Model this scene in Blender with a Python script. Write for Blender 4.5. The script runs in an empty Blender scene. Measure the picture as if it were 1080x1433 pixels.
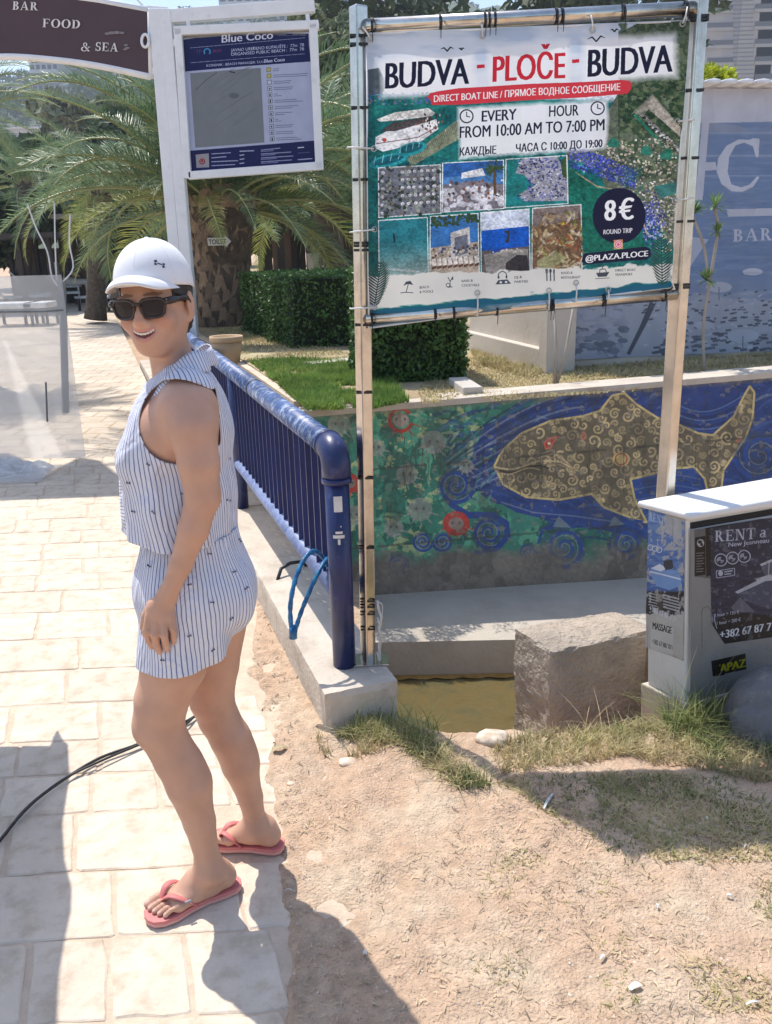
import bpy, math, random
import numpy as np
from mathutils import Matrix, Vector
random.seed(7)
RNG = np.random.default_rng(7)
SC = bpy.context.scene
COL = SC.collection
PI = math.pi

# ------------------------------------------------------------------ camera
PW, PH, FPX = 1080.0, 1433.0, 1200.0
PITCH, ROLL, CAMZ = math.radians(17.2), math.radians(1.47), 1.65
_F = Vector((0, math.cos(PITCH), -math.sin(PITCH)))
_R0 = Vector((1, 0, 0)); _U0 = Vector((0, math.sin(PITCH), math.cos(PITCH)))
_R = _R0 * math.cos(ROLL) - _U0 * math.sin(ROLL)
_U = _U0 * math.cos(ROLL) + _R0 * math.sin(ROLL)
CAM = Vector((0, 0, CAMZ))
cd = bpy.data.cameras.new('camera')
cam = bpy.data.objects.new('camera', cd); COL.objects.link(cam)
cam.matrix_world = Matrix(((_R.x, _U.x, -_F.x, 0), (_R.y, _U.y, -_F.y, 0), (_R.z, _U.z, -_F.z, CAMZ), (0, 0, 0, 1)))
cd.sensor_fit = 'VERTICAL'; cd.sensor_height = 36.0; cd.lens = FPX / PH * 36.0
cd.clip_start = 0.05; cd.clip_end = 3000
SC.camera = cam
SC.render.resolution_x = 772; SC.render.resolution_y = 1024

def ray(px, py):
    return _R * ((px - PW / 2) / FPX) - _U * ((py - PH / 2) / FPX) + _F
def W(px, py, y):            # point on the sight line at world depth y
    d = ray(px, py); return CAM + d * (y / d.y)
def G(px, py, z=0.0):        # point on the sight line at world height z
    d = ray(px, py); return CAM + d * ((z - CAMZ) / d.z)
def WP(px, py, p0, n):       # sight line meets a plane
    d = ray(px, py); return CAM + d * ((Vector(p0) - CAM).dot(n) / d.dot(n))
def proj(p):
    q = Vector(p) - CAM; f = q.dot(_F)
    return (PW / 2 + FPX * q.dot(_R) / f, PH / 2 - FPX * q.dot(_U) / f)

# ------------------------------------------------------------------ light
SUN_EL = math.radians(63.5)
sun_h = Vector((-0.61, 0.79, 0)).normalized()
sun_dir = Vector((sun_h.x * math.cos(SUN_EL), sun_h.y * math.cos(SUN_EL), math.sin(SUN_EL)))
w = bpy.data.worlds.new('World'); SC.world = w; w.use_nodes = True
nt = w.node_tree; bg = nt.nodes['Background']
sky = nt.nodes.new('ShaderNodeTexSky'); sky.sky_type = 'NISHITA'; sky.sun_disc = False
sky.sun_elevation = SUN_EL; sky.sun_rotation = math.atan2(sun_h.x, sun_h.y)
sky.air_density = 1.0; sky.dust_density = 1.2; sky.ozone_density = 1.0
nt.links.new(sky.outputs[0], bg.inputs[0]); bg.inputs[1].default_value = 0.15
sl = bpy.data.lights.new('sun', 'SUN'); sl.energy = 3.5; sl.angle = math.radians(0.5); sl.color = (1, .955, .88)
so = bpy.data.objects.new('sun', sl); COL.objects.link(so)
so.rotation_euler = sun_dir.to_track_quat('Z', 'Y').to_euler(); so.location = (0, 0, 30)
SC.view_settings.view_transform = 'Standard'; SC.view_settings.look = 'None'
SC.view_settings.exposure = 0.74; SC.view_settings.gamma = 1; SC.view_settings.use_curve_mapping = False
SC.cycles.max_bounces = 6; SC.cycles.transparent_max_bounces = 12

# ------------------------------------------------------------------ helpers
def wm(o):
    m = Matrix.Identity(4)
    while o: m = o.matrix_basis @ m; o = o.parent
    return m
def tag(o, label=None, cat=None, group=None, kind=None):
    if label: o['label'] = label
    if cat: o['category'] = cat
    if group: o['group'] = group
    if kind: o['kind'] = kind
    return o
def thing(name, label, cat, loc=(0, 0, 0), rz=0, group=None):
    o = bpy.data.objects.new(name, None); COL.objects.link(o)
    o.location = loc; o.rotation_euler = (0, 0, rz); o.empty_display_size = .1
    return tag(o, label, cat, group)
class Geo:
    def __init__(s): s.v = []; s.f = []; s.mi = []
    def add(s, vs, fs, m=0):
        n = len(s.v); s.v += [tuple(v) for v in vs]; s.f += [tuple(i + n for i in f) for f in fs]; s.mi += [m] * len(fs); return s
    def box(s, c, d, rz=0, ax=None, m=0, tap=1.0):
        c = Vector(c); X, Y, Z = ax if ax else (Vector((math.cos(rz), math.sin(rz), 0)), Vector((-math.sin(rz), math.cos(rz), 0)), Vector((0, 0, 1)))
        vs = [c + X * (i * d[0] / 2 * (tap if k > 0 else 1)) + Y * (j * d[1] / 2 * (tap if k > 0 else 1)) + Z * (k * d[2] / 2) for k in (-1, 1) for j in (-1, 1) for i in (-1, 1)]
        return s.add(vs, [(0, 2, 3, 1), (4, 5, 7, 6), (0, 1, 5, 4), (2, 6, 7, 3), (0, 4, 6, 2), (1, 3, 7, 5)], m)
    def tube(s, pts, r, n=10, cap=True, m=0, sq=1.0):
        pts = [Vector(p) for p in pts]; k = len(pts)
        rs = list(r) if hasattr(r, '__len__') else [r] * k
        vs = []; ref = None
        for i in range(k):
            t = (pts[min(i + 1, k - 1)] - pts[max(i - 1, 0)]).normalized()
            if ref is None:
                ref = t.orthogonal().normalized()
                if abs(t.z) < .99: ref = Vector((0, 0, 1)) - t * t.z; ref.normalize()
            ref = (ref - t * ref.dot(t)).normalized(); b = t.cross(ref)
            for j in range(n):
                a = 2 * PI * j / n; vs.append(pts[i] + (ref * math.cos(a) * sq + b * math.sin(a)) * rs[i])
        fs = [(i * n + j, i * n + (j + 1) % n, (i + 1) * n + (j + 1) % n, (i + 1) * n + j) for i in range(k - 1) for j in range(n)]
        if cap: fs += [tuple(range(n - 1, -1, -1)), tuple(range((k - 1) * n, k * n))]
        return s.add(vs, fs, m)
    def lathe(s, c, prof, n=24, m=0, cap=True):
        c = Vector(c); vs = [c + Vector((r * math.cos(2 * PI * j / n), r * math.sin(2 * PI * j / n), z)) for r, z in prof for j in range(n)]; k = len(prof)
        fs = [(i * n + j, i * n + (j + 1) % n, (i + 1) * n + (j + 1) % n, (i + 1) * n + j) for i in range(k - 1) for j in range(n)]
        if cap: fs += [tuple(range(n - 1, -1, -1)), tuple(range((k - 1) * n, k * n))]
        return s.add(vs, fs, m)
    def prism(s, poly, off, m=0):       # poly: list of Vector, off: Vector (thickness)
        n = len(poly); off = Vector(off); vs = [Vector(p) for p in poly] + [Vector(p) + off for p in poly]
        return s.add(vs, [tuple(range(n - 1, -1, -1)), tuple(range(n, 2 * n))] + [(i, (i + 1) % n, n + (i + 1) % n, n + i) for i in range(n)], m)
def add(name, g, mat, parent=None, smooth=False, bevel=0, uv=None, seg=2):
    me = bpy.data.meshes.new(name)
    inv = wm(parent).inverted() if parent else None
    vs = [tuple(inv @ Vector(v)) for v in g.v] if parent else g.v
    me.from_pydata(vs, [], g.f)
    mats = mat if isinstance(mat, (list, tuple)) else [mat]
    for m in mats: me.materials.append(m)
    if len(mats) > 1: me.polygons.foreach_set('material_index', g.mi)
    if smooth: me.polygons.foreach_set('use_smooth', [True] * len(me.polygons)); 
    if uv is not None:
        l = me.uv_layers.new(name='UVMap')
        for p in me.polygons:
            for li, vi in zip(p.loop_indices, p.vertices): l.data[li].uv = uv[vi]
    me.update()
    o = bpy.data.objects.new(name, me); COL.objects.link(o); o.parent = parent
    if bevel:
        b = o.modifiers.new('bevel', 'BEVEL'); b.width = bevel; b.segments = seg; b.limit_method = 'ANGLE'; b.angle_limit = math.radians(40)
        if smooth == 'flat': pass
    return o
def add_np(name, V, F, mat, parent=None, smooth=False, attr=None, matidx=None):
    me = bpy.data.meshes.new(name); V = np.asarray(V, dtype=np.float32); F = np.asarray(F, dtype=np.int32)
    if parent:
        M4 = np.array(wm(parent).inverted(), dtype=np.float32); V = V @ M4[:3, :3].T + M4[:3, 3]
    k = F.shape[1]
    me.vertices.add(len(V)); me.vertices.foreach_set('co', np.ascontiguousarray(V, dtype=np.float32).ravel())
    me.loops.add(F.size); me.loops.foreach_set('vertex_index', F.ravel())
    me.polygons.add(len(F)); me.polygons.foreach_set('loop_start', np.arange(0, F.size, k, dtype=np.int32))
    try: me.polygons.foreach_set('loop_total', np.full(len(F), k, dtype=np.int32))
    except Exception: pass
    mats = mat if isinstance(mat, (list, tuple)) else [mat]
    for m in mats: me.materials.append(m)
    if matidx is not None: me.polygons.foreach_set('material_index', np.asarray(matidx, dtype=np.int32))
    me.polygons.foreach_set('use_smooth', np.full(len(F), bool(smooth)))
    me.update(calc_edges=True)
    for nm, (typ, arr) in (attr or {}).items():
        a = me.attributes.new(nm, typ, 'POINT')
        a.data.foreach_set({'FLOAT': 'value', 'FLOAT_VECTOR': 'vector', 'FLOAT_COLOR': 'color'}[typ], np.ascontiguousarray(arr, dtype=np.float32).ravel())
    o = bpy.data.objects.new(name, me); COL.objects.link(o); o.parent = parent
    return o
def dup(root, loc=None, rz=None, label=None, scale=None):
    def rec(o, par):
        c = o.copy(); COL.objects.link(c); c.parent = par
        for ch in kids.get(o.name, []): rec(ch, c)
        return c
    kids = {}
    for o in bpy.data.objects:
        if o.parent: kids.setdefault(o.parent.name, []).append(o)
    r = rec(root, None)
    if loc is not None: r.location = loc
    if rz is not None: r.rotation_euler.z = rz
    if scale is not None: r.scale = scale if hasattr(scale, '__len__') else (scale,) * 3
    if label: r['label'] = label
    return r

# value noise ---------------------------------------------------------
def vnoise(x, y, seed=0):
    r = np.random.default_rng(seed).random((256, 256)).astype(np.float32)
    xi = np.floor(x).astype(int); yi = np.floor(y).astype(int); fx = x - xi; fy = y - yi
    fx = fx * fx * (3 - 2 * fx); fy = fy * fy * (3 - 2 * fy)
    a = r[yi % 256, xi % 256]; b = r[yi % 256, (xi + 1) % 256]; c = r[(yi + 1) % 256, xi % 256]; d = r[(yi + 1) % 256, (xi + 1) % 256]
    return (a * (1 - fx) + b * fx) * (1 - fy) + (c * (1 - fx) + d * fx) * fy
def fbm(x, y, seed=0, oct=4):
    x = np.asarray(x, dtype=float); y = np.asarray(y, dtype=float); s = 0; a = .5; t = 0
    for i in range(oct): s = s + a * vnoise(x * 2 ** i, y * 2 ** i, seed + i); t += a; a *= .5
    return s / t

# materials ------------------------------------------------------------
def mat(name, col, rough=.7, metal=0.0, var=.18, scale=6.0, bump=.0, bscale=60.0, col2=None, c2at=(.45, .7), c2scale=None, spec=.5, sss=0, trans=0, coat=0, detail=6, dist=.01, rand=0, coords='Object'):
    m = bpy.data.materials.new(name); m.use_nodes = True; N = m.node_tree.nodes; L = m.node_tree.links
    b = N['Principled BSDF']; b.inputs['Roughness'].default_value = rough; b.inputs['Metallic'].default_value = metal
    b.inputs['Specular IOR Level'].default_value = spec
    if coat: b.inputs['Coat Weight'].default_value = coat; b.inputs['Coat Roughness'].default_value = .15
    tc = N.new('ShaderNodeTexCoord')
    n1 = N.new('ShaderNodeTexNoise'); n1.inputs['Scale'].default_value = scale; n1.inputs['Detail'].default_value = detail; n1.inputs['Roughness'].default_value = .6
    L.new(tc.outputs[coords], n1.inputs['Vector'])
    mr = N.new('ShaderNodeMapRange'); mr.inputs['From Min'].default_value = .3; mr.inputs['From Max'].default_value = .7
    mr.inputs['To Min'].default_value = 1 - var; mr.inputs['To Max'].default_value = 1 + var
    L.new(n1.outputs[0], mr.inputs['Value'])
    c = (*col[:3], 1)
    src = None
    if col2 is not None:
        n2 = N.new('ShaderNodeTexNoise'); n2.inputs['Scale'].default_value = c2scale or scale * .6; n2.inputs['Detail'].default_value = 8; n2.inputs['Roughness'].default_value = .65
        L.new(tc.outputs[coords], n2.inputs['Vector'])
        m2 = N.new('ShaderNodeMapRange'); m2.inputs['From Min'].default_value = c2at[0]; m2.inputs['From Max'].default_value = c2at[1]
        L.new(n2.outputs[0], m2.inputs['Value'])
        mx = N.new('ShaderNodeMix'); mx.data_type = 'RGBA'; mx.inputs[6].default_value = c; mx.inputs[7].default_value = (*col2[:3], 1)
        L.new(m2.outputs[0], mx.inputs[0]); src = mx.outputs[2]
    if rand:
        oi = N.new('ShaderNodeObjectInfo'); hs = N.new('ShaderNodeHueSaturation'); r2 = N.new('ShaderNodeMapRange')
        r2.inputs['To Min'].default_value = 1 - rand; r2.inputs['To Max'].default_value = 1 + rand; L.new(oi.outputs['Random'], r2.inputs['Value']); L.new(r2.outputs[0], hs.inputs['Value'])
        if src is not None: L.new(src, hs.inputs['Color'])
        else: hs.inputs['Color'].default_value = c
        src = hs.outputs[0]
    mul = N.new('ShaderNodeVectorMath'); mul.operation = 'SCALE'
    if src is not None: L.new(src, mul.inputs[0])
    else: mul.inputs[0].default_value = c[:3]
    L.new(mr.outputs[0], mul.inputs['Scale']); L.new(mul.outputs[0], b.inputs['Base Color'])
    if bump:
        n3 = N.new('ShaderNodeTexNoise'); n3.inputs['Scale'].default_value = bscale; n3.inputs['Detail'].default_value = 5
        L.new(tc.outputs[coords], n3.inputs['Vector'])
        bp = N.new('ShaderNodeBump'); bp.inputs['Strength'].default_value = bump; bp.inputs['Distance'].default_value = dist
        L.new(n3.outputs[0], bp.inputs['Height']); L.new(bp.outputs[0], b.inputs['Normal'])
    if sss: b.inputs['Subsurface Weight'].default_value = sss; b.inputs['Subsurface Radius'].default_value = (.012, .005, .003); b.inputs['Subsurface Scale'].default_value = 1
    if trans:
        tr = N.new('ShaderNodeBsdfTranslucent'); ms = N.new('ShaderNodeMixShader'); ms.inputs[0].default_value = trans
        L.new(mul.outputs[0], tr.inputs[0]); L.new(b.outputs[0], ms.inputs[1]); L.new(tr.outputs[0], ms.inputs[2]); L.new(ms.outputs[0], N['Material Output'].inputs[0])
    return m

# print canvases: painted in numpy, addressed in the photo's pixels -------
def homog(src, dst):
    A = []
    for (x, y), (u, v) in zip(src, dst):
        A += [[x, y, 1, 0, 0, 0, -u * x, -u * y, -u], [0, 0, 0, x, y, 1, -v * x, -v * y, -v]]
    return np.linalg.svd(np.array(A, float))[2][-1].reshape(3, 3)
class Canvas:                                    # corners: TL TR BR BL world points of the flat print
    def __init__(s, corners, w, h, col=(1, 1, 1)):
        s.w, s.h = w, h; s.c = [Vector(c) for c in corners]; s.a = np.ones((h, w, 3), np.float32) * np.array(col, np.float32)
        pp = [proj(c) for c in s.c]; s.H = homog(pp, [(0, 0), (w, 0), (w, h), (0, h)]); s.Hi = np.linalg.inv(s.H)
        yy, xx = np.mgrid[0:h, 0:w]; s.X = xx; s.Y = yy
        q = np.einsum('ij,jhw->ihw', s.Hi, np.stack([xx + .5, yy + .5, np.ones_like(xx)]).astype(float)); s.px = q[0] / q[2]; s.py = q[1] / q[2]
    def t(s, pts):
        p = np.asarray(pts, float); q = np.c_[p, np.ones(len(p))] @ s.H.T; return q[:, :2] / q[:, 2:]
    def fill(s, pts, col, al=1.0, raw=False):
        p = np.asarray(pts, float) if raw else s.t(pts)
        x0, y0 = np.floor(p.min(0)).astype(int); x1, y1 = np.ceil(p.max(0)).astype(int) + 1
        x0 = max(x0, 0); y0 = max(y0, 0); x1 = min(x1, s.w); y1 = min(y1, s.h)
        if x1 <= x0 or y1 <= y0: return
        xs = np.arange(x0, x1) + .5; ys = (np.arange(y0, y1) + .5)[:, None]; ins = np.zeros((y1 - y0, x1 - x0), bool)
        n = len(p)
        for i in range(n):
            ax, ay = p[i]; bx, by = p[(i + 1) % n]
            if ay == by: continue
            c = (ay > ys) != (by > ys); ins ^= c & (xs < (bx - ax) * (ys - ay) / (by - ay) + ax)
        r = s.a[y0:y1, x0:x1]; r[ins] = r[ins] * (1 - al) + np.array(col, np.float32) * al
    def line(s, pts, wd, col, al=1.0):
        pts = [np.array(q, float) for q in pts]; n = len(pts)
        for i in range(n - 1):
            a, b = pts[i], pts[i + 1]; w0 = (wd[i] if hasattr(wd, '__len__') else wd) / 2; w1 = (wd[i + 1] if hasattr(wd, '__len__') else wd) / 2
            d = b - a; l = np.hypot(*d)
            if l < 1e-6: continue
            nrm = np.array([-d[1], d[0]]) / l; e = d / l * min(w0, w1) * .4
            s.fill([a - e + nrm * w0, b + e + nrm * w1, b + e - nrm * w1, a - e - nrm * w0], col, al)
    def ell(s, cx, cy, rx, ry=None, col=(0, 0, 0), al=1.0, rot=0, n=28):
        ry = ry or rx; c, q = math.cos(rot), math.sin(rot)
        s.fill([(cx + rx * math.cos(a) * c - ry * math.sin(a) * q, cy + rx * math.cos(a) * q + ry * math.sin(a) * c) for a in np.linspace(0, 2 * PI, n, endpoint=False)], col, al)
    def ring(s, cx, cy, r, wd, col, al=1.0, a0=0, a1=2 * PI, ry=None):
        k = (ry or r) / r; s.line([(cx + r * math.cos(a), cy + r * k * math.sin(a)) for a in np.linspace(a0, a1, 26)], wd, col, al)
    def blend(s, mask, col):
        m = np.clip(mask, 0, 1)[..., None]; s.a = (s.a * (1 - m) + np.asarray(col, np.float32) * m).astype(np.float32)
    def text(s, txt, p0, p1, hgt, col, bold=.0, al=1.0, glow=None):
        tris, wid = text_tris(txt, 0.0); p0 = np.array(p0, float); p1 = np.array(p1, float)
        d = p1 - p0; u = d / wid; up = np.array([-.0 + .02, -1.0]) * hgt / CAPH; b = bold * 1.6
        for dx in ((0,) if b < .01 else (-b, -b * .33, b * .33, b)):
            for t in tris: s.fill([p0 + u * (q[0] + dx) + up * q[1] for q in t], col, al)
    def polys(s, ps, p0, p1, hgt, wid, col, al=1.0):
        p0 = np.array(p0, float); p1 = np.array(p1, float); u = (p1 - p0) / wid; up = np.array([.02, -1.0]) * hgt
        for t in ps: s.fill([p0 + u * q[0] + up * q[1] for q in t], col, al)
CAPH = .729
_tc = {}
def text_tris(txt, bold):
    k = (txt, bold)
    if k in _tc: return _tc[k]
    cu = bpy.data.curves.new('lettering', 'FONT'); cu.body = txt; cu.size = 1; cu.offset = bold; cu.resolution_u = 3; cu.fill_mode = 'FRONT'
    ob = bpy.data.objects.new('lettering', cu); COL.objects.link(ob)
    bpy.context.view_layer.update(); me = bpy.data.meshes.new_from_object(ob.evaluated_get(bpy.context.evaluated_depsgraph_get()))
    me.calc_loop_triangles(); V = np.array([v.co[:2] for v in me.vertices])
    T = [V[list(t.vertices)] for t in me.loop_triangles]
    x0 = V[:, 0].min(); wid = V[:, 0].max() - x0
    T = [t - np.array([x0, 0]) for t in T]
    bpy.data.objects.remove(ob); bpy.data.meshes.remove(me); bpy.data.curves.remove(cu)
    _tc[k] = (T, wid); return _tc[k]
def print_mat(name, cv, rough=.6, spec=.3, bump=0.0, bscale=40, grime=.06, trans=0):
    im = bpy.data.images.new(name, cv.w, cv.h); a = np.ones((cv.h, cv.w, 4), np.float32); a[..., :3] = np.clip(cv.a, 0, 1)
    im.pixels.foreach_set(a[::-1].ravel()); im.pack()
    m = bpy.data.materials.new(name); m.use_nodes = True; N = m.node_tree.nodes; L = m.node_tree.links; b = N['Principled BSDF']
    b.inputs['Roughness'].default_value = rough; b.inputs['Specular IOR Level'].default_value = spec
    ti = N.new('ShaderNodeTexImage'); ti.image = im; ti.interpolation = 'Linear'; ti.extension = 'EXTEND'
    tc = N.new('ShaderNodeTexCoord'); n1 = N.new('ShaderNodeTexNoise'); n1.inputs['Scale'].default_value = 9; n1.inputs['Detail'].default_value = 8
    L.new(tc.outputs['Object'], n1.inputs['Vector']); mr = N.new('ShaderNodeMapRange'); mr.inputs['From Min'].default_value = .3; mr.inputs['From Max'].default_value = .7
    mr.inputs['To Min'].default_value = 1 - grime * 2; mr.inputs['To Max'].default_value = 1 + grime; L.new(n1.outputs[0], mr.inputs['Value'])
    mul = N.new('ShaderNodeVectorMath'); mul.operation = 'SCALE'; L.new(ti.outputs[0], mul.inputs[0]); L.new(mr.outputs[0], mul.inputs['Scale']); L.new(mul.outputs[0], b.inputs['Base Color'])
    if bump:
        n3 = N.new('ShaderNodeTexNoise'); n3.inputs['Scale'].default_value = bscale; n3.inputs['Detail'].default_value = 6; L.new(tc.outputs['Object'], n3.inputs['Vector'])
        bp = N.new('ShaderNodeBump'); bp.inputs['Strength'].default_value = bump; bp.inputs['Distance'].default_value = .01
        L.new(n3.outputs[0], bp.inputs['Height']); L.new(bp.outputs[0], b.inputs['Normal'])
    if trans:
        tr = N.new('ShaderNodeBsdfTranslucent'); ms = N.new('ShaderNodeMixShader'); ms.inputs[0].default_value = trans; L.new(mul.outputs[0], tr.inputs[0]); L.new(b.outputs[0], ms.inputs[1]); L.new(tr.outputs[0], ms.inputs[2]); L.new(ms.outputs[0], N['Material Output'].inputs[0])
    return m
def print_obj(name, cv, m, parent=None, bulge=None, nx=24, ny=16, topz=None):
    g = Geo(); TL, TR, BR, BL = cv.c; n = (TR - TL).cross(BL - TL).normalized(); uv = []
    for j in range(ny + 1):
        for i in range(nx + 1):
            u, v = i / nx, j / ny; p = TL * (1 - u) * (1 - v) + TR * u * (1 - v) + BR * u * v + BL * (1 - u) * v
            if topz: p.z = BL.z + (topz(u) - BL.z) * (1 - v)
            q_ = cv.t([proj(p)])[0]; uv.append((q_[0] / cv.w, 1 - q_[1] / cv.h))
            if bulge: p = p + n * bulge(u, v)
            g.v.append(tuple(p))
    for j in range(ny):
        for i in range(nx):
            a = j * (nx + 1) + i; g.f.append((a, a + 1, a + nx + 2, a + nx + 1)); g.mi.append(0)
    return add(name, g, m, parent, smooth=True, uv=uv)
def spiral(cx, cy, r, turns=2.2, a0=0, sgn=1, n=22, k=1.0):
    return [(cx + r * (1 - t) ** k * math.cos(a0 + sgn * 2 * PI * turns * t), cy + r * (1 - t) ** k * math.sin(a0 + sgn * 2 * PI * turns * t)) for t in np.linspace(0, .97, n)]
# serif capitals as outlines (cap height 1)
def serif(ch):
    T, t, s = .2, .07, .06
    def R(x0, y0, x1, y1): return [(x0, y0), (x1, y0), (x1, y1), (x0, y1)]
    def arc(cx, cy, rx, ry, ix, iy, a0, a1, dx=0):
        A = [math.radians(a0 + (a1 - a0) * i / 20) for i in range(21)]
        return [(cx + rx * math.cos(a), cy + ry * math.sin(a)) for a in A] + [(cx + dx + ix * math.cos(a), cy + iy * math.sin(a)) for a in reversed(A)]
    def st(x, w=None): return [R(x, 0, x + T, 1), R(x - .09, 0, x + T + .09, s), R(x - .09, 1 - s, x + T + .09, 1)]
    if ch == 'B': return st(.1) + [arc(.32, .76, .32, .24, .14, .18, -90, 90), arc(.34, .27, .37, .27, .17, .2, -90, 90), R(.28, 1 - t, .34, 1), R(.28, .49, .36, .56), R(.28, 0, .36, t)], .76
    if ch == 'R': return st(.1) + [arc(.34, .74, .32, .26, .14, .19, -90, 90), R(.28, 1 - t, .36, 1), R(.28, .46, .38, .53), [(.34, .5), (.54, .5), (.86, 0), (.62, 0)], R(.6, 0, .94, s)], .92
    if ch == 'P': return st(.1) + [arc(.34, .73, .34, .27, .16, .2, -90, 90), R(.28, 1 - t, .36, 1), R(.28, .46, .38, .53)], .72
    if ch == 'D': return st(.1) + [arc(.34, .5, .52, .5, .3, .43, -90, 90), R(.28, 1 - t, .36, 1), R(.28, 0, .36, t)], .9
    if ch in 'O': return [arc(.48, .5, .48, .52, .26, .46, 0, 360)], .96
    if ch == 'C': return [arc(.5, .5, .5, .52, .3, .45, 38, 322, .03), R(.84, .62, .9, 1.0), R(.84, .04, .88, .3)], .92
    if ch == 'F': return st(.1) + [R(.28, 1 - t, .74, 1), R(.68, .74, .74, 1), R(.28, .46, .56, .53), R(.52, .38, .57, .62)], .78
    if ch == 'E': return st(.1) + [R(.28, 1 - t, .76, 1), R(.7, .76, .76, 1), R(.28, .46, .58, .53), R(.54, .38, .59, .62), R(.28, 0, .8, t), R(.74, 0, .8, .27)], .84
    if ch == 'T': return [R(.34, 0, .54, 1), R(.22, 0, .66, s), R(0, 1 - t, .88, 1), R(0, .72, .06, 1), R(.82, .72, .88, 1)], .88
    if ch == 'A': return [[(.08, 0), (.16, 0), (.5, .96), (.44, 1.02)], [(.4, 1.02), (.54, 1.02), (.92, 0), (.68, 0)], R(.24, .3, .7, .37), R(0, 0, .26, s), R(.58, 0, 1.0, s)], 1.0
    if ch == 'N': return [R(.12, 0, .2, 1), R(0, 0, .32, s), R(0, 1 - s, .3, 1), [(.1, 1), (.34, 1), (.9, 0), (.74, 0)], R(.78, 0, .86, 1), R(.66, 1 - s, .98, 1)], .98
    if ch == 'S': return [arc(.34, .74, .3, .28, .14, .21, 30, 270), arc(.34, .27, .32, .28, .15, .21, -150, 90), R(.54, .68, .6, 1.0), R(.04, 0, .1, .32)], .68
    if ch == '&': return [arc(.42, .77, .22, .25, .1, .19, 0, 360), arc(.34, .26, .34, .28, .18, .21, 80, 330), [(.24, .66), (.44, .62), (.96, 0), (.74, 0)], [(.5, .1), (.6, .06), (.86, .5), (.78, .52)], R(.7, .48, .98, .54)], 1.0
    if ch == 'a': return [R(.38, .06, .56, .5), arc(.34, .5, .24, .22, .1, .15, 0, 160), arc(.28, .2, .26, .22, .12, .14, 0, 360), R(.44, 0, .66, .06)], .68
    return [], .4
def serif_word(wd, gap=.12):
    ps = []; x = 0
    for ch in wd:
        p, w_ = serif(ch); ps += [[(q[0] + x, q[1]) for q in t] for t in p]; x += w_ + gap
    return ps, x - gap
# ================================================================ SETTING
RD = Vector((-0.3170, 0.9484, 0)); RN = Vector((0.9484, 0.3170, 0))     # along the kerb and railing, and to its right
KNL = Vector((-0.231, 2.678, 0)); KW = .272; KH = .158
def kerb_pt(s, c=0.0, z=0.0): return KNL + RD * s + RN * c + Vector((0, 0, z))
WALL0 = Vector((-0.104, 4.133, -.08)); WD = (Vector((1.39, 4.281, -.08)) - WALL0).normalized(); WNRM = Vector((WD.y, -WD.x, 0))

_bp = [G(x_, y_, 0) for x_, y_ in [(372, 1560), (370, 1433), (368, 1290), (362, 1200), (354, 1060), (350, 960), (344, 880), (338, 800)]]
BYS = [-2] + [p.y for p in _bp] + [12]; BXS = [_bp[0].x] + [p.x for p in _bp] + [-3.3]
def bound_x(y):                                  # where the paving gives way to bare earth
    return np.interp(y, BYS, BXS)
def ground_h(x, y):
    b = bound_x(y) + (fbm(x * 3 + 7, y * 3, 11) - .5) * .22
    far = .02 * np.maximum(0, y - 8)
    dirt = .012 + (fbm(x * 2.2, y * 2.2, 3) - .5) * .03 + (fbm(x * 9, y * 9, 5) - .5) * .030 - .012 * np.clip(fbm(x * 6 + 5, y * 6, 17) - .60, 0, 1) * 8 * .5 + (fbm(x * 32, y * 32, 8) - .5) * .014
    t = np.clip((x - b) / .07, 0, 1); t = t * t * (3 - 2 * t)
    h = -.06 * (1 - t) + dirt * t
    # sink to the water channel and rise a little under the street cabinet
    sx = np.clip((x + .05) / .12, 0, 1) * np.clip((1.25 - x) / .3, 0, 1)
    sy = np.clip((y - 2.62 - .10 * (fbm(x * 4, y * 0 + 3, 21) - .5)) / .42, 0, 1); sy = sy * sy * (3 - 2 * sy)
    h = h - .36 * sx * sy
    back = np.clip((y - 3.15) / .2, 0, 1) * np.clip((x + .1) / .1, 0, 1)
    h = h * (1 - back) + (-.40) * back
    return h * (y < 12) + np.where(y >= 12, -.06, 0) + far * (y < 60) + np.where(y >= 60, 1.04, 0)
M_DIRT = mat('dry_earth', (.54, .378, .262), rough=.95, var=.20, scale=26, bump=1.0, bscale=120, col2=(.60, .48, .35), c2scale=3.5, spec=.15, dist=.012)
M_GROUT = mat('sandy_grout', (.60, .475, .36), rough=.95, var=.15, scale=14, bump=.5, bscale=90, spec=.15)
def mk_ground():
    xs = np.concatenate([np.array([-900, -400, -150, -60, -25, -12, -7, -4.5]), np.linspace(-3, -1.1, 14), np.linspace(-.9, 2.6, 250), np.linspace(2.7, 4.5, 14), np.array([6, 9, 14, 25, 60, 150, 400, 900])])
    ys = np.concatenate([np.array([-900, -300, -80, -20, -5, -1.5]), np.linspace(-.4, .7, 12), np.linspace(.8, 3.4, 190), np.linspace(3.45, 9, 40), np.array([10, 12, 15, 20, 30, 45, 60, 90, 150, 300, 600, 1200])])
    X, Y = np.meshgrid(xs, ys); Z = ground_h(X, Y); V = np.stack([X, Y, Z], -1).reshape(-1, 3); nx = len(xs)
    I = np.arange(len(xs) * len(ys)).reshape(len(ys), nx); F = np.stack([I[:-1, :-1], I[:-1, 1:], I[1:, 1:], I[1:, :-1]], -1).reshape(-1, 4)
    return tag(add_np('ground', V, F, M_DIRT, smooth=True), kind='structure')
ground = mk_ground()

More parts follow.
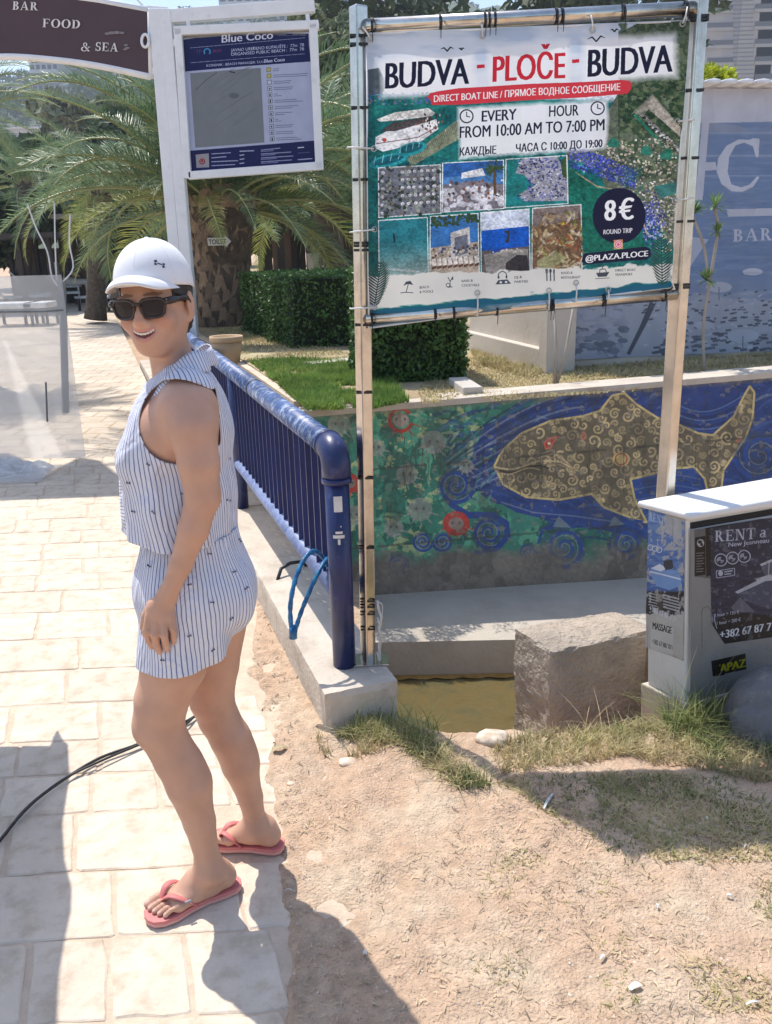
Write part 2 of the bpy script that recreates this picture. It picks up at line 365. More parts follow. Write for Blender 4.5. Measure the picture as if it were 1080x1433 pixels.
# paving: worn limestone setts in rows, each a stone of its own
M_STONE = mat('limestone', (.67, .565, .45), rough=.85, var=.10, scale=6, bump=.7, bscale=34, col2=(.54, .43, .32), c2at=(.48, .66), c2scale=13, spec=.2, rand=.05, dist=.008)
g = Geo(); N_ = 40
L_ = [(-9, -1.0), (-9, 8.2)]; ysr = np.linspace(-1, 8.2, N_)
for y in ysr: g.v += [(-9, y, -.0042), (float(bound_x(y)) + .3, y, -.0042)]
for i in range(N_ - 1): g.f.append((2 * i, 2 * i + 1, 2 * i + 3, 2 * i + 2)); g.mi.append(0)
walk = tag(add('walkway', g, M_GROUT), kind='structure')
def stone(poly, zt):                             # poly 4 ground corners; worn top with softened edges
    c = sum(poly, Vector()) / 4; g = Geo(); r = random.random
    ring = []
    for i in range(4):
        a, b = poly[i], poly[(i + 1) % 4]
        for t in (.035, .33, .66, .965): p = a.lerp(b, t); ring.append(p + (p - c).normalized() * (r() - .6) * .012)
    n = len(ring)
    for p in ring: g.v.append((p.x, p.y, -.02))
    for p in ring: g.v.append((p.x, p.y, zt - .003 + (r() - .5) * .002))
    for p in ring: q = p.lerp(c, .05) ; q = p + (c - p).normalized() * .005; g.v.append((q.x, q.y, zt + (r() - .5) * .0015))
    g.v.append((c.x, c.y, zt + .001))
    for i in range(n):
        j = (i + 1) % n; g.f += [(i, j, n + j, n + i), (n + i, n + j, 2 * n + j, 2 * n + i), (2 * n + i, 2 * n + j, 3 * n)]
    g.mi += [0] * len(g.f); return g
JD = Vector((-.30, .954, 0)).normalized(); XD = Vector((1, .045, 0)).normalized()
cnt = 0; yrow = .78; row = 0
extra = Geo()
while yrow < 8.0:
    dep = random.choice((.21, .24, .25, .27)) * (1 if yrow < 3 else 1.15)
    org = Vector((0, yrow, 0)) + JD * 0
    x = -1.05 - (yrow * .62) - .3 * random.random() - .15
    while True:
        wd = random.choice((.19, .22, .28, .33, .4))
        p0 = Vector((0, yrow, 0)) + XD * x + JD * .0
        gap = .003 + random.random() * .004
        pa = p0 + XD * gap; pb = p0 + XD * (wd - gap); ddj = JD * (dep / JD.y)
        poly = [pa + JD * gap, pb + JD * gap, pb + ddj - JD * gap, pa + ddj - JD * gap]
        lim = float(bound_x(yrow)) + .09 + .14 * random.random()
        if (poly[1].x > lim and yrow < 3) or (yrow >= 3 and poly[1].x > float(bound_x(yrow)) - .03): break
        sg = stone(poly, random.uniform(-.002, .001))
        if cnt < 299:
            add('paving_stone', sg, M_STONE, walk, smooth=False); cnt += 1
        else: extra.add(sg.v, sg.f)
        x += wd
    yrow += dep; row += 1
if extra.f: tag(add('paving_stone', extra, M_STONE, walk), kind='stuff')
# farther paving, rising gently
M_FARP = mat('far_paving', (.63, .54, .44), rough=.85, var=.12, scale=1.2, col2=(.5, .4, .3), c2at=(.5, .75), c2scale=3, spec=.2)
def farpave():
    nt = M_FARP.node_tree; N = nt.nodes; L = nt.links; b = N['Principled BSDF']
    br = N.new('ShaderNodeTexBrick'); br.inputs['Scale'].default_value = 1; br.inputs['Brick Width'].default_value = .34; br.inputs['Row Height'].default_value = .27; br.inputs['Mortar Size'].default_value = .014
    br.inputs['Color1'].default_value = (1, 1, 1, 1); br.inputs['Color2'].default_value = (.9, .88, .86, 1); br.inputs['Mortar'].default_value = (.72, .66, .58, 1)
    tc = N.new('ShaderNodeTexCoord'); L.new(tc.outputs['Object'], br.inputs['Vector'])
    old = b.inputs['Base Color'].links[0].from_socket; mm = N.new('ShaderNodeVectorMath'); mm.operation = 'MULTIPLY'
    L.new(old, mm.inputs[0]); L.new(br.outputs[0], mm.inputs[1]); L.new(mm.outputs[0], b.inputs['Base Color'])
farpave()
g = Geo()
fy = np.array([7.85, 10, 13, 18, 25, 33, 42])
for y in fy:
    k = kerb_pt((y - 2.68) / RD.y); z = -.001 + .02 * max(0, y - 8); g.v += [(k.x - 7 - (y - 8) * .5, y, z), (k.x + .0, y, z)]
for i in range(len(fy) - 1): g.f.append((2 * i, 2 * i + 1, 2 * i + 3, 2 * i + 2)); g.mi.append(0)
tag(add('path', g, M_FARP), kind='structure')
# shallow steps across the path far down
M_CONC = mat('old_concrete', (.44, .39, .33), rough=.9, var=.16, scale=6, bump=.6, bscale=45, col2=(.27, .24, .2), c2at=(.52, .75), c2scale=3.5, spec=.2)
M_CONCL = mat('pale_concrete', (.56, .49, .41), rough=.9, var=.12, scale=5, bump=.6, bscale=50, col2=(.42, .35, .28), c2at=(.5, .72), c2scale=6, spec=.2)
M_SLAB = mat('slab_concrete', (.47, .42, .35), rough=.92, var=.10, scale=3, bump=.4, bscale=60, col2=(.36, .31, .25), c2at=(.5, .75), c2scale=2.2, spec=.2)

def rough_block(name, org, X, Y, Z, nx, ny, nz, amp, m, parent=None, sc=6, chip=.02, seed=0):
    """a block with subdivided, weathered faces; org is its low corner"""
    V = {}; vs = []; fs = []
    def vid(i, j, k):
        if (i, j, k) not in V: V[(i, j, k)] = len(vs); vs.append((i, j, k))
        return V[(i, j, k)]
    for a in range(nx):
        for b in range(ny):
            fs += [(vid(a, b, 0), vid(a, b + 1, 0), vid(a + 1, b + 1, 0), vid(a + 1, b, 0)), (vid(a, b, nz), vid(a + 1, b, nz), vid(a + 1, b + 1, nz), vid(a, b + 1, nz))]
    for a in range(nx):
        for c in range(nz):
            fs += [(vid(a, 0, c), vid(a + 1, 0, c), vid(a + 1, 0, c + 1), vid(a, 0, c + 1)), (vid(a, ny, c), vid(a, ny, c + 1), vid(a + 1, ny, c + 1), vid(a + 1, ny, c))]
    for b in range(ny):
        for c in range(nz):
            fs += [(vid(0, b, c), vid(0, b, c + 1), vid(0, b + 1, c + 1), vid(0, b + 1, c)), (vid(nx, b, c), vid(nx, b + 1, c), vid(nx, b + 1, c + 1), vid(nx, b, c + 1))]
    I = np.array(vs, float); P = np.array(org)[None] + I[:, :1] / nx * np.array(X) + I[:, 1:2] / ny * np.array(Y) + I[:, 2:] / nz * np.array(Z)
    ctr = np.array(org) + (np.array(X) + np.array(Y) + np.array(Z)) / 2
    on = ((I[:, 0] == 0) | (I[:, 0] == nx)).astype(int) + ((I[:, 1] == 0) | (I[:, 1] == ny)) + ((I[:, 2] == 0) | (I[:, 2] == nz))
    n1 = fbm(P[:, 0] * sc + P[:, 2] * sc * .8 + seed, P[:, 1] * sc + P[:, 2] * sc * .6, 31 + seed) - .5
    n2 = fbm(P[:, 0] * sc * 4 + P[:, 2] * 17, P[:, 1] * sc * 4 - P[:, 2] * 13, 35 + seed) - .5
    d = P - ctr; u = d / (np.linalg.norm(d, axis=1, keepdims=True) + 1e-9)
    pull = (on >= 2) * (chip * (.35 + np.clip(n2 * 2.2, -.3, 1)))
    P = P + u * (n1[:, None] * amp + n2[:, None] * amp * .5) - u * pull[:, None]
    return add_np(name, P, fs, m, parent, smooth=False)
kerb = rough_block('kerb', kerb_pt(0, 0, -.12), RD * 2.4, RN * KW, Vector((0, 0, KH + .12)), 90, 14, 12, .012, M_CONCL, chip=.016, seed=1)
tag(kerb, kind='structure')
for i in range(4):
    k = rough_block('kerb', kerb_pt(2.415 + i * 2.02, 0.005 * i, -.12), RD * 2.0, RN * KW, Vector((0, 0, KH + .12)), 30, 6, 6, .01, M_CONCL, chip=.014, seed=i + 3); tag(k, kind='structure')
# concrete slab bank and its face to the water, channel bed, water
sl_l = Vector((-.28, 3.575, -.30)); 
slab = rough_block('concrete_bank', sl_l, Vector((4.2, -.05, 0)), Vector((.0, 1.1, 0)), Vector((0, 0, .22)), 90, 24, 5, .010, M_SLAB, chip=.014, seed=9); tag(slab, kind='structure')
M_WATER = mat('stream_water', (.17, .125, .05), rough=.12, var=.35, scale=9, bump=.35, bscale=26, col2=(.085, .075, .035), c2at=(.4, .62), c2scale=9, spec=.5, dist=.02)
g = Geo(); nX, nY = 60, 40
for j in range(nY + 1):
    for i in range(nX + 1): g.v.append((-.2 + 1.7 * i / nX, 2.7 + .9 * j / nY, -.252 + .003 * math.sin(i * 1.3 + j * .8)))
for j in range(nY):
    for i in range(nX): a = j * (nX + 1) + i; g.f.append((a, a + 1, a + nX + 2, a + nX + 1)); g.mi.append(0)
water = tag(add('water', g, M_WATER, smooth=True), kind='structure')
# algae line where bank meets water
M_ALG = mat('wet_algae', (.34, .20, .05), rough=.4, var=.3, scale=20, bump=.3, bscale=60)
g = Geo()
for i in range(41):
    x = -.15 + i * .04; yb = 3.57 - .05 * (x + .28) / 4.2; w_ = .028 + .018 * math.sin(i * 2.1) ** 2
    g.v += [(x, yb + .004, -.248), (x, yb - w_, -.247)]
for i in range(40): g.f.append((2 * i, 2 * i + 1, 2 * i + 3, 2 * i + 2)); g.mi.append(0)
add('algae', g, M_ALG, water)

# ---------------------------------------------------------------- mural wall
def wall_pt(px, py): return WP(px, py, WALL0, WNRM)
wTL = wall_pt(440, 579); wTR = wall_pt(1080, 525)
zt0 = wTL.z; slope = (wTR.z - wTL.z) / (wTR - wTL).dot(WD)
s0 = (wTL - WALL0).dot(WD)
def wtop(s): return zt0 + slope * (s - s0)
S0, S1 = -.31, 3.1
GARZ = .93
WTM = max(wtop(S0), wtop(S1))
corn = [WALL0 + WD * S0 + Vector((0, 0, WTM - WALL0.z)), WALL0 + WD * S1 + Vector((0, 0, WTM - WALL0.z)), WALL0 + WD * S1, WALL0 + WD * S0]
mc = Canvas(corn, 1900, 560, (.36, .34, .31))
def paint_mural(c):
    rng = np.random.default_rng(3); PX, PY = c.px, c.py
    n = lambda sx, sy, sd, o=4: fbm(PX / sx, PY / sy, sd, o)
    base = np.array([.37, .345, .31]); c.a[:] = base * (.75 + .5 * n(60, 30, 1)[..., None])
    edge = 800 - 20 * n(30, 50, 4) * 2
    low = np.clip((PY - (768 - (PX - 480) * .02 + 40 * (n(45, 30, 6) - .5))) / 26, 0, 1)
    # green sea left
    c.blend((1 - low) * 1.0, (.09, .37, .30))
    c.blend((n(34, 26, 8) > .52) * .8 * (1 - low) , (.05, .27, .22)); c.blend((n(16, 22, 9) > .60) * .8 * (1 - low), (.24, .55, .42))
    c.blend((n(14, 10, 10) > .66) * .8 * (1 - low) * (PX < 700), (.62, .66, .42))
    # blue body of the sea around the fish
    def zone(pts, col, al=1):
        pts = np.array(pts, float); c.fill(pts, col, al)
    Z = lambda L: [(460 + x * .574, 520 + y * .574) for x, y in L]
    zone(Z([(330, 270), (350, 200), (380, 130), (470, 90), (560, 60), (700, 30), (850, 20), (1000, 10), (1300, 0), (1300, 420), (1080, 440), (960, 400), (780, 410), (640, 380), (560, 380), (470, 330), (400, 320)]), (.055, .14, .38))
    zone(Z([(1000, 20), (1600, -20), (1600, 460), (1080, 430), (1000, 300)]), (.05, .13, .36))
    # brush strokes
    for i in range(420):
        x0 = rng.uniform(600, 1200); y0 = rng.uniform(530, 760); L = rng.uniform(14, 60); a = rng.uniform(-.5, -.1) if y0 < 640 else rng.uniform(.0, .4)
        if y0 > 700 and x0 < 760: continue
        col = [(.03, .09, .28), (.10, .24, .52), (.33, .42, .56), (.05, .15, .42), (.42, .47, .52)][rng.choice(5, p=[.36, .3, .1, .2, .04])]
        pts = [(x0 + L * t * math.cos(a), y0 + L * t * math.sin(a) - 5 * math.sin(PI * t)) for t in np.linspace(0, 1, 6)]
        c.line(pts, [1, 3, 4, 4, 3, 1], col, .55)
    for i in range(150):
        x0 = rng.uniform(480, 690); y0 = rng.uniform(575, 755); L = rng.uniform(8, 26); a = rng.uniform(-1.8, .6)
        col = [(.10, .42, .34), (.36, .62, .50), (.04, .22, .20), (.60, .66, .50)][rng.choice(4, p=[.4, .2, .3, .1])]
        c.line([(x0, y0), (x0 + L * math.cos(a) * .5, y0 + L * .5 * math.sin(a) - 2), (x0 + L * math.cos(a), y0 + L * math.sin(a))], [2, 5, 2], col, .55)
    # dark waves and streaks above the snout
    for k in range(16):
        y0 = 540 + k * 7; c.line([(620 + 6 * k * .2 + t * 190, y0 + 100 * (1 - t) ** 1.6 * (1 - k * .03) - t * 6) for t in np.linspace(0, 1, 14)], 2.6, [(.03, .08, .26), (.09, .2, .46), (.40, .46, .54)][k % 3], .65)
    zone(Z([(820, 125), (800, 60), (900, 30), (1010, 25), (985, 100), (935, 150), (870, 140)]), (.045, .12, .36))
    for k in range(9): c.line(Z([(815 + t * 190, 60 + k * 9 + 38 * math.sin(PI * t) * (1 - k * .05)) for t in np.linspace(0, 1, 12)]), 2.0, [(.30, .40, .58), (.08, .2, .48), (.03, .07, .22)][k % 3], .6)
    zone(Z([(725, 262), (840, 233), (890, 232), (918, 300), (760, 320), (775, 368), (745, 320)]), (.055, .17, .45))
    for k in range(7): c.line(Z([(745 + t * 160, 262 + k * 13 - 12 * math.sin(PI * t)) for t in np.linspace(0, 1, 9)]), 1.6, [(.35, .45, .62), (.04, .09, .28)][k % 2], .5)
    # the fish
    fish = Z([(403, 230), (415, 205), (430, 185), (470, 150), (540, 120), (620, 108), (660, 95), (690, 58), (720, 52), (750, 80), (800, 112), (850, 128), (900, 150), (935, 155), (985, 110), (1010, 60), (1025, 35), (1036, 50), (1032, 110), (1015, 160), (985, 205), (962, 240), (955, 300), (925, 300), (915, 260), (890, 232), (840, 235), (735, 262), (745, 310), (775, 368), (720, 350), (670, 330), (640, 298), (560, 312), (480, 305), (425, 275)])
    c.fill(fish, (.30, .27, .205)); fp = np.array(fish)
    def inside(x, y, m=0):
        r = False; n_ = len(fish)
        for i in range(n_):
            ax, ay = fish[i]; bx, by = fish[(i + 1) % n_]
            if (ay > y) != (by > y) and x < (bx - ax) * (y - ay) / (by - ay) + ax: r = not r
        return r
    pts = []; tries = 0; P_ = [np.array(p) for p in fish]
    def edist(x, y):
        d = 1e9; q = np.array([x, y])
        for i in range(len(P_)):
            a, b = P_[i], P_[(i + 1) % len(P_)]; t = np.clip(np.dot(q - a, b - a) / np.dot(b - a, b - a), 0, 1); d = min(d, np.hypot(*(q - a - t * (b - a))))
        return d
    while tries < 9000:
        tries += 1; x = rng.uniform(690, 1060); y = rng.uniform(535, 735)
        if not inside(x, y): continue
        r = rng.uniform(5.0, 10.5); e = edist(x, y)
        if e < r * .75 + 2: 
            r = (e - 2) / .75
            if r < 2.6: continue
        if x < 765 and abs(y - (656 - (x - 690) * .0)) < 9: continue
        if math.hypot(x - 770, y - 620) < 14 + r * .8: continue
        if all((x - a) ** 2 + (y - b) ** 2 > ((r + q) * .93) ** 2 for a, b, q in pts): pts.append((x, y, r))
    for x, y, r in pts:
        col = np.array([.66, .58, .40]) * rng.uniform(.72, 1.1); col = col if rng.random() > .015 else np.array([.62, .34, .24])
        sp = spiral(x, y, r, rng.uniform(1.2, 1.9), rng.uniform(0, 6.28), rng.choice([-1, 1]), 18)
        c.line(sp, np.linspace(3.2, 1.4, 18), col, .92)
    for x, y, r in pts[:0]: pass
    c.line(fish + [fish[0]], 3.0, (.70, .62, .38)); 
    for k, dy in enumerate((0, 5, 10)): c.line(Z([(405 + t * (150 - 20 * k), 232 + dy + 8 * math.sin(6 * t) - 10 * t * (k == 0)) for t in np.linspace(0, 1, 12)]), 2.4 - .4 * k, (.68, .6, .42) if k != 1 else (.08, .07, .06))
    for k in range(5): c.line(Z([(505 + k * 6, 205 + 5 * k), (545 + 4 * k, 190 + 9 * k), (575 + 5 * k, 215 + 6 * k), (600, 240 + 6 * k)]), 2.0, (.68, .6, .44) if k % 2 else (.5, .42, .3))
    eye = Z([(525, 175), (535, 163), (560, 158), (545, 175), (540, 186), (528, 188)]); c.fill(eye, (.62, .12, .08)); c.line(eye + [eye[0]], 2.2, (.72, .30, .2)); c.ell(*Z([(537, 175)])[0], 2.6, 2.2, (.78, .72, .6))
    c.ell(*Z([(712, 213)])[0], 12, 10, (.66, .56, .32)); c.ring(*Z([(712, 213)])[0], 8, 2, (.5, .22, .15)); 
    # green wedge, blue scrolls
    zone(Z([(430, 330), (500, 350), (520, 370), (480, 385), (455, 420), (440, 400), (445, 360)]), (.12, .40, .34))
    for (x, y, r, sg, wdt, a0) in [(310, 278, 44, 1, 9, .3), (390, 392, 42, 1, 9, .1), (572, 428, 54, -1, 10, 2.9), (722, 420, 40, -1, 9, 3.2), (486, 440, 22, 1, 6, 0), (228, 414, 25, 1, 6, .2), (277, 414, 24, -1, 6, 3), (1050, 205, 60, -1, 11, 3), (170, 470, 26, 1, 5, 1), (1190, 340, 60, 1, 10, 1)]:
        px_, py_ = Z([(x, y)])[0]; R_ = r * .574
        c.ell(px_, py_, R_ * 1.02, R_, (.10, .17, .28), .5)
        c.line(spiral(px_, py_, R_, 2.4, a0, sg, 40), np.linspace(wdt * .6, wdt * .25, 40), (.055, .17, .47)); c.line(spiral(px_, py_, R_ * .84, 2.2, a0 + .3, sg, 34), 1.2, (.42, .50, .60), .7)
    c.line(Z([(280, 300), (300, 325), (340, 350), (400, 350), (432, 370), (436, 400), (410, 430), (360, 440), (335, 470)]), [6, 8, 9, 9, 9, 8, 8, 7, 3], (.05, .15, .42))
    c.line(Z([(400, 300), (460, 330), (560, 350), (660, 360), (760, 372)]), [10, 15, 18, 16, 12], (.05, .15, .42)); c.line(Z([(420, 318), (500, 343), (600, 352), (700, 366)]), 2, (.36, .44, .58), .7)
    c.line(Z([(510, 420), (520, 385), (560, 370), (600, 378)]), [3, 6, 8, 4], (.06, .18, .46)); c.line(Z([(690, 400), (700, 375), (735, 368), (790, 395)]), [3, 6, 8, 4], (.06, .18, .46))
    zone(Z([(545, 378), (560, 352), (590, 380)]), (.36, .44, .46), .8); zone(Z([(680, 378), (695, 352), (720, 372)]), (.36, .44, .46), .8)
    # jellyfish-like blobs, white and red
    for (x, y, r, col) in [(190, 250, 26, 0), (255, 172, 30, 0), (222, 335, 30, 0), (158, 380, 24, 0), (115, 185, 22, 0), (25, 128, 28, 0), (60, 350, 26, 0), (310, 370, 30, 1), (175, 118, 34, 1), (50, 272, 24, 1), (335, 230, 18, 0)]:
        px_, py_ = Z([(x, y)])[0]; r *= .574; cc = (.54, .52, .49) if col == 0 else (.60, .12, .10)
        if col and y > 200: c.ell(px_, py_, r * 1.1, r, cc); c.ell(px_, py_, r * .62, r * .5, (.42, .36, .33)); 
        elif col: c.ring(px_, py_, r * .8, 5, cc, a0=.4, a1=5.6); c.ell(px_, py_, r * .6, r * .5, (.5, .45, .42))
        else: c.ell(px_, py_, r, r * .95, cc, .62); c.ell(px_, py_ - 1, r * .55, r * .45, (.34, .40, .36), .5)
        for k in range(5):
            a = .35 + k * .6; c.line([(px_ + r * .7 * math.cos(a), py_ + r * .7 * math.sin(a)), (px_ + r * 1.5 * math.cos(a) + 2, py_ + r * 1.4 * math.sin(a))], [3.2, 1.6], cc, .65)
        c.ell(px_ - r * .3, py_ - 1, 1.8, 2.4, (.2, .2, .2), .8); c.ell(px_ + r * .3, py_ - 1, 1.8, 2.4, (.2, .2, .2), .8)
    # wear: bare concrete below, flaking, dirty streaks
    c.blend(np.clip((low - .1) * 1.3, 0, 1) * (.50 + .45 * (n(18, 14, 20) > .42)), base * .93)
    c.blend((n(8, 6, 22) > .685) * .6, base * 1.1); c.blend((n(26, 60, 23) > .60) * .28, (.13, .12, .11)); c.blend(np.clip((n(5, 5, 25) - .55) * 4, 0, 1) * .25, (.2, .19, .17))
    top = c.py - (579 - (c.px - 440) * .0844)
    c.blend(np.clip(1 - top / (6 + 10 * n(12, 6, 26)), 0, 1) * .75, (.45, .41, .36))
    for k, fr in enumerate((.30, .68)): c.blend((np.abs(top - 285 * fr + 2 * n(10, 10, 27)) < 1.6) * .45 * (n(20, 9, 28) > .42), (.10, .10, .10))
    for i in range(26):
        x0 = rng.uniform(450, 1080); c.line([(x0 + rng.normal() * 2 + .4 * k, 600 + rng.uniform(0, 40) + k * 14) for k in range(6)], 1.0, (.12, .11, .1), .5)
paint_mural(mc)
mc.a = mc.a * (.90 + .3 * fbm(mc.px / 4, mc.py / 4, 99))[..., None].astype(np.float32); mc.a = mc.a * .64 + np.array([.42, .40, .36], np.float32) * .36; mc.a = np.clip(mc.a * 1.42, 0, 1)
wb = thing('mural_wall', 'low concrete wall painted with a spiral-scaled fish in blue and green sea', 'wall', WALL0 + WD * 1.4)
M_MUR = print_mat('mural_paint', mc, rough=.8, bump=.55, bscale=22, grime=.12)
def wb_bulge(u, v): return .004 * math.sin(u * 31) * math.sin(v * 9) + .004
print_obj('mural', mc, M_MUR, wb, bulge=lambda u, v: -(.004 + .003 * math.sin(u * 31) * math.sin(v * 9)), nx=60, ny=10, topz=lambda u: wtop(S0 + (S1 - S0) * u))
g = Geo(); back = -WNRM * .16
A0 = WALL0 + WD * S0; A1 = WALL0 + WD * S1
g.v = [tuple(p) for p in (A0 + Vector((0, 0, -.2)), A1 + Vector((0, 0, -.2)), A1 + Vector((0, 0, wtop(S1) - WALL0.z - .002)), A0 + Vector((0, 0, wtop(S0) - WALL0.z - .002)))]
g.v += [tuple(Vector(v) + back) for v in g.v]
g.f = [(0, 1, 2, 3), (5, 4, 7, 6), (1, 5, 6, 2), (4, 0, 3, 7), (4, 5, 1, 0)]; g.mi = [0] * 5
add('wall_body', g, M_CONC, wb)
rough_block('coping', A0 + Vector((0, 0, wtop(S0) - WALL0.z - .012)) + WNRM * .014, (A1 - A0) + Vector((0, 0, wtop(S1) - wtop(S0))), -WNRM * .19, Vector((0, 0, .03)), 110, 5, 2, .010, M_CONCL, wb, chip=.010, seed=5)
# garden retaining wall beside the railing
rw0 = kerb_pt(1.55, KW + .02, 0); rw1 = kerb_pt(9.5, KW + .02, 0)
g = Geo()
for i in range(5):
    p = rw0.lerp(rw1, i / 4); g.v += [tuple(p + Vector((0, 0, -.1))), tuple(p + Vector((0, 0, GARZ - .005 - .0 * i))), tuple(p + RN * .14 + Vector((0, 0, GARZ - .005))), tuple(p + RN * .14 + Vector((0, 0, -.1)))]
for i in range(4):
    for j in range(4): g.f.append((4 * i + j, 4 * i + (j + 1) % 4, 4 * i + 4 + (j + 1) % 4, 4 * i + 4 + j)); g.mi.append(0)
g.f += [(3, 2, 1, 0), (16, 17, 18, 19)]; g.mi += [0, 0]
M_PLAST = mat('cream_plaster', (.60, .50, .38), rough=.9, var=.12, scale=5, bump=.3, bscale=40, col2=(.40, .33, .25), c2at=(.55, .75))
tag(add('retaining_wall', g, M_PLAST), 'cream rendered retaining wall running along behind the blue railing', 'wall')
# garden ground
M_GARD = mat('dry_lawn_earth', (.36, .27, .17), rough=.95, var=.2, scale=3, bump=.6, bscale=50, col2=(.42, .36, .22), c2scale=1.4, c2at=(.45, .6), spec=.1)
def gard_h(x, y): return GARZ + .02 * (fbm(x * 1.5, y * 1.5, 41) - .5) + np.clip((x - 1.2) * .02, 0, .04) * (y < 6)
gx = np.linspace(0, 1, 60); gy = np.concatenate([np.linspace(0, 1, 30) ** 1.5 * 5, [7, 10, 15, 22, 32, 48]])
V = []
for yy in gy:
    for t in gx:
        y = 4.2 + yy; xl = rw0.x + .05 + (y - rw0.y) * RD.x / RD.y; xr = 14 + yy * 1.2; x = xl + (xr - xl) * t ** 1.6
        y2 = y + max(0, x) * .0986; V.append((x, y2, float(gard_h(np.array(x), np.array(y2))) - .03 * (yy == 0)))
nx = len(gx); I = np.arange(len(V)).reshape(len(gy), nx); F = np.stack([I[:-1, :-1], I[:-1, 1:], I[1:, 1:], I[1:, :-1]], -1).reshape(-1, 4)
tag(add_np('garden_ground', V, F, M_GARD, smooth=True), kind='structure')
# ================================================================ RAILING
M_NAVY = mat('navy_paint', (.011, .020, .095), rough=.36, var=.3, scale=8, bump=.2, bscale=70, col2=(.05, .065, .17), c2at=(.58, .72), c2scale=24, spec=.5, coat=.15, dist=.003)
M_NAVYW = mat('weathered_blue_paint', (.04, .085, .23), rough=.46, var=.35, scale=12, bump=.4, bscale=110, col2=(.34, .40, .52), c2at=(.48, .62), c2scale=26, spec=.5, dist=.003)
M_NAVYL = mat('bleached_blue_paint', (.20, .25, .42), rough=.5, var=.25, scale=12, bump=.3, bscale=110, col2=(.10, .14, .33), c2at=(.50, .66), c2scale=30, spec=.5, dist=.003)
M_BLACKM = mat('black_rubber', (.015, .015, .017), rough=.5, var=.2, scale=20)
M_STICK = mat('sticker_white', (.62, .62, .62), rough=.5, var=.1, scale=20)
P0 = G(482, 930, KH)
TOPZ = W(463, 612, P0.y).z
def rp(s, z=0.0, c=0.0): return P0 + RD * s + RN * c + Vector((0, 0, z))
rail = thing('railing', 'dark blue metal pedestrian railing of upright bars along the concrete kerb', 'railing', P0)
hT = TOPZ - KH - .045; hL = .275
g = Geo(); el = [rp(0, .0), rp(0, hT - .075)]
g.tube([rp(0, -.02), rp(0, .3), rp(0, hT - .06)], [.042, .043, .044], n=24); add('post', g, M_NAVY, rail, True)
g = Geo(); R_ = .062
pts = [rp(0, hT - .10)] + [rp(R_ - R_ * math.cos(a), hT - R_ + R_ * math.sin(a) - .0) for a in np.linspace(0, PI / 2, 9)] + [rp(.10, hT)]
g.tube(pts, .0515, n=26); add('elbow', g, M_NAVY, rail, True)
g = Geo(); g.tube([rp(0, hT - .115), rp(0, hT - .098)], .0535, n=24); g.tube([rp(.085, hT), rp(.10, hT)], .0535, n=24); add('collar', g, M_NAVY, rail, True)
LEN = 6.6
g = Geo(); g.tube([rp(s, hT) for s in (.10, .8, 1.49)], .0455, n=20); add('top_rail', g, M_NAVYW, rail, True)
g = Geo(); g.tube([rp(s, hT) for s in (1.50, 3, 4.6, LEN)], .0455, n=20); add('top_rail', g, M_NAVYW, rail, True)
g = Geo(); g.tube([rp(1.478, hT), rp(1.498, hT)], .0475, n=20); add('collar', g, M_BLACKM, rail, True)
g = Geo(); g.tube([rp(s, hL) for s in (.03, 1.2, 2.2, 4.4, LEN)], .034, n=16); add('bottom_rail', g, M_NAVYL, rail, True)
bar = Geo(); zc = (hT - .03 + hL) / 2; bar.box((0, 0, zc), (.030, .008, hT - .03 - hL), rz=math.atan2(RN.y, RN.x))
me = None; first = None; nb = 0; s = .10
M_NAVYF = mat('navy_bar_paint', (.016, .028, .12), rough=.35, var=.25, scale=8, col2=(.05, .07, .18), c2at=(.6, .8), c2scale=22, rand=.15)
while s < LEN - .05:
    if all(abs(s - q) > .05 for q in (2.2, 4.4)):
        if first is None: first = add('baluster', bar, M_NAVYF, rail, bevel=0); first.data.transform(Matrix.Translation(P0)); first.location = RD * s
        else: c = first.copy(); COL.objects.link(c); c.location = RD * s
        nb += 1
    s += .10
for q in (2.2, 4.4, LEN):
    g = Geo(); g.tube([rp(q, -.02), rp(q, hT)], .036, n=16); add('post', g, M_NAVY, rail, True)
# stickers on the near post, facing the camera
def wrap(name, c0, rad, a0, a1, z0, z1, m, parent, n=6):
    g = Geo()
    for i in range(n + 1):
        a = a0 + (a1 - a0) * i / n; d = Vector((math.sin(a), -math.cos(a), 0)) * rad
        g.v += [tuple(c0 + d + Vector((0, 0, z0))), tuple(c0 + d + Vector((0, 0, z1)))]
    for i in range(n): g.f.append((2 * i, 2 * i + 2, 2 * i + 3, 2 * i + 1)); g.mi.append(0)
    return add(name, g, m, parent, True)
wrap('sticker', P0, .0458, -.25, .42, hT - .212, hT - .155, M_STICK, rail)
wrap('sticker', P0, .0458, -.42, .50, hT - .309, hT - .297, M_STICK, rail)
wrap('sticker', P0, .0461, -.20, .35, hT - .292, hT - .283, M_STICK, rail)
wrap('sticker', P0, .0461, -.05, .15, hT - .332, hT - .312, M_STICK, rail)
wrap('sticker', P0, .0461, .2, .27, hT - .268, hT - .262, M_STICK, rail)

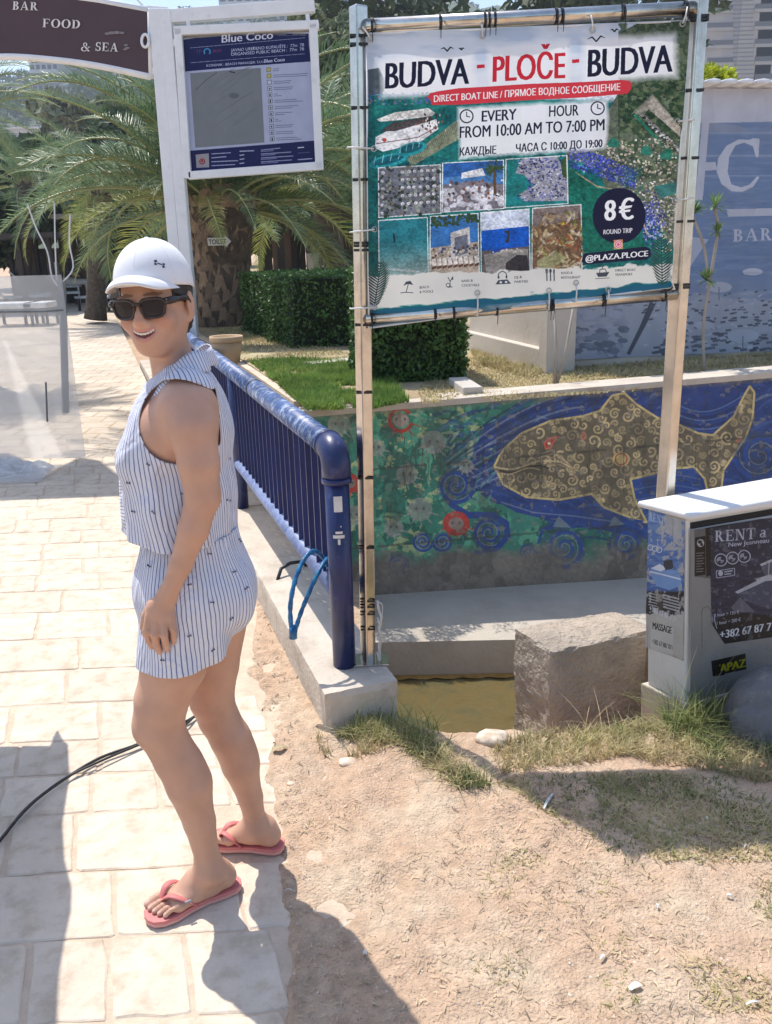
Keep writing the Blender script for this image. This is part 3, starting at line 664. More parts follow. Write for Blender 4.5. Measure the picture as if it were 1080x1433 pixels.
# bicycle hoop set in the kerb and the blue cable lock
M_HOOP = mat('dark_steel', (.03, .03, .035), rough=.45, metal=.4, var=.3, scale=20)
a = G(386, 812, KH); b = G(432, 790, KH)
g = Geo(); mid = (a + b) / 2; top = W(406, 788, mid.y)
g.tube([a + Vector((0, 0, -.02)), a.lerp(top, .55) + Vector((-.012, 0, .012)), top, top.lerp(b, .5) + Vector((.012, 0, .012)), b + Vector((0, 0, -.02))], .0085, n=10)
tag(add('steel_hoop', g, M_HOOP, None, True), 'small black steel hoop sticking up from the kerb beside the blue lock', 'hoop')
M_ROPE = mat('blue_cable', (.012, .16, .34), rough=.4, var=.3, scale=25, col2=(.0, .07, .22), c2at=(.45, .55), c2scale=55, bump=.4, bscale=120, dist=.003)
lk = thing('cable_lock', 'bright blue spiral cable lock looped over the lower rail and hanging to the kerb', 'cable lock', rp(.12, hL))
yb = 2.92
def pp(L): return [W(x, y, d) for x, y, d in L]
def smooth_path(P, k=6):
    P = [Vector(p) for p in P]; out = []
    for i in range(len(P) - 1):
        p0 = P[max(i - 1, 0)]; p1 = P[i]; p2 = P[i + 1]; p3 = P[min(i + 2, len(P) - 1)]
        for j in range(k):
            t = j / k; out.append(.5 * ((2 * p1) + (p2 - p0) * t + (2 * p0 - 5 * p1 + 4 * p2 - p3) * t * t + (3 * p1 - p0 - 3 * p2 + p3) * t ** 3))
    out.append(P[-1]); return out
L1 = smooth_path(pp([(408, 886, 2.83), (406, 850, 2.84), (412, 815, 2.87), (424, 785, 2.92), (438, 771, 2.97), (452, 780, 3.06), (458, 792, 3.08)]))
L2 = smooth_path(pp([(412, 886, 2.83), (420, 860, 2.84), (432, 830, 2.86), (446, 800, 2.90), (458, 782, 2.97), (464, 790, 3.05), (458, 796, 3.08)]))
g = Geo(); g.tube(L1, [.0085 + .0012 * math.sin(i * 2.2) for i in range(len(L1))], n=8); add('cable', g, M_ROPE, lk, True)
g = Geo(); g.tube(L2, [.0085 + .0012 * math.sin(i * 2.2) for i in range(len(L2))], n=8); add('cable', g, M_ROPE, lk, True)
g = Geo(); g.tube(pp([(410, 876, 2.83), (410, 893, 2.83)]), [.014, .015], n=10); add('lock_barrel', g, M_ROPE, lk, True)

# ================================================================ BILLBOARD
M_STEEL = mat('polished_steel', (.62, .58, .52), rough=.22, metal=1.0, var=.12, scale=20, col2=(.30, .26, .21), c2at=(.5, .8), c2scale=7)
M_TIE = mat('black_cable_tie', (.012, .012, .014), rough=.4, var=.1)
M_TIEW = mat('white_cable_tie', (.7, .7, .68), rough=.4, var=.1)
BW = G(515, 925, KH)                      # left post foot
BDIR = Vector((1, .05, 0)).normalized(); BN = Vector((BDIR.y, -BDIR.x, 0))
bb = thing('billboard', 'vinyl boat line billboard laced between two square steel posts', 'billboard', BW)
def bpl(px, py, off=0.0): return WP(px, py, BW + BN * off, BN)
pl_t = bpl(501, 8); pr_t = bpl(977, -6); pr_b = bpl(928, 735)
def sqpost(x_top, x_bot_p, top_z, w):
    pass
g = Geo(); A = Vector((BW.x, BW.y, KH - .02)); B = Vector((pl_t.x, pl_t.y, pl_t.z))
TW = math.radians(32)
def post_geo(A, B, w):
    ax = (B - A).normalized(); X = BDIR; Y = ax.cross(X).normalized(); X, Y = X * math.cos(TW) + Y * math.sin(TW), Y * math.cos(TW) - X * math.sin(TW); g = Geo(); g.box((A + B) / 2, (w, w, (B - A).length), ax=(X, Y, ax)); return g
PWD = .044
add('post', post_geo(A, B, PWD), M_STEEL, bb, bevel=.006, seg=3)
C_ = Vector((pr_b.x, pr_b.y, 0)); D_ = pr_t; dd = (pr_b - pr_t).normalized(); C_ = pr_t + dd * ((pr_t.z + .12) / -dd.z)
add('post', post_geo(C_, D_, .049), M_STEEL, bb, bevel=.006, seg=3)
def lpost(py): t = (B - A); z = WP(505, py, BW, BN).z; return A + t * ((z - A.z) / t.z)
def rpost(py): t = (D_ - C_); z = WP(955, py, BW, BN).z; return C_ + t * ((z - C_.z) / t.z)
# cross pipes, in front of the posts' plane
tl, tr = bpl(512, 37, .01), bpl(968, 12, .01); bl_, br_ = bpl(512, 447, .01), bpl(946, 411, .01)
g = Geo(); g.tube([tl, tr], .021, n=20); add('top_pipe', g, M_STEEL, bb, True)
g = Geo(); g.tube([bl_, br_], .021, n=20); add('bottom_pipe', g, M_STEEL, bb, True)
def tie(c, ax, r, m, sqr=False, tail=True):
    g = Geo(); ax = ax.normalized(); u = BN; v = ax.cross(u).normalized(); n = 4 if sqr else 12
    for k in range(2):
        P = [c + ax * (.004 * (1 if k else -1)) + (u * math.cos(q) + v * math.sin(q)) * r for q in [2 * PI * j / n + (PI / 4 if sqr else 0) for j in range(n)]]
        g.v += [tuple(p) for p in P]
    g.f += [(j, (j + 1) % n, n + (j + 1) % n, n + j) for j in range(n)]; g.mi += [0] * n
    if tail: g.tube([c + u * r * .95, c + u * (r + .012) - v * .0, c + u * (r + .006) - Vector((0, 0, .05))], [.003, .0022, .001], n=5)
    return add('cable_tie', g, m, bb, True)
for px in (614, 676, 682, 690, 776, 784, 870, 958, 520): t_ = (px - 512) / 456; tie(tl.lerp(tr, t_), tr - tl, .0235, M_TIE)
for px in (633, 520, 607, 693, 767, 771, 843, 928): t_ = (px - 512) / 434; tie(bl_.lerp(br_, min(t_, .97)), br_ - bl_, .0235, M_TIE)
axL = (B - A).normalized(); axR = (D_ - C_).normalized()
for py in (52, 64, 152, 252, 340, 344, 350, 454, 548, 667, 764, 838, 846, 856, 877): tie(lpost(py), axL, .038, M_TIE, True, False)
for py in (30, 128, 222, 310, 398, 25, 402): tie(rpost(py), axR, .039, M_TIE, True, False)
# banner
ban_c = [bpl(513, 47, .026), bpl(965, 29, .026), bpl(939, 402, .026), bpl(516, 459, .026)]
bc = Canvas(ban_c, 1500, 1300, (.9, .9, .9))
def paint_board(c):
    rng = np.random.default_rng(12); PX, PY = c.px, c.py
    n = lambda sx, sy, sd, o=4: fbm(PX / sx, PY / sy, sd, o)
    zz = lambda L: [(480 + x * .5556, y * .5556) for x, y in L]
    c.a[:] = (.70, .77, .86); c.blend(np.clip((n(70, 22, 1) - .42) * 4, 0, .8), (.88, .91, .95)); c.blend(np.clip((PY - 70) / 50, 0, .6), (.90, .92, .94))
    # sea
    sea = np.clip((PY - (128 + .03 * (PX - 513))) / 6, 0, 1); c.blend(sea, (.05, .33, .33)); c.blend(sea * np.clip((n(30, 14, 2) - .4) * 3, 0, .8), (.09, .45, .40)); c.blend(sea * (n(9, 5, 3) > .62) * .5, (.03, .24, .27))
    c.blend(np.clip((PY - 380) / 30, 0, 1) * (PX > 760), (.06, .36, .36))
    # far shore left
    c.fill(zz([(62, 175), (90, 170), (110, 210), (100, 235), (62, 240)]), (.25, .30, .33)); 
    for i in range(120): c.ell(*zz([(rng.uniform(62, 230), rng.uniform(232, 262))])[0], 1.6, 1.1, [(.25, .32, .65), (.45, .4, .4), (.15, .3, .3)][rng.integers(3)])
    # hills right, wooded
    hill = zz([(700, 80), (740, 60), (800, 50), (870, 35), (890, 30), (890, 720), (840, 640), (790, 560), (740, 500), (660, 470), (640, 420), (560, 400), (560, 380), (640, 330), (690, 240), (720, 180), (690, 110)])
    c.fill(hill, (.30, .34, .27))
    hm = np.zeros((c.h, c.w)); 
    m1 = ((PX > 860) & (PY < 250)); c.blend(m1 * (n(8, 8, 5) > .47) * .75 * (PX > 865), (.13, .20, .13)); c.blend(m1 * (n(5, 5, 6) > .60) * .6 * (PX > 868), (.36, .42, .27))
    for i in range(500):
        x = rng.uniform(700, 890); y = rng.uniform(180, 330); 
        if x < 735 and y < 180: continue
        p = zz([(x, y)])[0]; c.ell(p[0], p[1], rng.uniform(2, 5), rng.uniform(1.5, 4), [(.12, .20, .13), (.20, .28, .17), (.08, .15, .10), (.32, .36, .25)][rng.integers(4)], .9)
    for k in range(5): c.fill(zz([(725 + k * 6, 288 + k * 3), (780, 235 + 5 * k), (850, 320), (850, 345), (800, 300), (770, 275)]), (.66, .62, .56), .5)
    c.line(zz([(735, 290), (800, 360), (870, 420)]), 4, (.10, .40, .30)); c.line(zz([(745, 282), (850, 378)]), 5, (.45, .44, .42))
    for i in range(44): t = rng.random(); p = zz([(748 + 100 * t + rng.normal() * 3, 290 + 90 * t + rng.normal() * 4)])[0]; c.ell(p[0], p[1], 1.6, 1.2, [(.85, .85, .85), (.12, .12, .14)][i % 2])
    # beach town strip right
    for i in range(1500):
        x = rng.uniform(640, 888); y = rng.uniform(350, 640)
        if y > 430 + (x - 640) * .9 and x < 800: continue
        p = zz([(x, y)])[0]; c.ell(p[0], p[1], rng.uniform(.7, 2.2), rng.uniform(.6, 1.8), [(.72, .66, .56), (.50, .46, .40), (.82, .80, .76), (.22, .28, .22), (.16, .18, .2)][rng.choice(5, p=[.3, .22, .2, .18, .1])])
    for (x, y) in [(680, 358), (762, 378), (812, 388)]: c.fill(zz([(x - 14, y), (x, y - 14), (x + 16, y), (x + 14, y + 14), (x - 12, y + 12)]), (.12, .38, .30))
    c.fill(zz([(780, 470), (850, 455), (860, 480), (800, 500)]), (.16, .38, .36))
    for i in range(900):
        t = rng.random(); x = 570 + 165 * t + rng.normal() * 3; y = 390 + 62 * t + rng.uniform(-32, 30) * (1 - .2 * t); p = zz([(x, y)])[0]; c.ell(p[0], p[1], 1.25, 1.05, [(.16, .22, .60), (.30, .34, .72), (.10, .12, .36), (.62, .62, .72)][rng.choice(4, p=[.45, .3, .15, .1])])
    for i in range(420):
        p = zz([(rng.normal(775, 16), rng.normal(560, 30))])[0]; c.ell(p[0], p[1], 1.25, 1.05, [(.16, .22, .60), (.30, .34, .72), (.10, .12, .36), (.62, .62, .72)][rng.integers(4)])
    c.line(zz([(570, 425), (640, 470), (700, 480), (740, 520), (765, 590)]), 2, (.62, .55, .40))
    # boat and jetty, left
    c.fill(zz([(160, 400), (290, 300), (292, 350), (175, 418)]), (.45, .48, .38))
    for k in range(30): t = k / 30; a = np.array([165, 402]) * (1 - t) + np.array([288, 302]) * t; c.line(zz([tuple(a), tuple(a + (5, 15))]), .8, (.28, .32, .26))
    c.fill(zz([(85, 300), (130, 282), (215, 272), (232, 284), (225, 292), (120, 304), (92, 306)]), (.90, .89, .86)); c.fill(zz([(82, 345), (120, 325), (235, 300), (240, 325), (190, 360), (100, 382), (80, 372)]), (.88, .88, .88))
    c.fill(zz([(95, 330), (125, 308), (220, 292), (228, 302), (130, 330)]), (.22, .20, .20)); c.line(zz([(84, 362), (190, 345), (240, 318)]), 1.2, (.35, .2, .2)); c.ell(*zz([(104, 352)])[0], 3, 2.6, (.7, .18, .16))
    for i in range(40): p = zz([(rng.uniform(180, 262), rng.uniform(285, 335))])[0]; c.ell(p[0], p[1], 1.1, 1.8, [(.15, .14, .14), (.75, .7, .66), (.5, .25, .2)][i % 3])
    for (x, y, w_) in [(115, 405, 52), (172, 375, 40)]:
        p = zz([(x, y)])[0]; c.ell(p[0], p[1], w_ * .55, 9, (.10, .52, .55), 1, -.25); c.ell(p[0], p[1] - 1, w_ * .42, 5.5, (.05, .30, .36), 1, -.25)
        for k in range(4): c.line([(p[0] - w_ * .4 + k * w_ * .22, p[1] + 6 - k * 3), (p[0] - w_ * .36 + k * w_ * .22, p[1] - 6 - k * 2)], 1.2, (.45, .72, .72))
    # sea under the circle
    c.fill(zz([(566, 420), (640, 475), (700, 490), (745, 560), (760, 620), (600, 665), (566, 660)]), (.06, .36, .29)); c.blend((n(12, 12, 31) > .55) * .35 * ((PX > 795) & (PX < 900) & (PY > 235)), (.03, .28, .25))
    mm = np.clip((PY - 120) / 10, 0, 1); c.a *= (1 + mm * ((n(3.2, 2.6, 71, 3) - .5) * .75 + (n(22, 16, 72) - .5) * .5))[..., None]; c.a = np.clip(c.a, 0, 1).astype(np.float32)
    # title
    def soft(pts, r, k=5):
        pts = np.array(pts, float); ce = pts.mean(0); dd = None; m_ = len(pts); pts = pts[np.argsort(np.arctan2(*(pts - ce).T[::-1]))]
        for i in range(m_):
            a, b = pts[i], pts[(i + 1) % m_]; e = b - a; L = np.hypot(*e) + 1e-9; q = ((PX - a[0]) * e[1] - (PY - a[1]) * e[0]) / L; q = q if ((ce[0] - a[0]) * e[1] - (ce[1] - a[1]) * e[0]) < 0 else -q; dd = q if dd is None else np.maximum(dd, q)
        c.blend(np.clip((r * .9 - dd + 4 * (n(14, 9, 88) - .5)) / (r * 1.5), 0, 1) ** .8 * .95, (.96, .96, .97))
    for q in ([(534, 86), (660, 76), (664, 126), (536, 134)], [(684, 66), (794, 58), (796, 112), (686, 120)], [(818, 56), (944, 48), (946, 106), (820, 114)]): soft(q, 7)
    NV, RD_ = (.055, .06, .14), (.76, .10, .15)
    c.text('BUDVA', (540, 123.5), (655, 117.5), 38, NV, .022); c.text('PLOČE', (690, 115), (790, 109), 38, RD_, .022); c.text('BUDVA', (824, 107), (940, 100), 40, NV, .022)
    c.fill([(667, 96), (678, 95), (678, 90), (667, 91)], RD_); c.fill([(801, 88), (811, 87), (811, 82), (801, 83)], RD_)
    for (x, y, r) in [(262, 126, 9), (298, 124, 4), (638, 100, 12), (683, 78, 6)]:
        p = zz([(x, y)])[0]; r2 = r * 1.0; c.line([(p[0] - r2, p[1] - 1), (p[0] - r2 * .5, p[1] - r2 * .32), (p[0], p[1] + r2 * .2), (p[0] + r2 * .5, p[1] - r2 * .42), (p[0] + r2, p[1] - r2 * .2)], [.6, 2, 2, 2, .5], (.08, .09, .12))
    br = [(600, 131), (612, 128), (640, 124), (720, 119), (800, 115), (870, 111.5), (882, 113), (884, 124), (878, 131), (800, 137), (700, 143), (640, 147), (604, 147)]
    c.fill(br, (.80, .16, .20)); c.line([(598, 136), (660, 128), (884, 117)], 3, (.80, .16, .20)); c.text('DIRECT BOAT LINE / ПРЯМОЕ ВОДНОЕ СООБЩЕНИЕ', (607, 143), (868, 126), 10, (.95, .95, .95), .016)
    soft([(641, 152), (850, 141), (850, 160), (850, 190), (846, 208), (644, 221)], 4)
    c.text('EVERY', (674, 170.5), (722, 167.5), 16, NV, .014); c.text('HOUR', (768, 163.5), (810, 161), 16, NV, .014)
    c.fill([(728, 150), (762, 148), (763, 166), (729, 168)], (.93, .94, .96))
    for (x, y) in [(652.5, 163), (837, 151)]: c.ring(x, y, 9, 1.8, NV); c.line([(x, y - 6), (x, y), (x + 4.5, y + 1)], 1.4, NV)
    c.text('FROM 10:00 AM TO 7:00 PM', (643, 193.5), (846, 182), 17, NV, .014)
    c.text('КАЖДЫЕ', (643, 218), (694, 215), 11.5, NV, .020); c.text('ЧАСА С 10:00 ДО 19:00', (722, 213), (843, 205.5), 11.5, NV, .020)
    # photo tiles
    def tile(q, f):
        q = np.array(zz(q)); H = homog(q, [(0, 0), (1, 0), (1, 1), (0, 1)]); Hi = np.linalg.inv(H)
        def P(u, v): r = Hi @ np.array([u, v, 1]); return tuple(r[:2] / r[2])
        ce = q.mean(0); c.fill(ce + (q - ce) * 1.035, (.88, .90, .90)); f(P, lambda L, col, al=1: c.fill([P(*t) for t in L], col, al), lambda u, v, r, col, ry=None, al=1: c.ell(*P(u, v), r, ry or r, col, al, n=12), q)
    def t1(P, F, E, q):
        F([(0, 0), (1, 0), (1, 1), (0, 1)], (.36, .38, .42))
        for i in range(260): E(rng.random(), rng.random(), rng.uniform(1, 3), [(.14, .18, .14), (.2, .22, .26), (.52, .55, .5), (.4, .36, .34)][rng.integers(4)])
        for i in range(9):
            for j in range(6):
                if j < 5 - 0 and i > 2 or i == 0: E(.06 + i * .105 + rng.normal() * .008, .1 + j * .165, 2.6, (.80, .80, .82), 2.2); E(.065 + i * .105, .105 + j * .165, 1.0, (.5, .5, .56))
    def t2(P, F, E, q):
        F([(0, 0), (1, 0), (1, 1), (0, 1)], (.22, .42, .66)); F([(0, 0), (1, 0), (1, .25), (0, .3)], (.12, .30, .58)); F([(.3, .22), (.65, .14), (.7, .3), (.3, .34)], (.85, .86, .88)); F([(0, .45), (.5, .4), (1, .5), (1, 1), (0, 1)], (.42, .40, .44))
        for i in range(60): E(rng.uniform(.02, .98), rng.uniform(.55, .98), rng.uniform(2, 5), (.84, .84, .88), al=.8)
        for i in range(50): E(rng.uniform(.02, .98), rng.uniform(.4, .8), rng.uniform(1, 2.4), [(.45, .25, .16), (.2, .18, .22), (.86, .86, .86)][i % 3])
        for i in range(30): a = rng.uniform(0, 6.28); c.line([P(.85, .16), P(.85 + .16 * math.cos(a), .16 + .18 * math.sin(a))], 1.4, (.16, .24, .12))
        F([(.83, .2), (.87, .2), (.89, .7), (.84, .7)], (.30, .22, .14))
    def t3(P, F, E, q):
        F([(0, 0), (1, 0), (1, 1), (0, 1)], (.07, .42, .42)); F([(.25, 0), (.85, 0), (1, .5), (1, .95), (.3, .9), (.2, .75), (.45, .6), (.3, .35), (.15, .3)], (.55, .55, .60))
        for i in range(330):
            u = rng.uniform(.18, .98); v = rng.uniform(0, .92)
            if .3 < v < .75 and u < .34: continue
            E(u, v, 1.3, [(.15, .2, .5), (.3, .34, .62), (.78, .78, .82), (.10, .12, .3)][rng.integers(4)], 1.1)
        F([(.9, .1), (1, 0), (1, .5), (.92, .4)], (.16, .25, .14))
    def t4(P, F, E, q):
        for k in range(14): v = k / 14; F([(0, v), (1, v), (1, v + .08), (0, v + .08)], tuple(np.array((.10, .40, .45)) * (1 - max(0, v - .3) * 1.2) + np.array((.62, .60, .55)) * max(0, v - .3) * 1.2))
        c.line([P(0, .75), P(.4, .8), P(.8, .86), P(1, .95)], 3, (.62, .66, .66), .7); F([(.28, .22), (.31, .2), (.33, .36), (.30, .36)], (.05, .1, .14))
    def t5(P, F, E, q):
        F([(0, 0), (1, 0), (1, 1), (0, 1)], (.16, .38, .66)); F([(0, .5), (1, .45), (1, 1), (0, 1)], (.60, .54, .48)); F([(.42, .28), (.82, .2), (.84, .66), (.44, .72)], (.72, .70, .68)); F([(.5, .36), (.78, .32), (.78, .62), (.52, .66)], (.34, .36, .42))
        for i in range(70): E(rng.uniform(0, 1), rng.uniform(0, .16), rng.uniform(1.5, 3), (.14, .22, .14)); E(rng.uniform(.0, 1), rng.uniform(.5, .74), rng.uniform(1, 2.4), [(.3, .22, .18), (.8, .76, .7), (.2, .24, .4)][i % 3])
        for i in range(9): u = .03 + i * .11; F([(u, .68), (u + .08, .66), (u + .10, .78), (u + .02, .80)], (.86, .82, .78)); F([(u, .80), (u + .10, .78), (u + .10, .82), (u + .01, .84)], (.30, .2, .15))
    def t6(P, F, E, q):
        F([(0, 0), (1, 0), (1, 1), (0, 1)], (.74, .78, .86)); F([(0, .28), (1, .26), (1, .62), (0, .62)], (.05, .26, .66)); F([(0, .6), (1, .58), (1, 1), (0, 1)], (.30, .28, .28)); F([(.05, .66), (.5, .60), (.98, .62), (.92, .98), (.1, .98)], (.50, .48, .46))
        F([(.5, .82), (.74, .70), (.95, .72), (1, 1), (.5, 1)], (.16, .15, .16)); F([(.5, .5), (.56, .36), (.46, .32), (.6, .3), (.58, .5)], (.15, .14, .14)); F([(.2, .6), (.5, .56), (.5, .6), (.2, .66)], (.08, .2, .5))
        for i in range(14): E(.1 + .8 * rng.random(), .6 + .06 * rng.random(), 1.3, (.72, .68, .62))
    def t7(P, F, E, q):
        F([(0, 0), (1, 0), (1, 1), (0, 1)], (.38, .28, .20)); F([(0, 0), (1, 0), (1, .2), (0, .3)], (.46, .40, .38))
        for i in range(150): a = rng.uniform(0, 3.14); u, v = rng.random(), rng.uniform(.1, 1); c.line([P(u - .09 * math.cos(a), v - .07 * math.sin(a)), P(u, v), P(u + .09 * math.cos(a), v + .07 * math.sin(a))], [1, 4, 1], [(.66, .58, .42), (.52, .40, .26), (.30, .22, .17), (.74, .70, .60), (.60, .26, .14), (.44, .46, .20)][rng.choice(6, p=[.3, .25, .2, .15, .05, .05])], .85)
        F([(.1, .8), (.5, .7), (.7, .8), (.3, 1), (.1, 1)], (.58, .60, .40), .7); E(.62, .27, 2.2, (.78, .72, .1))
    for q, f in (([(90, 424), (243, 416), (245, 536), (91, 547)], t1), ([(252, 412), (403, 404), (405, 524), (251, 533)], t2), ([(412, 402), (562, 393), (564, 512), (411, 522)], t3), ([(90, 557), (211, 549), (214, 704), (92, 716)], t4), ([(221, 547), (339, 539), (342, 697), (219, 706)], t5), ([(348, 537), (468, 528), (471, 688), (349, 697)], t6), ([(479, 526), (597, 517), (600, 680), (477, 690)], t7)): tile(q, f)
    mm = ((PX > 526) & (PX < 818) & (PY > 222 - (PX - 530) * .045)); c.a *= (1 + mm * ((n(2.6, 2.0, 73, 3) - .5) * .6 + (n(12, 9, 74) - .5) * .55))[..., None]; c.a = np.clip(c.a, 0, 1).astype(np.float32)
    # price disc
    c.ell(865.5, 302, 37, 39, (.055, .06, .15)); c.text('8', (846, 309), (860, 308), 30, (.96, .96, .96), .022); c.text('€', (866, 308), (885, 306.5), 30, (.96, .96, .96), .022); c.text('ROUND TRIP', (844, 328), (884, 325.5), 6.8, (.94, .94, .94), .012)
    for k, col in enumerate([(.95, .7, .35), (.86, .25, .35), (.6, .2, .6)]): c.fill([(858.5 + k, 336 + k), (871 - k, 335 + k), (871.5 - k, 348 - k), (859 + k, 349 - k)], col, .8)
    c.fill([(861, 338.5), (869, 338), (869, 346), (861, 346.5)], (.86, .25, .40)); c.ring(865, 342.2, 2.6, 1.0, (.95, .9, .9)); c.ring(865, 342.2, 5, .8, (.95, .9, .9))
    c.fill([(816, 355), (903, 345), (909, 348), (911, 358), (905, 363), (820, 370), (813, 366)], (.055, .06, .15)); c.text('@PLAZA.PLOCE', (819, 366), (906, 358.5), 8.5, (.94, .94, .94), .02)
    # pale torn band
    Yb = 385 - (PX - 520) * .04 + 9 * (fbm(PX / 16, PY / 7, 51) - .5) * 1.6; lowr = PY - (434 - (PX - 516) * .094) - 8 * (fbm(PX / 24, PY / 6, 52) - .5)
    c.blend(np.clip((PY - Yb) / 2, 0, 1) * np.clip(-lowr / 1.5, 0, 1), (.84, .83, .80)); c.blend(np.clip(lowr / 1.5, 0, 1), (.06, .28, .38)); c.blend(np.clip((lowr - 9) / 5, 0, .7) , (.55, .6, .62))
    IC = (.20, .22, .26)
    for (x, w1, w2, y) in [(571, 'BEACH', '& POOLS', 405), (630, 'BARS &', 'COCKTAILS', 396), (704, 'DJ &', 'PARTIES', 391), (770, 'FOOD &', 'RESTAURANT', 385), (846, 'DIRECT BOAT', 'TRANSPORT', 381)]:
        dx = 16 if x < 700 else (15 if x != 704 else 16); L_ = len(w2) * 2.7; c.text(w1, (x + dx, y - 1), (x + dx + len(w1) * 2.6, y - 1.9), 3.6, IC, .012); c.text(w2, (x + dx, y + 5.2), (x + dx + L_, y + 4.4), 3.6, IC, .012)
    def I(L, wd=1.1): c.line(L, wd, IC)
    x, y = 570, 402; I([(x - 10, y + 8), (x - 4, y + 7), (x + 6, y + 7.5), (x + 8, y + 8)]); I([(x - 2, y + 7), (x + 2, y - 8)]); c.fill([(x - 6, y - 2), (x - 2, y - 8), (x + 4, y - 9), (x + 8, y - 3), (x + 1, y - 5)], IC)
    x, y = 630, 396; I([(x - 3, y - 8), (x, y - 2), (x + 4, y - 9)]); I([(x, y - 2), (x, y + 5)]); I([(x - 4, y + 6), (x + 3, y + 5.6)]); c.ring(x - 3, y + 3, 2.6, 1, IC); c.ell(x + 3, y - 6, 1.6, 1.6, IC)
    x, y = 703, 389; c.ring(x, y - 3, 6, 1.3, IC, a0=3.1, a1=6.4); c.ell(x - 5.6, y - 1, 1.4, 2.2, IC); c.ell(x + 5.6, y - 1.4, 1.4, 2.2, IC); c.fill([(x - 10, y + 9), (x - 6, y + 3), (x + 7, y + 2), (x + 12, y + 8)], IC); c.ell(x - 2.5, y + 6, 2, 1.5, (.84, .83, .8)); c.ell(x + 5, y + 5.6, 2, 1.5, (.84, .83, .8))
    x, y = 770, 385; [I([(x - 5 + 5 * k, y - 8), (x - 4.6 + 5 * k, y + 8)], 1.6) for k in range(3)]; [I([(x - 6.6 + k, y - 9), (x - 6.4 + k, y - 3)], .7) for k in range(4)]; c.ell(x + .2, y - 6, 1.8, 3, IC); c.ell(x + 5, y - 5, 1.2, 4, IC)
    x, y = 843, 380; c.fill([(x - 9, y + 2), (x + 10, y + .6), (x + 6, y + 7), (x - 6, y + 7.6)], IC); I([(x - 4, y + 2), (x - 3.4, y - 3), (x + 4, y - 3.6), (x + 6, y + 1)]); I([(x, y - 3), (x, y - 9)]); I([(x - 10, y + 10), (x + 10, y + 9)], .8)
    for (x0, y0, x1, y1, sc_, sg) in [(524, 428, 533, 366, 1.0, 1), (926, 398, 925, 330, 1.0, -1)]:
        for k in range(17):
            t = k / 17; p = np.array([x0 + (x1 - x0) * t, y0 + (y1 - y0) * t]); L = 20 * math.sin(PI * (.16 + .8 * t)) 
            for sd in (-1, 1): c.line([tuple(p), (p[0] + sd * L * .5, p[1] - L * .34), (p[0] + sd * L * .86, p[1] - L * .70)], [1.4, 2.4, .4], (.12, .22, .19))
        c.line([(x0, y0), (x1, y1)], 1.3, (.12, .22, .19))
paint_board(bc)
bc.a = np.clip(bc.a, 0, 1) ** .80
M_BAN = print_mat('banner_print', bc, rough=.42, spec=.4, bump=.12, bscale=7, grime=.04, trans=.42)
ban = print_obj('banner', bc, M_BAN, bb, bulge=lambda u, v: .006 * math.sin(u * 9 + 1) * math.sin(v * 7) + .003 * math.sin(u * 23 - v * 5), nx=60, ny=44)
# banner thickness: a hem tube all round
g = Geo(); q = ban_c; n_ = -BN * .004
for i in range(4): g.tube([q[i] + n_, q[(i + 1) % 4] + n_], .0035, n=6)
add('hem', g, mat('banner_hem', (.75, .77, .78), rough=.5), bb, True)
M_EYE = mat('eyelet_brass', (.5, .5, .48), rough=.3, metal=1)
for (px, py, qx, qy, side) in [(675, 50, 674, 34, 0), (829, 42, 827, 22, 0), (955, 33, 962, 10, 0), (518, 54, 508, 38, 0), (523, 208, 486, 206, 1), (524, 321, 490, 325, 1), (524, 430, 490, 432, 1), (948, 170, 972, 167, 1), (944, 281, 970, 277, 1), (668, 410, 668, 442, 0), (768, 407, 768, 434, 0), (806, 396, 806, 422, 0), (851, 405, 851, 420, 0), (936, 388, 944, 405, 0)]:
    p = bpl(px, py, .031); e = bpl(qx, qy, .036)
    gg = Geo(); gg.tube([p + (Vector((math.cos(a), 0, math.sin(a)))) * .008 for a in np.linspace(0, 2 * PI, 11)], .0022, n=5); add('eyelet', gg, M_EYE, bb, True)
    gg = Geo(); gg.tube([p, p.lerp(e, .5) + BN * .008, e, e - BN * .03], .0026, n=6); add('white_tie', gg, M_TIEW, bb, True)
# scraps of plastic tape round the foot
M_TAPE = mat('clear_tape', (.75, .73, .70), rough=.25, var=.1, trans=.3)
g = Geo(); p = lpost(880)
for k in range(7): 
    a = lpost(838 + k * 12) + BDIR * (.032 + .012 * random.random()) + BN * .02; g.tube([a, a + Vector((.012 * random.random(), 0, -.03)), a + Vector((.02 * random.random() - .004, 0, -.07))], [.004, .006, .002], n=5)
g.tube(smooth_path([lpost(842) + BDIR * .03, lpost(848) + BDIR * .055, lpost(868) + BDIR * .05, lpost(872) + BDIR * .03]), .0018, n=5)
add('tape', g, M_TAPE, bb, True)
g = Geo(); g.box(Vector((BW.x + .01, BW.y, KH + .004)), (.13, .10, .008), rz=.05); add('base_plate', g, M_STEEL, bb, bevel=.001)

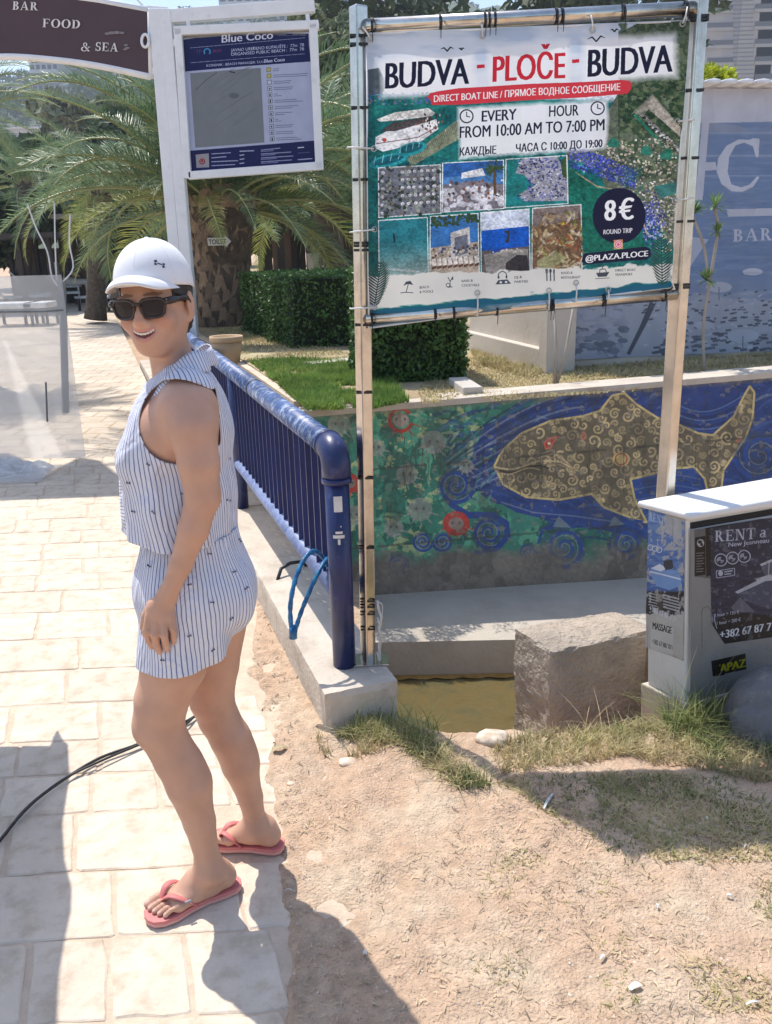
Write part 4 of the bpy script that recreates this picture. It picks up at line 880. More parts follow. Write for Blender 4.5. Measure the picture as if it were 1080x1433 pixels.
# ================================================================ GATE WITH SIGN, INFORMATION PANEL
M_WHITE = mat('white_painted_steel', (.80, .80, .81), rough=.4, var=.06, scale=7, col2=(.55, .54, .52), c2at=(.6, .85), c2scale=12, bump=.1, bscale=30)
GY = 7.35
gbase = kerb_pt((GY - 2.678) / RD.y, .1, KH)
gate = thing('entrance_gate', 'white steel gate post carrying a dark brown bar, food and sea sign over the path', 'gate', gbase)
for dx in (-7, 8):
    g = Geo(); a = W(262 + dx, 470, GY); b = W(224 + dx, 14, GY); ax = (b - a).normalized(); a = a - ax * ((a.z - KH) / ax.z); X = Vector((1, 0, 0)); g.box((a + b) / 2, (.088, .10, (b - a).length), ax=(X, ax.cross(X).normalized(), ax)); add('post', g, M_WHITE, gate, bevel=.008)
def gbar(name, p, q, w, d, y=GY, m=None, par=None):
    a = W(*p, y); b = W(*q, y); g = Geo(); ax = (b - a).normalized(); Y = Vector((0, 1, 0)); Z = ax.cross(Y).normalized(); g.box((a + b) / 2, ((b - a).length, d, w), ax=(ax, Y, Z)); return add(name, g, m or M_WHITE, par or gate, bevel=.006)
gbar('crossbar', (236, 24), (440, 8), .09, .08); gbar('bracket', (206, 14), (236, 16), .05, .06, GY + .0); gbar('bracket', (206, 58), (236, 60), .04, .05); gbar('bracket', (208, 100), (236, 100), .05, .06)
g = Geo(); g.tube([W(203 + 5 * math.cos(a), 57 + 9 * math.sin(a), GY - .06) for a in np.linspace(0, 2 * PI, 15)], .011, n=8); add('ring', g, M_WHITE, gate, True)
# brown sign with its curved lower edge, running on out of the frame over the path
top = [(-330, -60), (-60, -30), (60, -9), (140, 2), (209, 15)]; bot = [(211, 107), (150, 94), (100, 86), (40, 80), (0, 79), (-60, 82), (-150, 92), (-330, 130)]
YS = GY - .03
M_BROWN = mat('brown_sign_vinyl', (.085, .052, .06), rough=.5, var=.08, scale=3, spec=.3)
poly = [W(x, y, YS) for x, y in top + bot]
g = Geo(); g.prism(poly, (0, .05, 0)); add('sign_panel', g, M_BROWN, gate)
edge_pts = smooth_path([W(x, y, YS + .02) for x, y in bot], 4); g = Geo(); g.tube(edge_pts, .028, n=6); add('sign_edge', g, M_WHITE, gate, True)
g = Geo(); g.tube([W(x, y, YS + .02) for x, y in top], .026, n=6); g.tube([W(209, 12, YS + .02), W(211, 110, YS + .02)], .026, n=6); add('sign_edge', g, M_WHITE, gate, True)
M_LET = mat('cream_lettering', (.78, .74, .70), rough=.5, var=.03)
def letters(word, p0, p1, hgt, y, parent, m, off=-.012, name='lettering'):
    ps, wid = serif_word(word); g = Geo(); p0 = np.array(p0, float); p1 = np.array(p1, float); u = (p1 - p0) / wid
    for t in ps:
        pts = [p0 + u * a + np.array([.06, -1.0]) * hgt * b for a, b in t]; V = [W(q[0], q[1], y + off) for q in pts]
        if len(V) > 12:
            h = len(V) // 2
            for i in range(h - 1): g.add([V[i], V[i + 1], V[len(V) - 2 - i], V[len(V) - 1 - i]], [(0, 1, 2, 3)])
        else: g.add(V, [tuple(range(len(V)))])
    return add(name, g, m, parent)
letters('BAR', (17, 13.5), (53, 15), 12, YS, gate, M_LET); letters('FOOD', (59, 38), (112, 40), 12, YS, gate, M_LET); letters('&', (113, 71.5), (126, 72), 12, YS, gate, M_LET); letters('SEA', (133, 71), (165, 72.5), 12, YS, gate, M_LET)
g = Geo(); 
for (x, y, r) in [(150, 47, 4), (156, 46, 5), (163, 45.5, 5), (170, 46, 4), (176, 63, 3), (178, 67, 3.4), (175, 69, 3)]: g.add([W(x + r * math.cos(a), y + r * .45 * math.sin(a), YS - .010) for a in np.linspace(0, 2 * PI, 9)[:-1]], [tuple(range(8))])
tag(add("faded_mark", g, mat('faded_mark', (.24, .21, .22), rough=.6), gate), kind="stuff")
# left gate post outside the frame
g = Geo(); a = W(-330, 100, GY); g.box((a.x, GY, (a.z + .5) / 2), (.18, .10, a.z + .5)); add('post', g, M_WHITE, gate)
# information panel hung under the crossbar
info = thing('information_board', 'blue and white beach information panel in a white frame hung beside the gate post', 'sign', W(350, 245, GY))
IY = GY - .02
c4 = [W(256, 48, IY), W(434, 39, IY), W(443, 228, IY), W(267, 243, IY)]
ic = Canvas(c4, 900, 960, (.70, .72, .82))
def paint_info(c):
    PX, PY = c.px, c.py; zz = lambda L: [(240 + x * .2037, 30 + y * .2037) for x, y in L]; NB = (.07, .085, .30); WH = (.80, .82, .90)
    nn = fbm(PX / 20, PY / 20, 60)
    c.blend(np.ones_like(PX) * .25 * nn, (.5, .52, .6))
    c.fill(zz([(80, 125), (200, 108), (400, 92), (700, 80), (940, 85), (945, 180), (960, 275), (500, 308), (85, 345)]), NB)
    c.fill(zz([(60, 60), (960, 10), (960, 70), (700, 82), (400, 96), (200, 112), (60, 118)]), (.50, .50, .50)); c.blend(((PY < 50) & (fbm(PX / 9, PY / 3, 61) > .55)) * .5, (.62, .60, .56))
    c.text('Blue Coco', *zz([(345, 146), (695, 118)]), 11.6, (.82, .84, .92), .012)
    c.line(zz([(130, 182), (915, 112)]), .5, WH, .8); c.line(zz([(130, 284), (915, 222)]), .5, WH, .8)
    c.text('JAVNO UREĐENO KUPALIŠTE :  77m  7B', *zz([(408, 208), (910, 170)]), 4.4, WH, .006); c.text('ORGANISED PUBLIC BEACH :  77m  7B', *zz([(408, 236), (910, 198)]), 4.4, WH, .006)
    c.text('KORISNIK : BEACH MANAGER: S.U.I.', *zz([(240, 312), (635, 284)]), 3.6, WH, .006); c.text('Blue Coco', *zz([(637, 284), (777, 272)]), 5, WH, .014)
    c.ring(*zz([(244, 208)])[0], 4.2, 1.8, (.25, .55, .75), a0=2.4, a1=7.0); c.text('TP', *zz([(165, 220), (205, 216)]), 5, (.32, .22, .42), .01); c.text('BUD', *zz([(285, 212), (342, 208)]), 4, (.45, .2, .35), .01)
    c.fill(zz([(126, 356), (612, 318), (638, 832), (162, 868)]), (.47, .485, .50))
    gm = np.array(zz([(126, 356), (612, 318), (638, 832), (162, 868)]))
    for k in range(14):
        r = np.random.default_rng(70 + k); x, y = r.uniform(200, 420), r.uniform(420, 760); c.line(zz([(x, y), (x + 60, y - 50), (x + 130, y - 95), (x + 170, y - 118)]), [.3, 1.2, 1.6, .4], (.40, .41, .43), .5)
    c.ell(*zz([(430, 510)])[0], 7, 4, (.29, .29, .31), .5); c.line(zz([(400, 345), (435, 352)]), 1.4, (.12, .12, .14)); c.line(zz([(165, 470), (240, 400), (310, 350)]), .8, (.25, .25, .27))
    for k in range(12):
        y = 332 + k * 43.3 - .0; x = 667 + k * 2.2; s_ = 15; c.fill(zz([(x - s_, y - s_), (x + s_, y - s_ - 2), (x + s_, y + s_ - 2), (x - s_, y + s_)]), (.25, .25, .22) if k > 1 else (.32, .32, .16)); c.fill(zz([(x - s_ + 3, y - s_ + 3), (x + s_ - 3, y - s_ + 1), (x + s_ - 3, y + s_ - 5), (x - s_ + 3, y + s_ - 3)]), (.74, .75, .82) if k > 1 else (.70, .68, .35))
        if k > 2: c.ell(*zz([(x, y)])[0], 1.1, 1.4 + (k % 3) * .4, (.15, .15, .2)); 
        for j, L in enumerate(([40, 40], [235, 230], [120, 110], [130, 125], [24, 50], [150, 195], [160, 120], [120, 66], [20, 40], [120, 110], [118, 120], [145, 170])[k]): c.line(zz([(697 + k * 2, y - 6 + 13 * j), (697 + k * 2 + L, y - 6 + 13 * j - L * .05)]), 1.0, (.34, .36, .46), .75)
    c.fill(zz([(124, 888), (500, 858), (985, 818), (996, 975), (600, 1008), (135, 1036)]), NB); c.fill(zz([(165, 915), (255, 906), (258, 1002), (170, 1006)]), (.60, .58, .60)); c.ring(*zz([(210, 962)])[0], 3.4, 1.6, (.6, .15, .15)); c.ell(*zz([(210, 960)])[0], 1.6, 1.6, (.55, .15, .15))
    for k in range(4):
        y = 910 + k * 27; c.line(zz([(275, y), (275 + [130, 100, 180, 160][k], y - 8)]), 1.3, WH, .75); c.line(zz([(468, y - 18 + k), (468 + [98, 30, 30, 30][k], y - 22 + k)]), 1.5, WH, .8); c.line(zz([(615, y - 26), (615 + [130, 205, 220, 210][k], y - 40)]), 1.3, WH, .7); c.line(zz([(615, y - 16), (700 + 10 * k, y - 23)]), 1.1, WH, .6)
    c.line(zz([(868, 868), (908, 864)]), 1.4, WH); c.line(zz([(868, 950), (966, 942)]), 1.4, WH, .8); c.line(zz([(868, 905), (950, 898)]), .8, WH, .4)
paint_info(ic)
print_obj('info_print', ic, print_mat('info_print', ic, rough=.35, grime=.04, bump=.05, bscale=10), info, nx=8, ny=8)
for (p, q) in [((244, 44), (446, 35)), ((264, 246), (452, 232)), ((249, 40), (263, 250)), ((438, 33), (447, 236))]: gbar('frame', p, q, .062, .06, IY - .01, M_WHITE, info)
g = Geo(); g.prism([W(248, 42, IY + .02), W(440, 34, IY + .02), W(447, 234, IY + .02), W(264, 248, IY + .02)], (0, .03, 0)); add('back_panel', g, M_WHITE, info)
gbar('bracket', (228, 62), (252, 60), .05, .05, IY, M_WHITE, info); gbar('bracket', (236, 233), (262, 231), .05, .05, IY, M_WHITE, info)
for x in (262, 430): gbar('hanger', (x, 20), (x + 2, 40), .03, .03, IY, M_WHITE, info)
# ================================================================ STREET CABINET
M_CAB = mat('cabinet_shell', (.62, .62, .60), rough=.5, var=.06, scale=5, col2=(.42, .39, .34), c2at=(.60, .85), c2scale=9, bump=.08, bscale=40)
M_CABF = mat('cabinet_door_grey', (.50, .50, .49), rough=.55, var=.08, scale=6, col2=(.28, .26, .24), c2at=(.58, .8), c2scale=8)
M_LID = mat('cabinet_lid', (.72, .72, .71), rough=.45, var=.05, scale=4, col2=(.56, .54, .50), c2at=(.6, .85), c2scale=6)
M_GAP = mat('dark_gap', (.01, .01, .011), rough=.8)
cb = G(958, 1003, 0.0); cl = G(906, 978, 0.0)
LX = (cl - cb); LX.z = 0; LXn = LX.normalized(); FX = Vector((-LXn.y, LXn.x, 0)); FX = FX if FX.x > 0 else -FX
FX = (Matrix.Rotation(math.radians(-14), 3, 'Z') @ FX).normalized()
n_left = Vector((LXn.y, -LXn.x, 0)); n_left = n_left if n_left.x < 0 else -n_left
n_front = Vector((FX.y, -FX.x, 0)); n_front = n_front if n_front.y < 0 else -n_front
zt = W(958, 727, cb.y).z
cab = thing('street_cabinet', 'white metal street cabinet covered with torn boat rental posters at the right edge', 'utility cabinet', (cb.x, cb.y, 0))
LW_ = (cl - cb).length; FW_ = .62; lean = Vector((.0, .0, 0))
ct = WP(963, 727, cb, n_front); up = (Vector((ct.x, ct.y, ct.z)) - cb); up = up / up.z   # slight lean
def cp(f, l, z): return cb + FX * f + LXn * l + up * z
def quadbox(f0, f1, l0, l1, z0, z1):
    g = Geo(); g.add([cp(f, l, z) for z in (z0, z1) for l in (l0, l1) for f in (f0, f1)], [(0, 2, 3, 1), (4, 5, 7, 6), (0, 1, 5, 4), (2, 6, 7, 3), (0, 4, 6, 2), (1, 3, 7, 5)]); return g
CH = ct.z
add('body', quadbox(0, FW_, 0, LW_, .06, CH), M_CAB, cab, bevel=.006)
add('door', quadbox(.016, FW_ - .02, -.006, .004, .10, CH - .035), M_CABF, cab, bevel=.003)
add('door_gap', quadbox(.008, FW_ - .01, -.003, .002, CH - .034, CH - .012), M_GAP, cab)
add('plinth', quadbox(-.012, FW_ + .01, -.015, LW_ + .02, -.25, .062), M_CONCL, cab, bevel=.006)
g = Geo(); a = cp(-.03, -.035, CH + .002); 
for (f, l, z) in [(-.014, -.020, CH + .001), (FW_ + .02, -.028, CH + .001), (FW_ + .02, LW_ + .03, CH + .001), (-.018, LW_ + .03, CH + .001), (-.014, -.020, CH + .024), (FW_ + .02, -.028, CH + .036), (FW_ + .02, LW_ + .03, CH + .036), (-.018, LW_ + .03, CH + .024)]: g.v.append(tuple(cp(f, l, z)))
g.f = [(0, 3, 2, 1), (4, 5, 6, 7), (0, 1, 5, 4), (1, 2, 6, 5), (2, 3, 7, 6), (3, 0, 4, 7)]; g.mi = [0] * 6
add('lid', g, M_LID, cab, True, bevel=.009, seg=3)
# posters: left side face
def face_canvas(pts, n, w, h, off):
    c4 = [WP(x, y, pts[4] + n * off, n) for x, y in pts[:4]]; return Canvas(c4, w, h)
NL = -FX.cross(Vector((0, 0, 1))).normalized(); 
nl = (up.cross(LXn)).normalized(); nl = nl if nl.x < 0 else -nl
nf = (up.cross(FX)).normalized(); nf = nf if nf.y < 0 else -nf
def facecanvas(q, p0, n, w, h):
    return Canvas([WP(x, y, p0, n) for x, y in q], w, h, (.6, .6, .6))
pl_ = facecanvas([(907, 712), (958, 727), (956, 925), (903, 905)], cp(0, 0, 0) + nl * .003, nl, 300, 900)
def paint_side(c):
    PX, PY = c.px, c.py; zz = lambda L: [(860 + x * .3073, 660 + y * .3073) for x, y in L]; WH = (.72, .74, .78)
    c.a[:] = (.62, .62, .60); rng = np.random.default_rng(5)
    n1 = fbm(PX / 9, PY / 9, 80)
    Yp = np.clip((860 + 6 * (n1 - .5) * 3 - PY) / 2, 0, 1); c.blend(Yp, (.22, .36, .62)); c.blend(Yp * np.clip((PY - 760) / 60, 0, .8), (.10, .24, .52)); c.blend(Yp * (fbm(PX / 12, PY / 4, 81) > .55) * .35, (.45, .58, .78))
    c.blend(np.clip((PY - 826) / 3, 0, 1) * Yp, (.035, .035, .04))
    c.blend(((fbm(PX / 11, PY / 14, 82) > .53) & (PY < 770) & (PX > 925)) * .9, (.60, .61, .62)); c.blend(((fbm(PX / 5, PY / 6, 83) > .62) & (PY < 870)) * .75, (.64, .64, .63)); c.blend(((fbm(PX / 4, PY / 9, 84) > .52) & (PX > 949) & (PY < 860)) * .8, (.58, .58, .57))
    ps, wd = serif_word('RENT'); c.polys(ps, *zz([(158, 222), (226, 240)]), 11, wd, (.62, .72, .86), .9)
    c.fill(zz([(165, 440), (200, 432), (290, 455), (305, 490), (300, 520), (250, 540), (190, 522), (168, 480)]), (.34, .50, .74)); c.fill(zz([(165, 440), (205, 420), (240, 440), (210, 455)]), (.78, .82, .88)); c.fill(zz([(222, 405), (262, 400), (266, 440), (230, 450)]), (.08, .10, .14)); c.ring(*zz([(244, 425)])[0], 6, 1.6, (.1, .12, .15)); c.line(zz([(160, 455), (300, 490)]), 2, (.75, .8, .88))
    for x in (162, 182, 204): c.ring(*zz([(x, 345 + (x - 160) * .25)])[0], 3.6, 1.2, WH)
    for k in range(5): c.line(zz([(155, 552 + k * 13), (195, 562 + k * 13)]), 1.3, WH, .8); c.line(zz([(222, 560 + k * 14), (292, 580 + k * 14)]), 2.2, WH, .75)
    c.text('+382 67 87 7 22', *zz([(160, 632), (280, 690)]), 8, WH, .03)
    c.blend((fbm(PX / 5, PY / 3, 86) > .50) * np.clip((PY - 862) / 5, 0, 1), (.63, .63, .61))
    c.fill(zz([(163, 690), (268, 712), (266, 832), (166, 812)]), (.68, .68, .67)); c.text('MASSAGE', *zz([(172, 716), (259, 738)]), 10, (.04, .04, .05), .03); c.text('+382 67 887 071', *zz([(172, 782), (262, 812)]), 7, (.08, .08, .09), .02)
    c.line(zz([(150, 700), (152, 880)]), .6, (.4, .4, .4)); c.blend((fbm(PX / 14, PY / 30, 85) > .64) * .3, (.4, .35, .28))
    c.line(zz([(258, 470), (322, 460), (326, 300)]), .8, (.3, .3, .3), .6); c.line(zz([(265, 215), (262, 320), (318, 350)]), .8, (.35, .35, .35), .7)
paint_side(pl_)
pl_.a = pl_.a * .80 + .76 * .24
print_obj('side_poster', pl_, print_mat('side_poster', pl_, rough=.5, bump=.3, bscale=30), cab, nx=6, ny=16, bulge=lambda u, v: -.0015 * math.sin(v * 20 + u * 5))
pf_ = facecanvas([(966, 742), (1180, 708), (1180, 940), (966, 982)], cp(0, -.006, 0) + nf * .004, nf, 1000, 1080)
def paint_front(c):
    PX, PY = c.px, c.py; zz = lambda L: [(860 + x * .3073, 660 + y * .3073) for x, y in L]; WH = (.66, .68, .74)
    c.a[:] = (.50, .50, .49); n1 = fbm(PX / 10, PY / 10, 90); PO = (.115, .13, .21)
    c.fill(zz([(362, 255), (432, 240), (440, 488), (362, 478)]), (.36, .36, .36)); c.fill(zz([(366, 300), (412, 292), (415, 470), (366, 476)]), (.05, .05, .055)); c.ell(*zz([(391, 325)])[0], 5.2, 5.6, (.62, .62, .62)); c.ell(*zz([(388, 320)])[0], 3, 2.4, (.12, .12, .13)); c.ell(*zz([(396, 332)])[0], 2, 2.2, (.12, .12, .13))
    for k in range(8): c.line(zz([(372, 372 + k * 12), (372 + [34, 28, 36, 30, 36, 22, 34, 30][k], 370 + k * 12)]), 1.4, (.55, .55, .55), .7)
    c.fill(zz([(425, 245), (455, 236), (520, 228), (800, 205), (1100, 150), (1100, 700), (760, 748), (600, 770), (500, 784), (482, 742), (456, 690), (440, 640), (436, 490), (432, 300)]), PO)
    c.fill(zz([(412, 250), (436, 240), (440, 470), (418, 480)]), (.035, .035, .04)); c.fill(zz([(428, 238), (470, 230), (524, 238), (520, 246), (450, 256)]), (.03, .03, .035))
    wv = fbm(PX / 8, PY / 2.4, 91); inp = (PX > 994) & (PY > 795) & (PY < 870); c.blend(inp * np.clip((wv - .45) * 3, 0, .5), (.20, .22, .34)); c.blend(((PX > 994) & (PY < 880) & (PY > 740)) * np.clip((fbm(PX / 22, PY / 16, 92) - .45), 0, .4), (.3, .32, .42))
    c.fill(zz([(440, 690), (520, 640), (800, 660), (1100, 560), (1100, 700), (760, 748), (600, 770), (500, 784)]), (.05, .055, .075), .9)
    ps, wd = serif_word('RENTa'); c.polys(serif_word('RENT')[0], *zz([(456, 320), (640, 306)]), 15.5, serif_word('RENT')[1], WH); c.polys(serif('a')[0], *zz([(660, 300), (690, 297)]), 14.5, .66, WH)
    c.polys(serif_word('BOAT')[0], *zz([(760, 292), (960, 270)]), 15.5, serif_word('BOAT')[1], WH)
    c.text('New Jeanneau', *zz([(518, 343), (702, 322)]), 6.6, WH, .01)
    for x, y in ((484, 402), (537, 393), (590, 386)): p = zz([(x, y)])[0]; c.ring(*p, 8.4, 1.3, WH); c.ell(p[0] - 1, p[1], 5.2, 4.4, (.52, .54, .6)); c.ell(p[0] + 2.2, p[1] - 2, 2.6, 2.4, PO); c.ell(p[0] - 2, p[1] + 2.6, 2.2, 1.6, PO)
    q = zz([(462, 452), (546, 440), (546, 472), (464, 484)]); c.line(q + [q[0]], .9, WH); c.ell(*zz([(482, 463)])[0], 3.4, 3.8, WH); c.line(zz([(500, 457), (536, 451)]), 1.4, WH); c.line(zz([(500, 468), (530, 464)]), 1.4, WH)
    c.fill(zz([(550, 545), (640, 510), (720, 470), (1000, 450), (1000, 610), (700, 625), (600, 590)]), (.24, .26, .34)); c.fill(zz([(548, 548), (640, 500), (700, 480), (702, 492), (560, 556)]), (.62, .64, .68)); c.fill(zz([(665, 430), (720, 398), (1000, 380), (1000, 460), (690, 480)]), (.30, .32, .38)); c.fill(zz([(660, 422), (720, 396), (1000, 370), (1000, 384), (720, 408), (668, 430)]), (.66, .68, .72)); c.fill(zz([(640, 488), (700, 470), (1000, 452), (1000, 470), (650, 502)]), (.66, .67, .70)); c.line(zz([(700, 470), (704, 415)]), 1.5, (.6, .62, .66))
    c.fill(zz([(530, 620), (572, 570), (640, 640), (560, 640)]), (.36, .37, .42), .9)
    c.text('1 hour = 150 €', *zz([(458, 662), (566, 646)]), 5, WH, .01); c.text('1 hour = 200 €', *zz([(466, 698), (574, 680)]), 5, WH, .01); c.line(zz([(454, 650), (456, 680), (466, 714)]), 1, WH)
    c.text('+382 67 87 7', *zz([(480, 760), (712, 722)]), 11.5, (.76, .78, .82), .022); c.text('22', *zz([(730, 720), (770, 713)]), 11.5, (.76, .78, .82), .022)
    c.line(zz([(398, 800), (396, 640), (400, 622), (425, 612), (440, 640)]), .8, (.25, .25, .25), .8)
    c.blend(((fbm(PX / 6, PY / 5, 93) > .66) & (PX > 992)) * .5, (.45, .46, .48))
    c.fill(zz([(440, 862), (596, 828), (600, 900), (446, 932)]), (.05, .05, .045)); c.text('TAPAZ', *zz([(452, 922), (596, 888)]), 12, (.58, .58, .02), .035); c.fill(zz([(440, 862), (470, 856), (480, 905), (505, 915), (500, 926), (446, 932)]), (.06, .06, .055), .92)
paint_front(pf_)
print_obj('front_poster', pf_, print_mat('front_poster', pf_, rough=.45, bump=.2, bscale=30), cab, nx=12, ny=8, bulge=lambda u, v: -.001 * math.sin(v * 12 + u * 25))
# grey boulder beside it
M_ROCK = mat('dark_boulder', (.17, .165, .17), rough=.95, var=.2, scale=7, bump=.8, bscale=60, col2=(.27, .25, .23), c2at=(.5, .75), c2scale=18, spec=.2)
def boulder(name, c, r, m, seed, sub=4, amp=.16):
    import bmesh
    bm = bmesh.new(); bmesh.ops.create_icosphere(bm, subdivisions=sub, radius=1)
    from mathutils import noise
    for v in bm.verts:
        d = noise.fractal(v.co * 1.3 + Vector((seed, 0, 0)), .9, 2.1, 5) * amp + noise.fractal(v.co * 6 + Vector((seed, 3, 0)), .9, 2, 3) * amp * .12; v.co = Vector((v.co.x * r[0], v.co.y * r[1], v.co.z * r[2])) * (1 + d) + Vector(c)
    me = bpy.data.meshes.new(name); bm.to_mesh(me); bm.free(); me.materials.append(m)
    for p in me.polygons: p.use_smooth = True
    o = bpy.data.objects.new(name, me); COL.objects.link(o); return o
rk = G(1050, 1030, 0)
tag(boulder('boulder', (rk.x + .105, rk.y + .03, .02), (.19, .16, .205), M_ROCK, 4.2), 'rounded dark grey boulder leaning against the poster-covered street cabinet', 'boulder')
# concrete block by the water
b0 = Vector((.605, 2.905, -.30)); bx = Vector((.44, .145, 0)); by = Vector((-.105, .20, 0))
M_BLK = mat('rough_old_block', (.43, .36, .29), rough=.95, var=.22, scale=14, bump=1.0, bscale=55, col2=(.24, .21, .18), c2at=(.5, .7), c2scale=7, spec=.2, dist=.02)
blk = rough_block('concrete_block', b0, bx, by, Vector((0, 0, .49)), 40, 22, 30, .035, M_BLK, None, sc=5, chip=.022, seed=14)
tag(blk, 'broken lump of old concrete standing between the water channel and the cabinet', 'concrete block')
for v in blk.data.vertices:      # layered ledges on the left face
    co = v.co
    if (co - (b0 + by * .5)).dot(RN) < .05: co.x += .0008 * math.sin(co.z * 95 + co.y * 22 + 1.5 * math.sin(co.y * 31)) * (1 if co.x < .6 else 0)

# ================================================================ GRASS, STRAW, LITTER
def blades(pts, h, wd, lean=.5, seg=3, seed=0, curl=.6):
    r = np.random.default_rng(seed); P = np.asarray(pts, float); n = len(P); a = r.uniform(0, 2 * PI, n); H = h * r.uniform(.45, 1.25, n) if np.isscalar(h) else h * r.uniform(.45, 1.25, n)
    d = np.stack([np.cos(a), np.sin(a), np.zeros(n)], 1); L = lean * r.uniform(.1, 1.5, n); sd = np.stack([-np.sin(a + r.normal(0, .8, n)), np.cos(a), np.zeros(n)], 1)
    V = []
    for k in range(seg + 1):
        t = k / seg; c = P + d * (L * H * t ** (1 + curl))[:, None] + np.array([0, 0, 1]) * (H * (t - .32 * L * t * t))[:, None]
        w_ = wd * (1 - t * .92); V += [c - sd * w_, c + sd * w_]
    V = np.stack(V, 1).reshape(-1, 3); k = 2 * (seg + 1); B = (np.arange(n) * k)[:, None]
    F = np.concatenate([np.stack([B[:, 0] + 2 * j, B[:, 0] + 2 * j + 1, B[:, 0] + 2 * j + 3, B[:, 0] + 2 * j + 2], 1) for j in range(seg)])
    return V, F
M_GRG = mat('green_grass', (.15, .20, .07), rough=.7, var=.3, scale=4, col2=(.34, .34, .13), c2at=(.45, .65), c2scale=6, trans=.35, spec=.25)
M_GRD = mat('dry_grass', (.52, .44, .24), rough=.8, var=.3, scale=5, col2=(.30, .31, .12), c2at=(.5, .7), c2scale=7, trans=.25, spec=.2)
M_STRAW = mat('straw', (.56, .44, .28), rough=.85, var=.3, scale=9, col2=(.36, .27, .17), c2at=(.5, .7), c2scale=20, spec=.2)
def on_ground(x, y): return np.stack([x, y, ground_h(x, y)], 1)
def scatter(polys, n, seed):                       # photo polygons dropped on the earth
    r = np.random.default_rng(seed); out = []
    for poly, k in polys:
        P = np.array([[*G(x, y, 0)][:2] for x, y in poly]); lo, hi = P.min(0), P.max(0); got = 0; N = int(n * k)
        while got < N:
            q = r.uniform(lo, hi, (N * 2, 2)); ins = np.zeros(len(q), bool); m = len(P)
            for i in range(m):
                ax, ay = P[i]; bx, by = P[(i + 1) % m]; c = (ay > q[:, 1]) != (by > q[:, 1])
                with np.errstate(divide='ignore', invalid='ignore'): ins ^= c & (q[:, 0] < (bx - ax) * (q[:, 1] - ay) / (by - ay) + ax)
            q = q[ins][:N - got]; out.append(q); got += len(q)
    return np.concatenate(out)
# tufts at the kerb end and around cabinet
def clump(name, polys, n, h, m, seed, dens_sc=3.5, thr=.45, lean=.7, wd=.0022):
    q = scatter(polys, n, seed); k = fbm(q[:, 0] * dens_sc, q[:, 1] * dens_sc, seed + 40) > thr; q = q[k]
    V, F = blades(on_ground(q[:, 0], q[:, 1]), h, wd, lean=lean, seed=seed); return tag(add_np(name, V, F, m), kind='stuff')
kerbtuft = [([(468, 1035), (560, 1005), (640, 1075), (690, 1105), (640, 1110), (560, 1050)], 1.0)]
clump('grass', kerbtuft, 900, .065, M_GRG, 1, thr=.34, lean=1.1)
clump('grass', kerbtuft, 1100, .06, M_GRD, 31, thr=.36, lean=1.2)
clump('grass', [([(470, 1020), (600, 1010), (640, 1060), (500, 1045)], 1)], 90, .13, M_GRG, 32, thr=.2, lean=.9, wd=.0028)
clump('grass', [([(440, 1035), (520, 1025), (560, 1050), (500, 1065), (455, 1060)], 1)], 500, .05, M_GRD, 2, thr=.3)
clump('grass', [([(640, 1075), (715, 1040), (905, 1010), (900, 1060), (800, 1075), (700, 1095)], 1)], 2400, .045, M_GRD, 3, thr=.42)
clump('grass', [([(860, 1020), (1000, 985), (1140, 1035), (1160, 1110), (1000, 1085), (860, 1060)], 1)], 4200, .055, M_GRD, 4, thr=.34, lean=1.0)
clump('grass', [([(930, 1000), (1020, 985), (1120, 1050), (1140, 1100), (1000, 1070)], 1)], 2200, .08, M_GRG, 5, thr=.36, lean=1.0)
clump('grass', [([(925, 1010), (1000, 1000), (1010, 1030), (940, 1040)], 1)], 300, .17, M_GRG, 6, thr=.0, lean=1.1, wd=.003)
clump('grass', [([(690, 1095), (1090, 1085), (1100, 1210), (880, 1215)], 1)], 5200, .022, M_GRD, 7, thr=.46, lean=1.2)
clump('grass', [([(690, 1095), (1090, 1085), (1100, 1210), (880, 1215)], 1)], 1600, .022, M_GRG, 8, thr=.50, lean=1.2)
clump('grass', [([(900, 1300), (1090, 1230), (1100, 1433), (980, 1420)], 1)], 1300, .014, M_GRD, 9, thr=.52, lean=1.5, dens_sc=7)
clump('grass', [([(700, 1180), (860, 1240), (900, 1433), (620, 1400)], 1)], 1400, .010, M_GRD, 10, thr=.56, lean=1.6, dens_sc=8)
# tall dry stems by the cabinet corner
q = np.array([[*G(x, y, 0)][:2] for x, y in [(930, 1010), (940, 1016), (965, 1008), (985, 1010), (905, 1003), (915, 1006), (1005, 1020), (955, 1016)] * 3]); q += np.random.default_rng(2).normal(0, .02, q.shape)
V, F = blades(on_ground(q[:, 0], q[:, 1]), .30, .0022, lean=.7, seed=60, seg=5); tag(add_np('dry_stems', V, F, M_GRD), kind='stuff')
# stems beneath the block
q = np.array([[*G(x, y, -.05)][:2] for x, y in [(800 + 12 * k, 1010 + (k % 3) * 6) for k in range(9)] * 5]); q += np.random.default_rng(3).normal(0, .025, q.shape)
V, F = blades(on_ground(q[:, 0], q[:, 1]), .16, .0018, lean=1.2, seed=61, seg=4); tag(add_np('dry_stems', V, F, M_STRAW), kind='stuff')
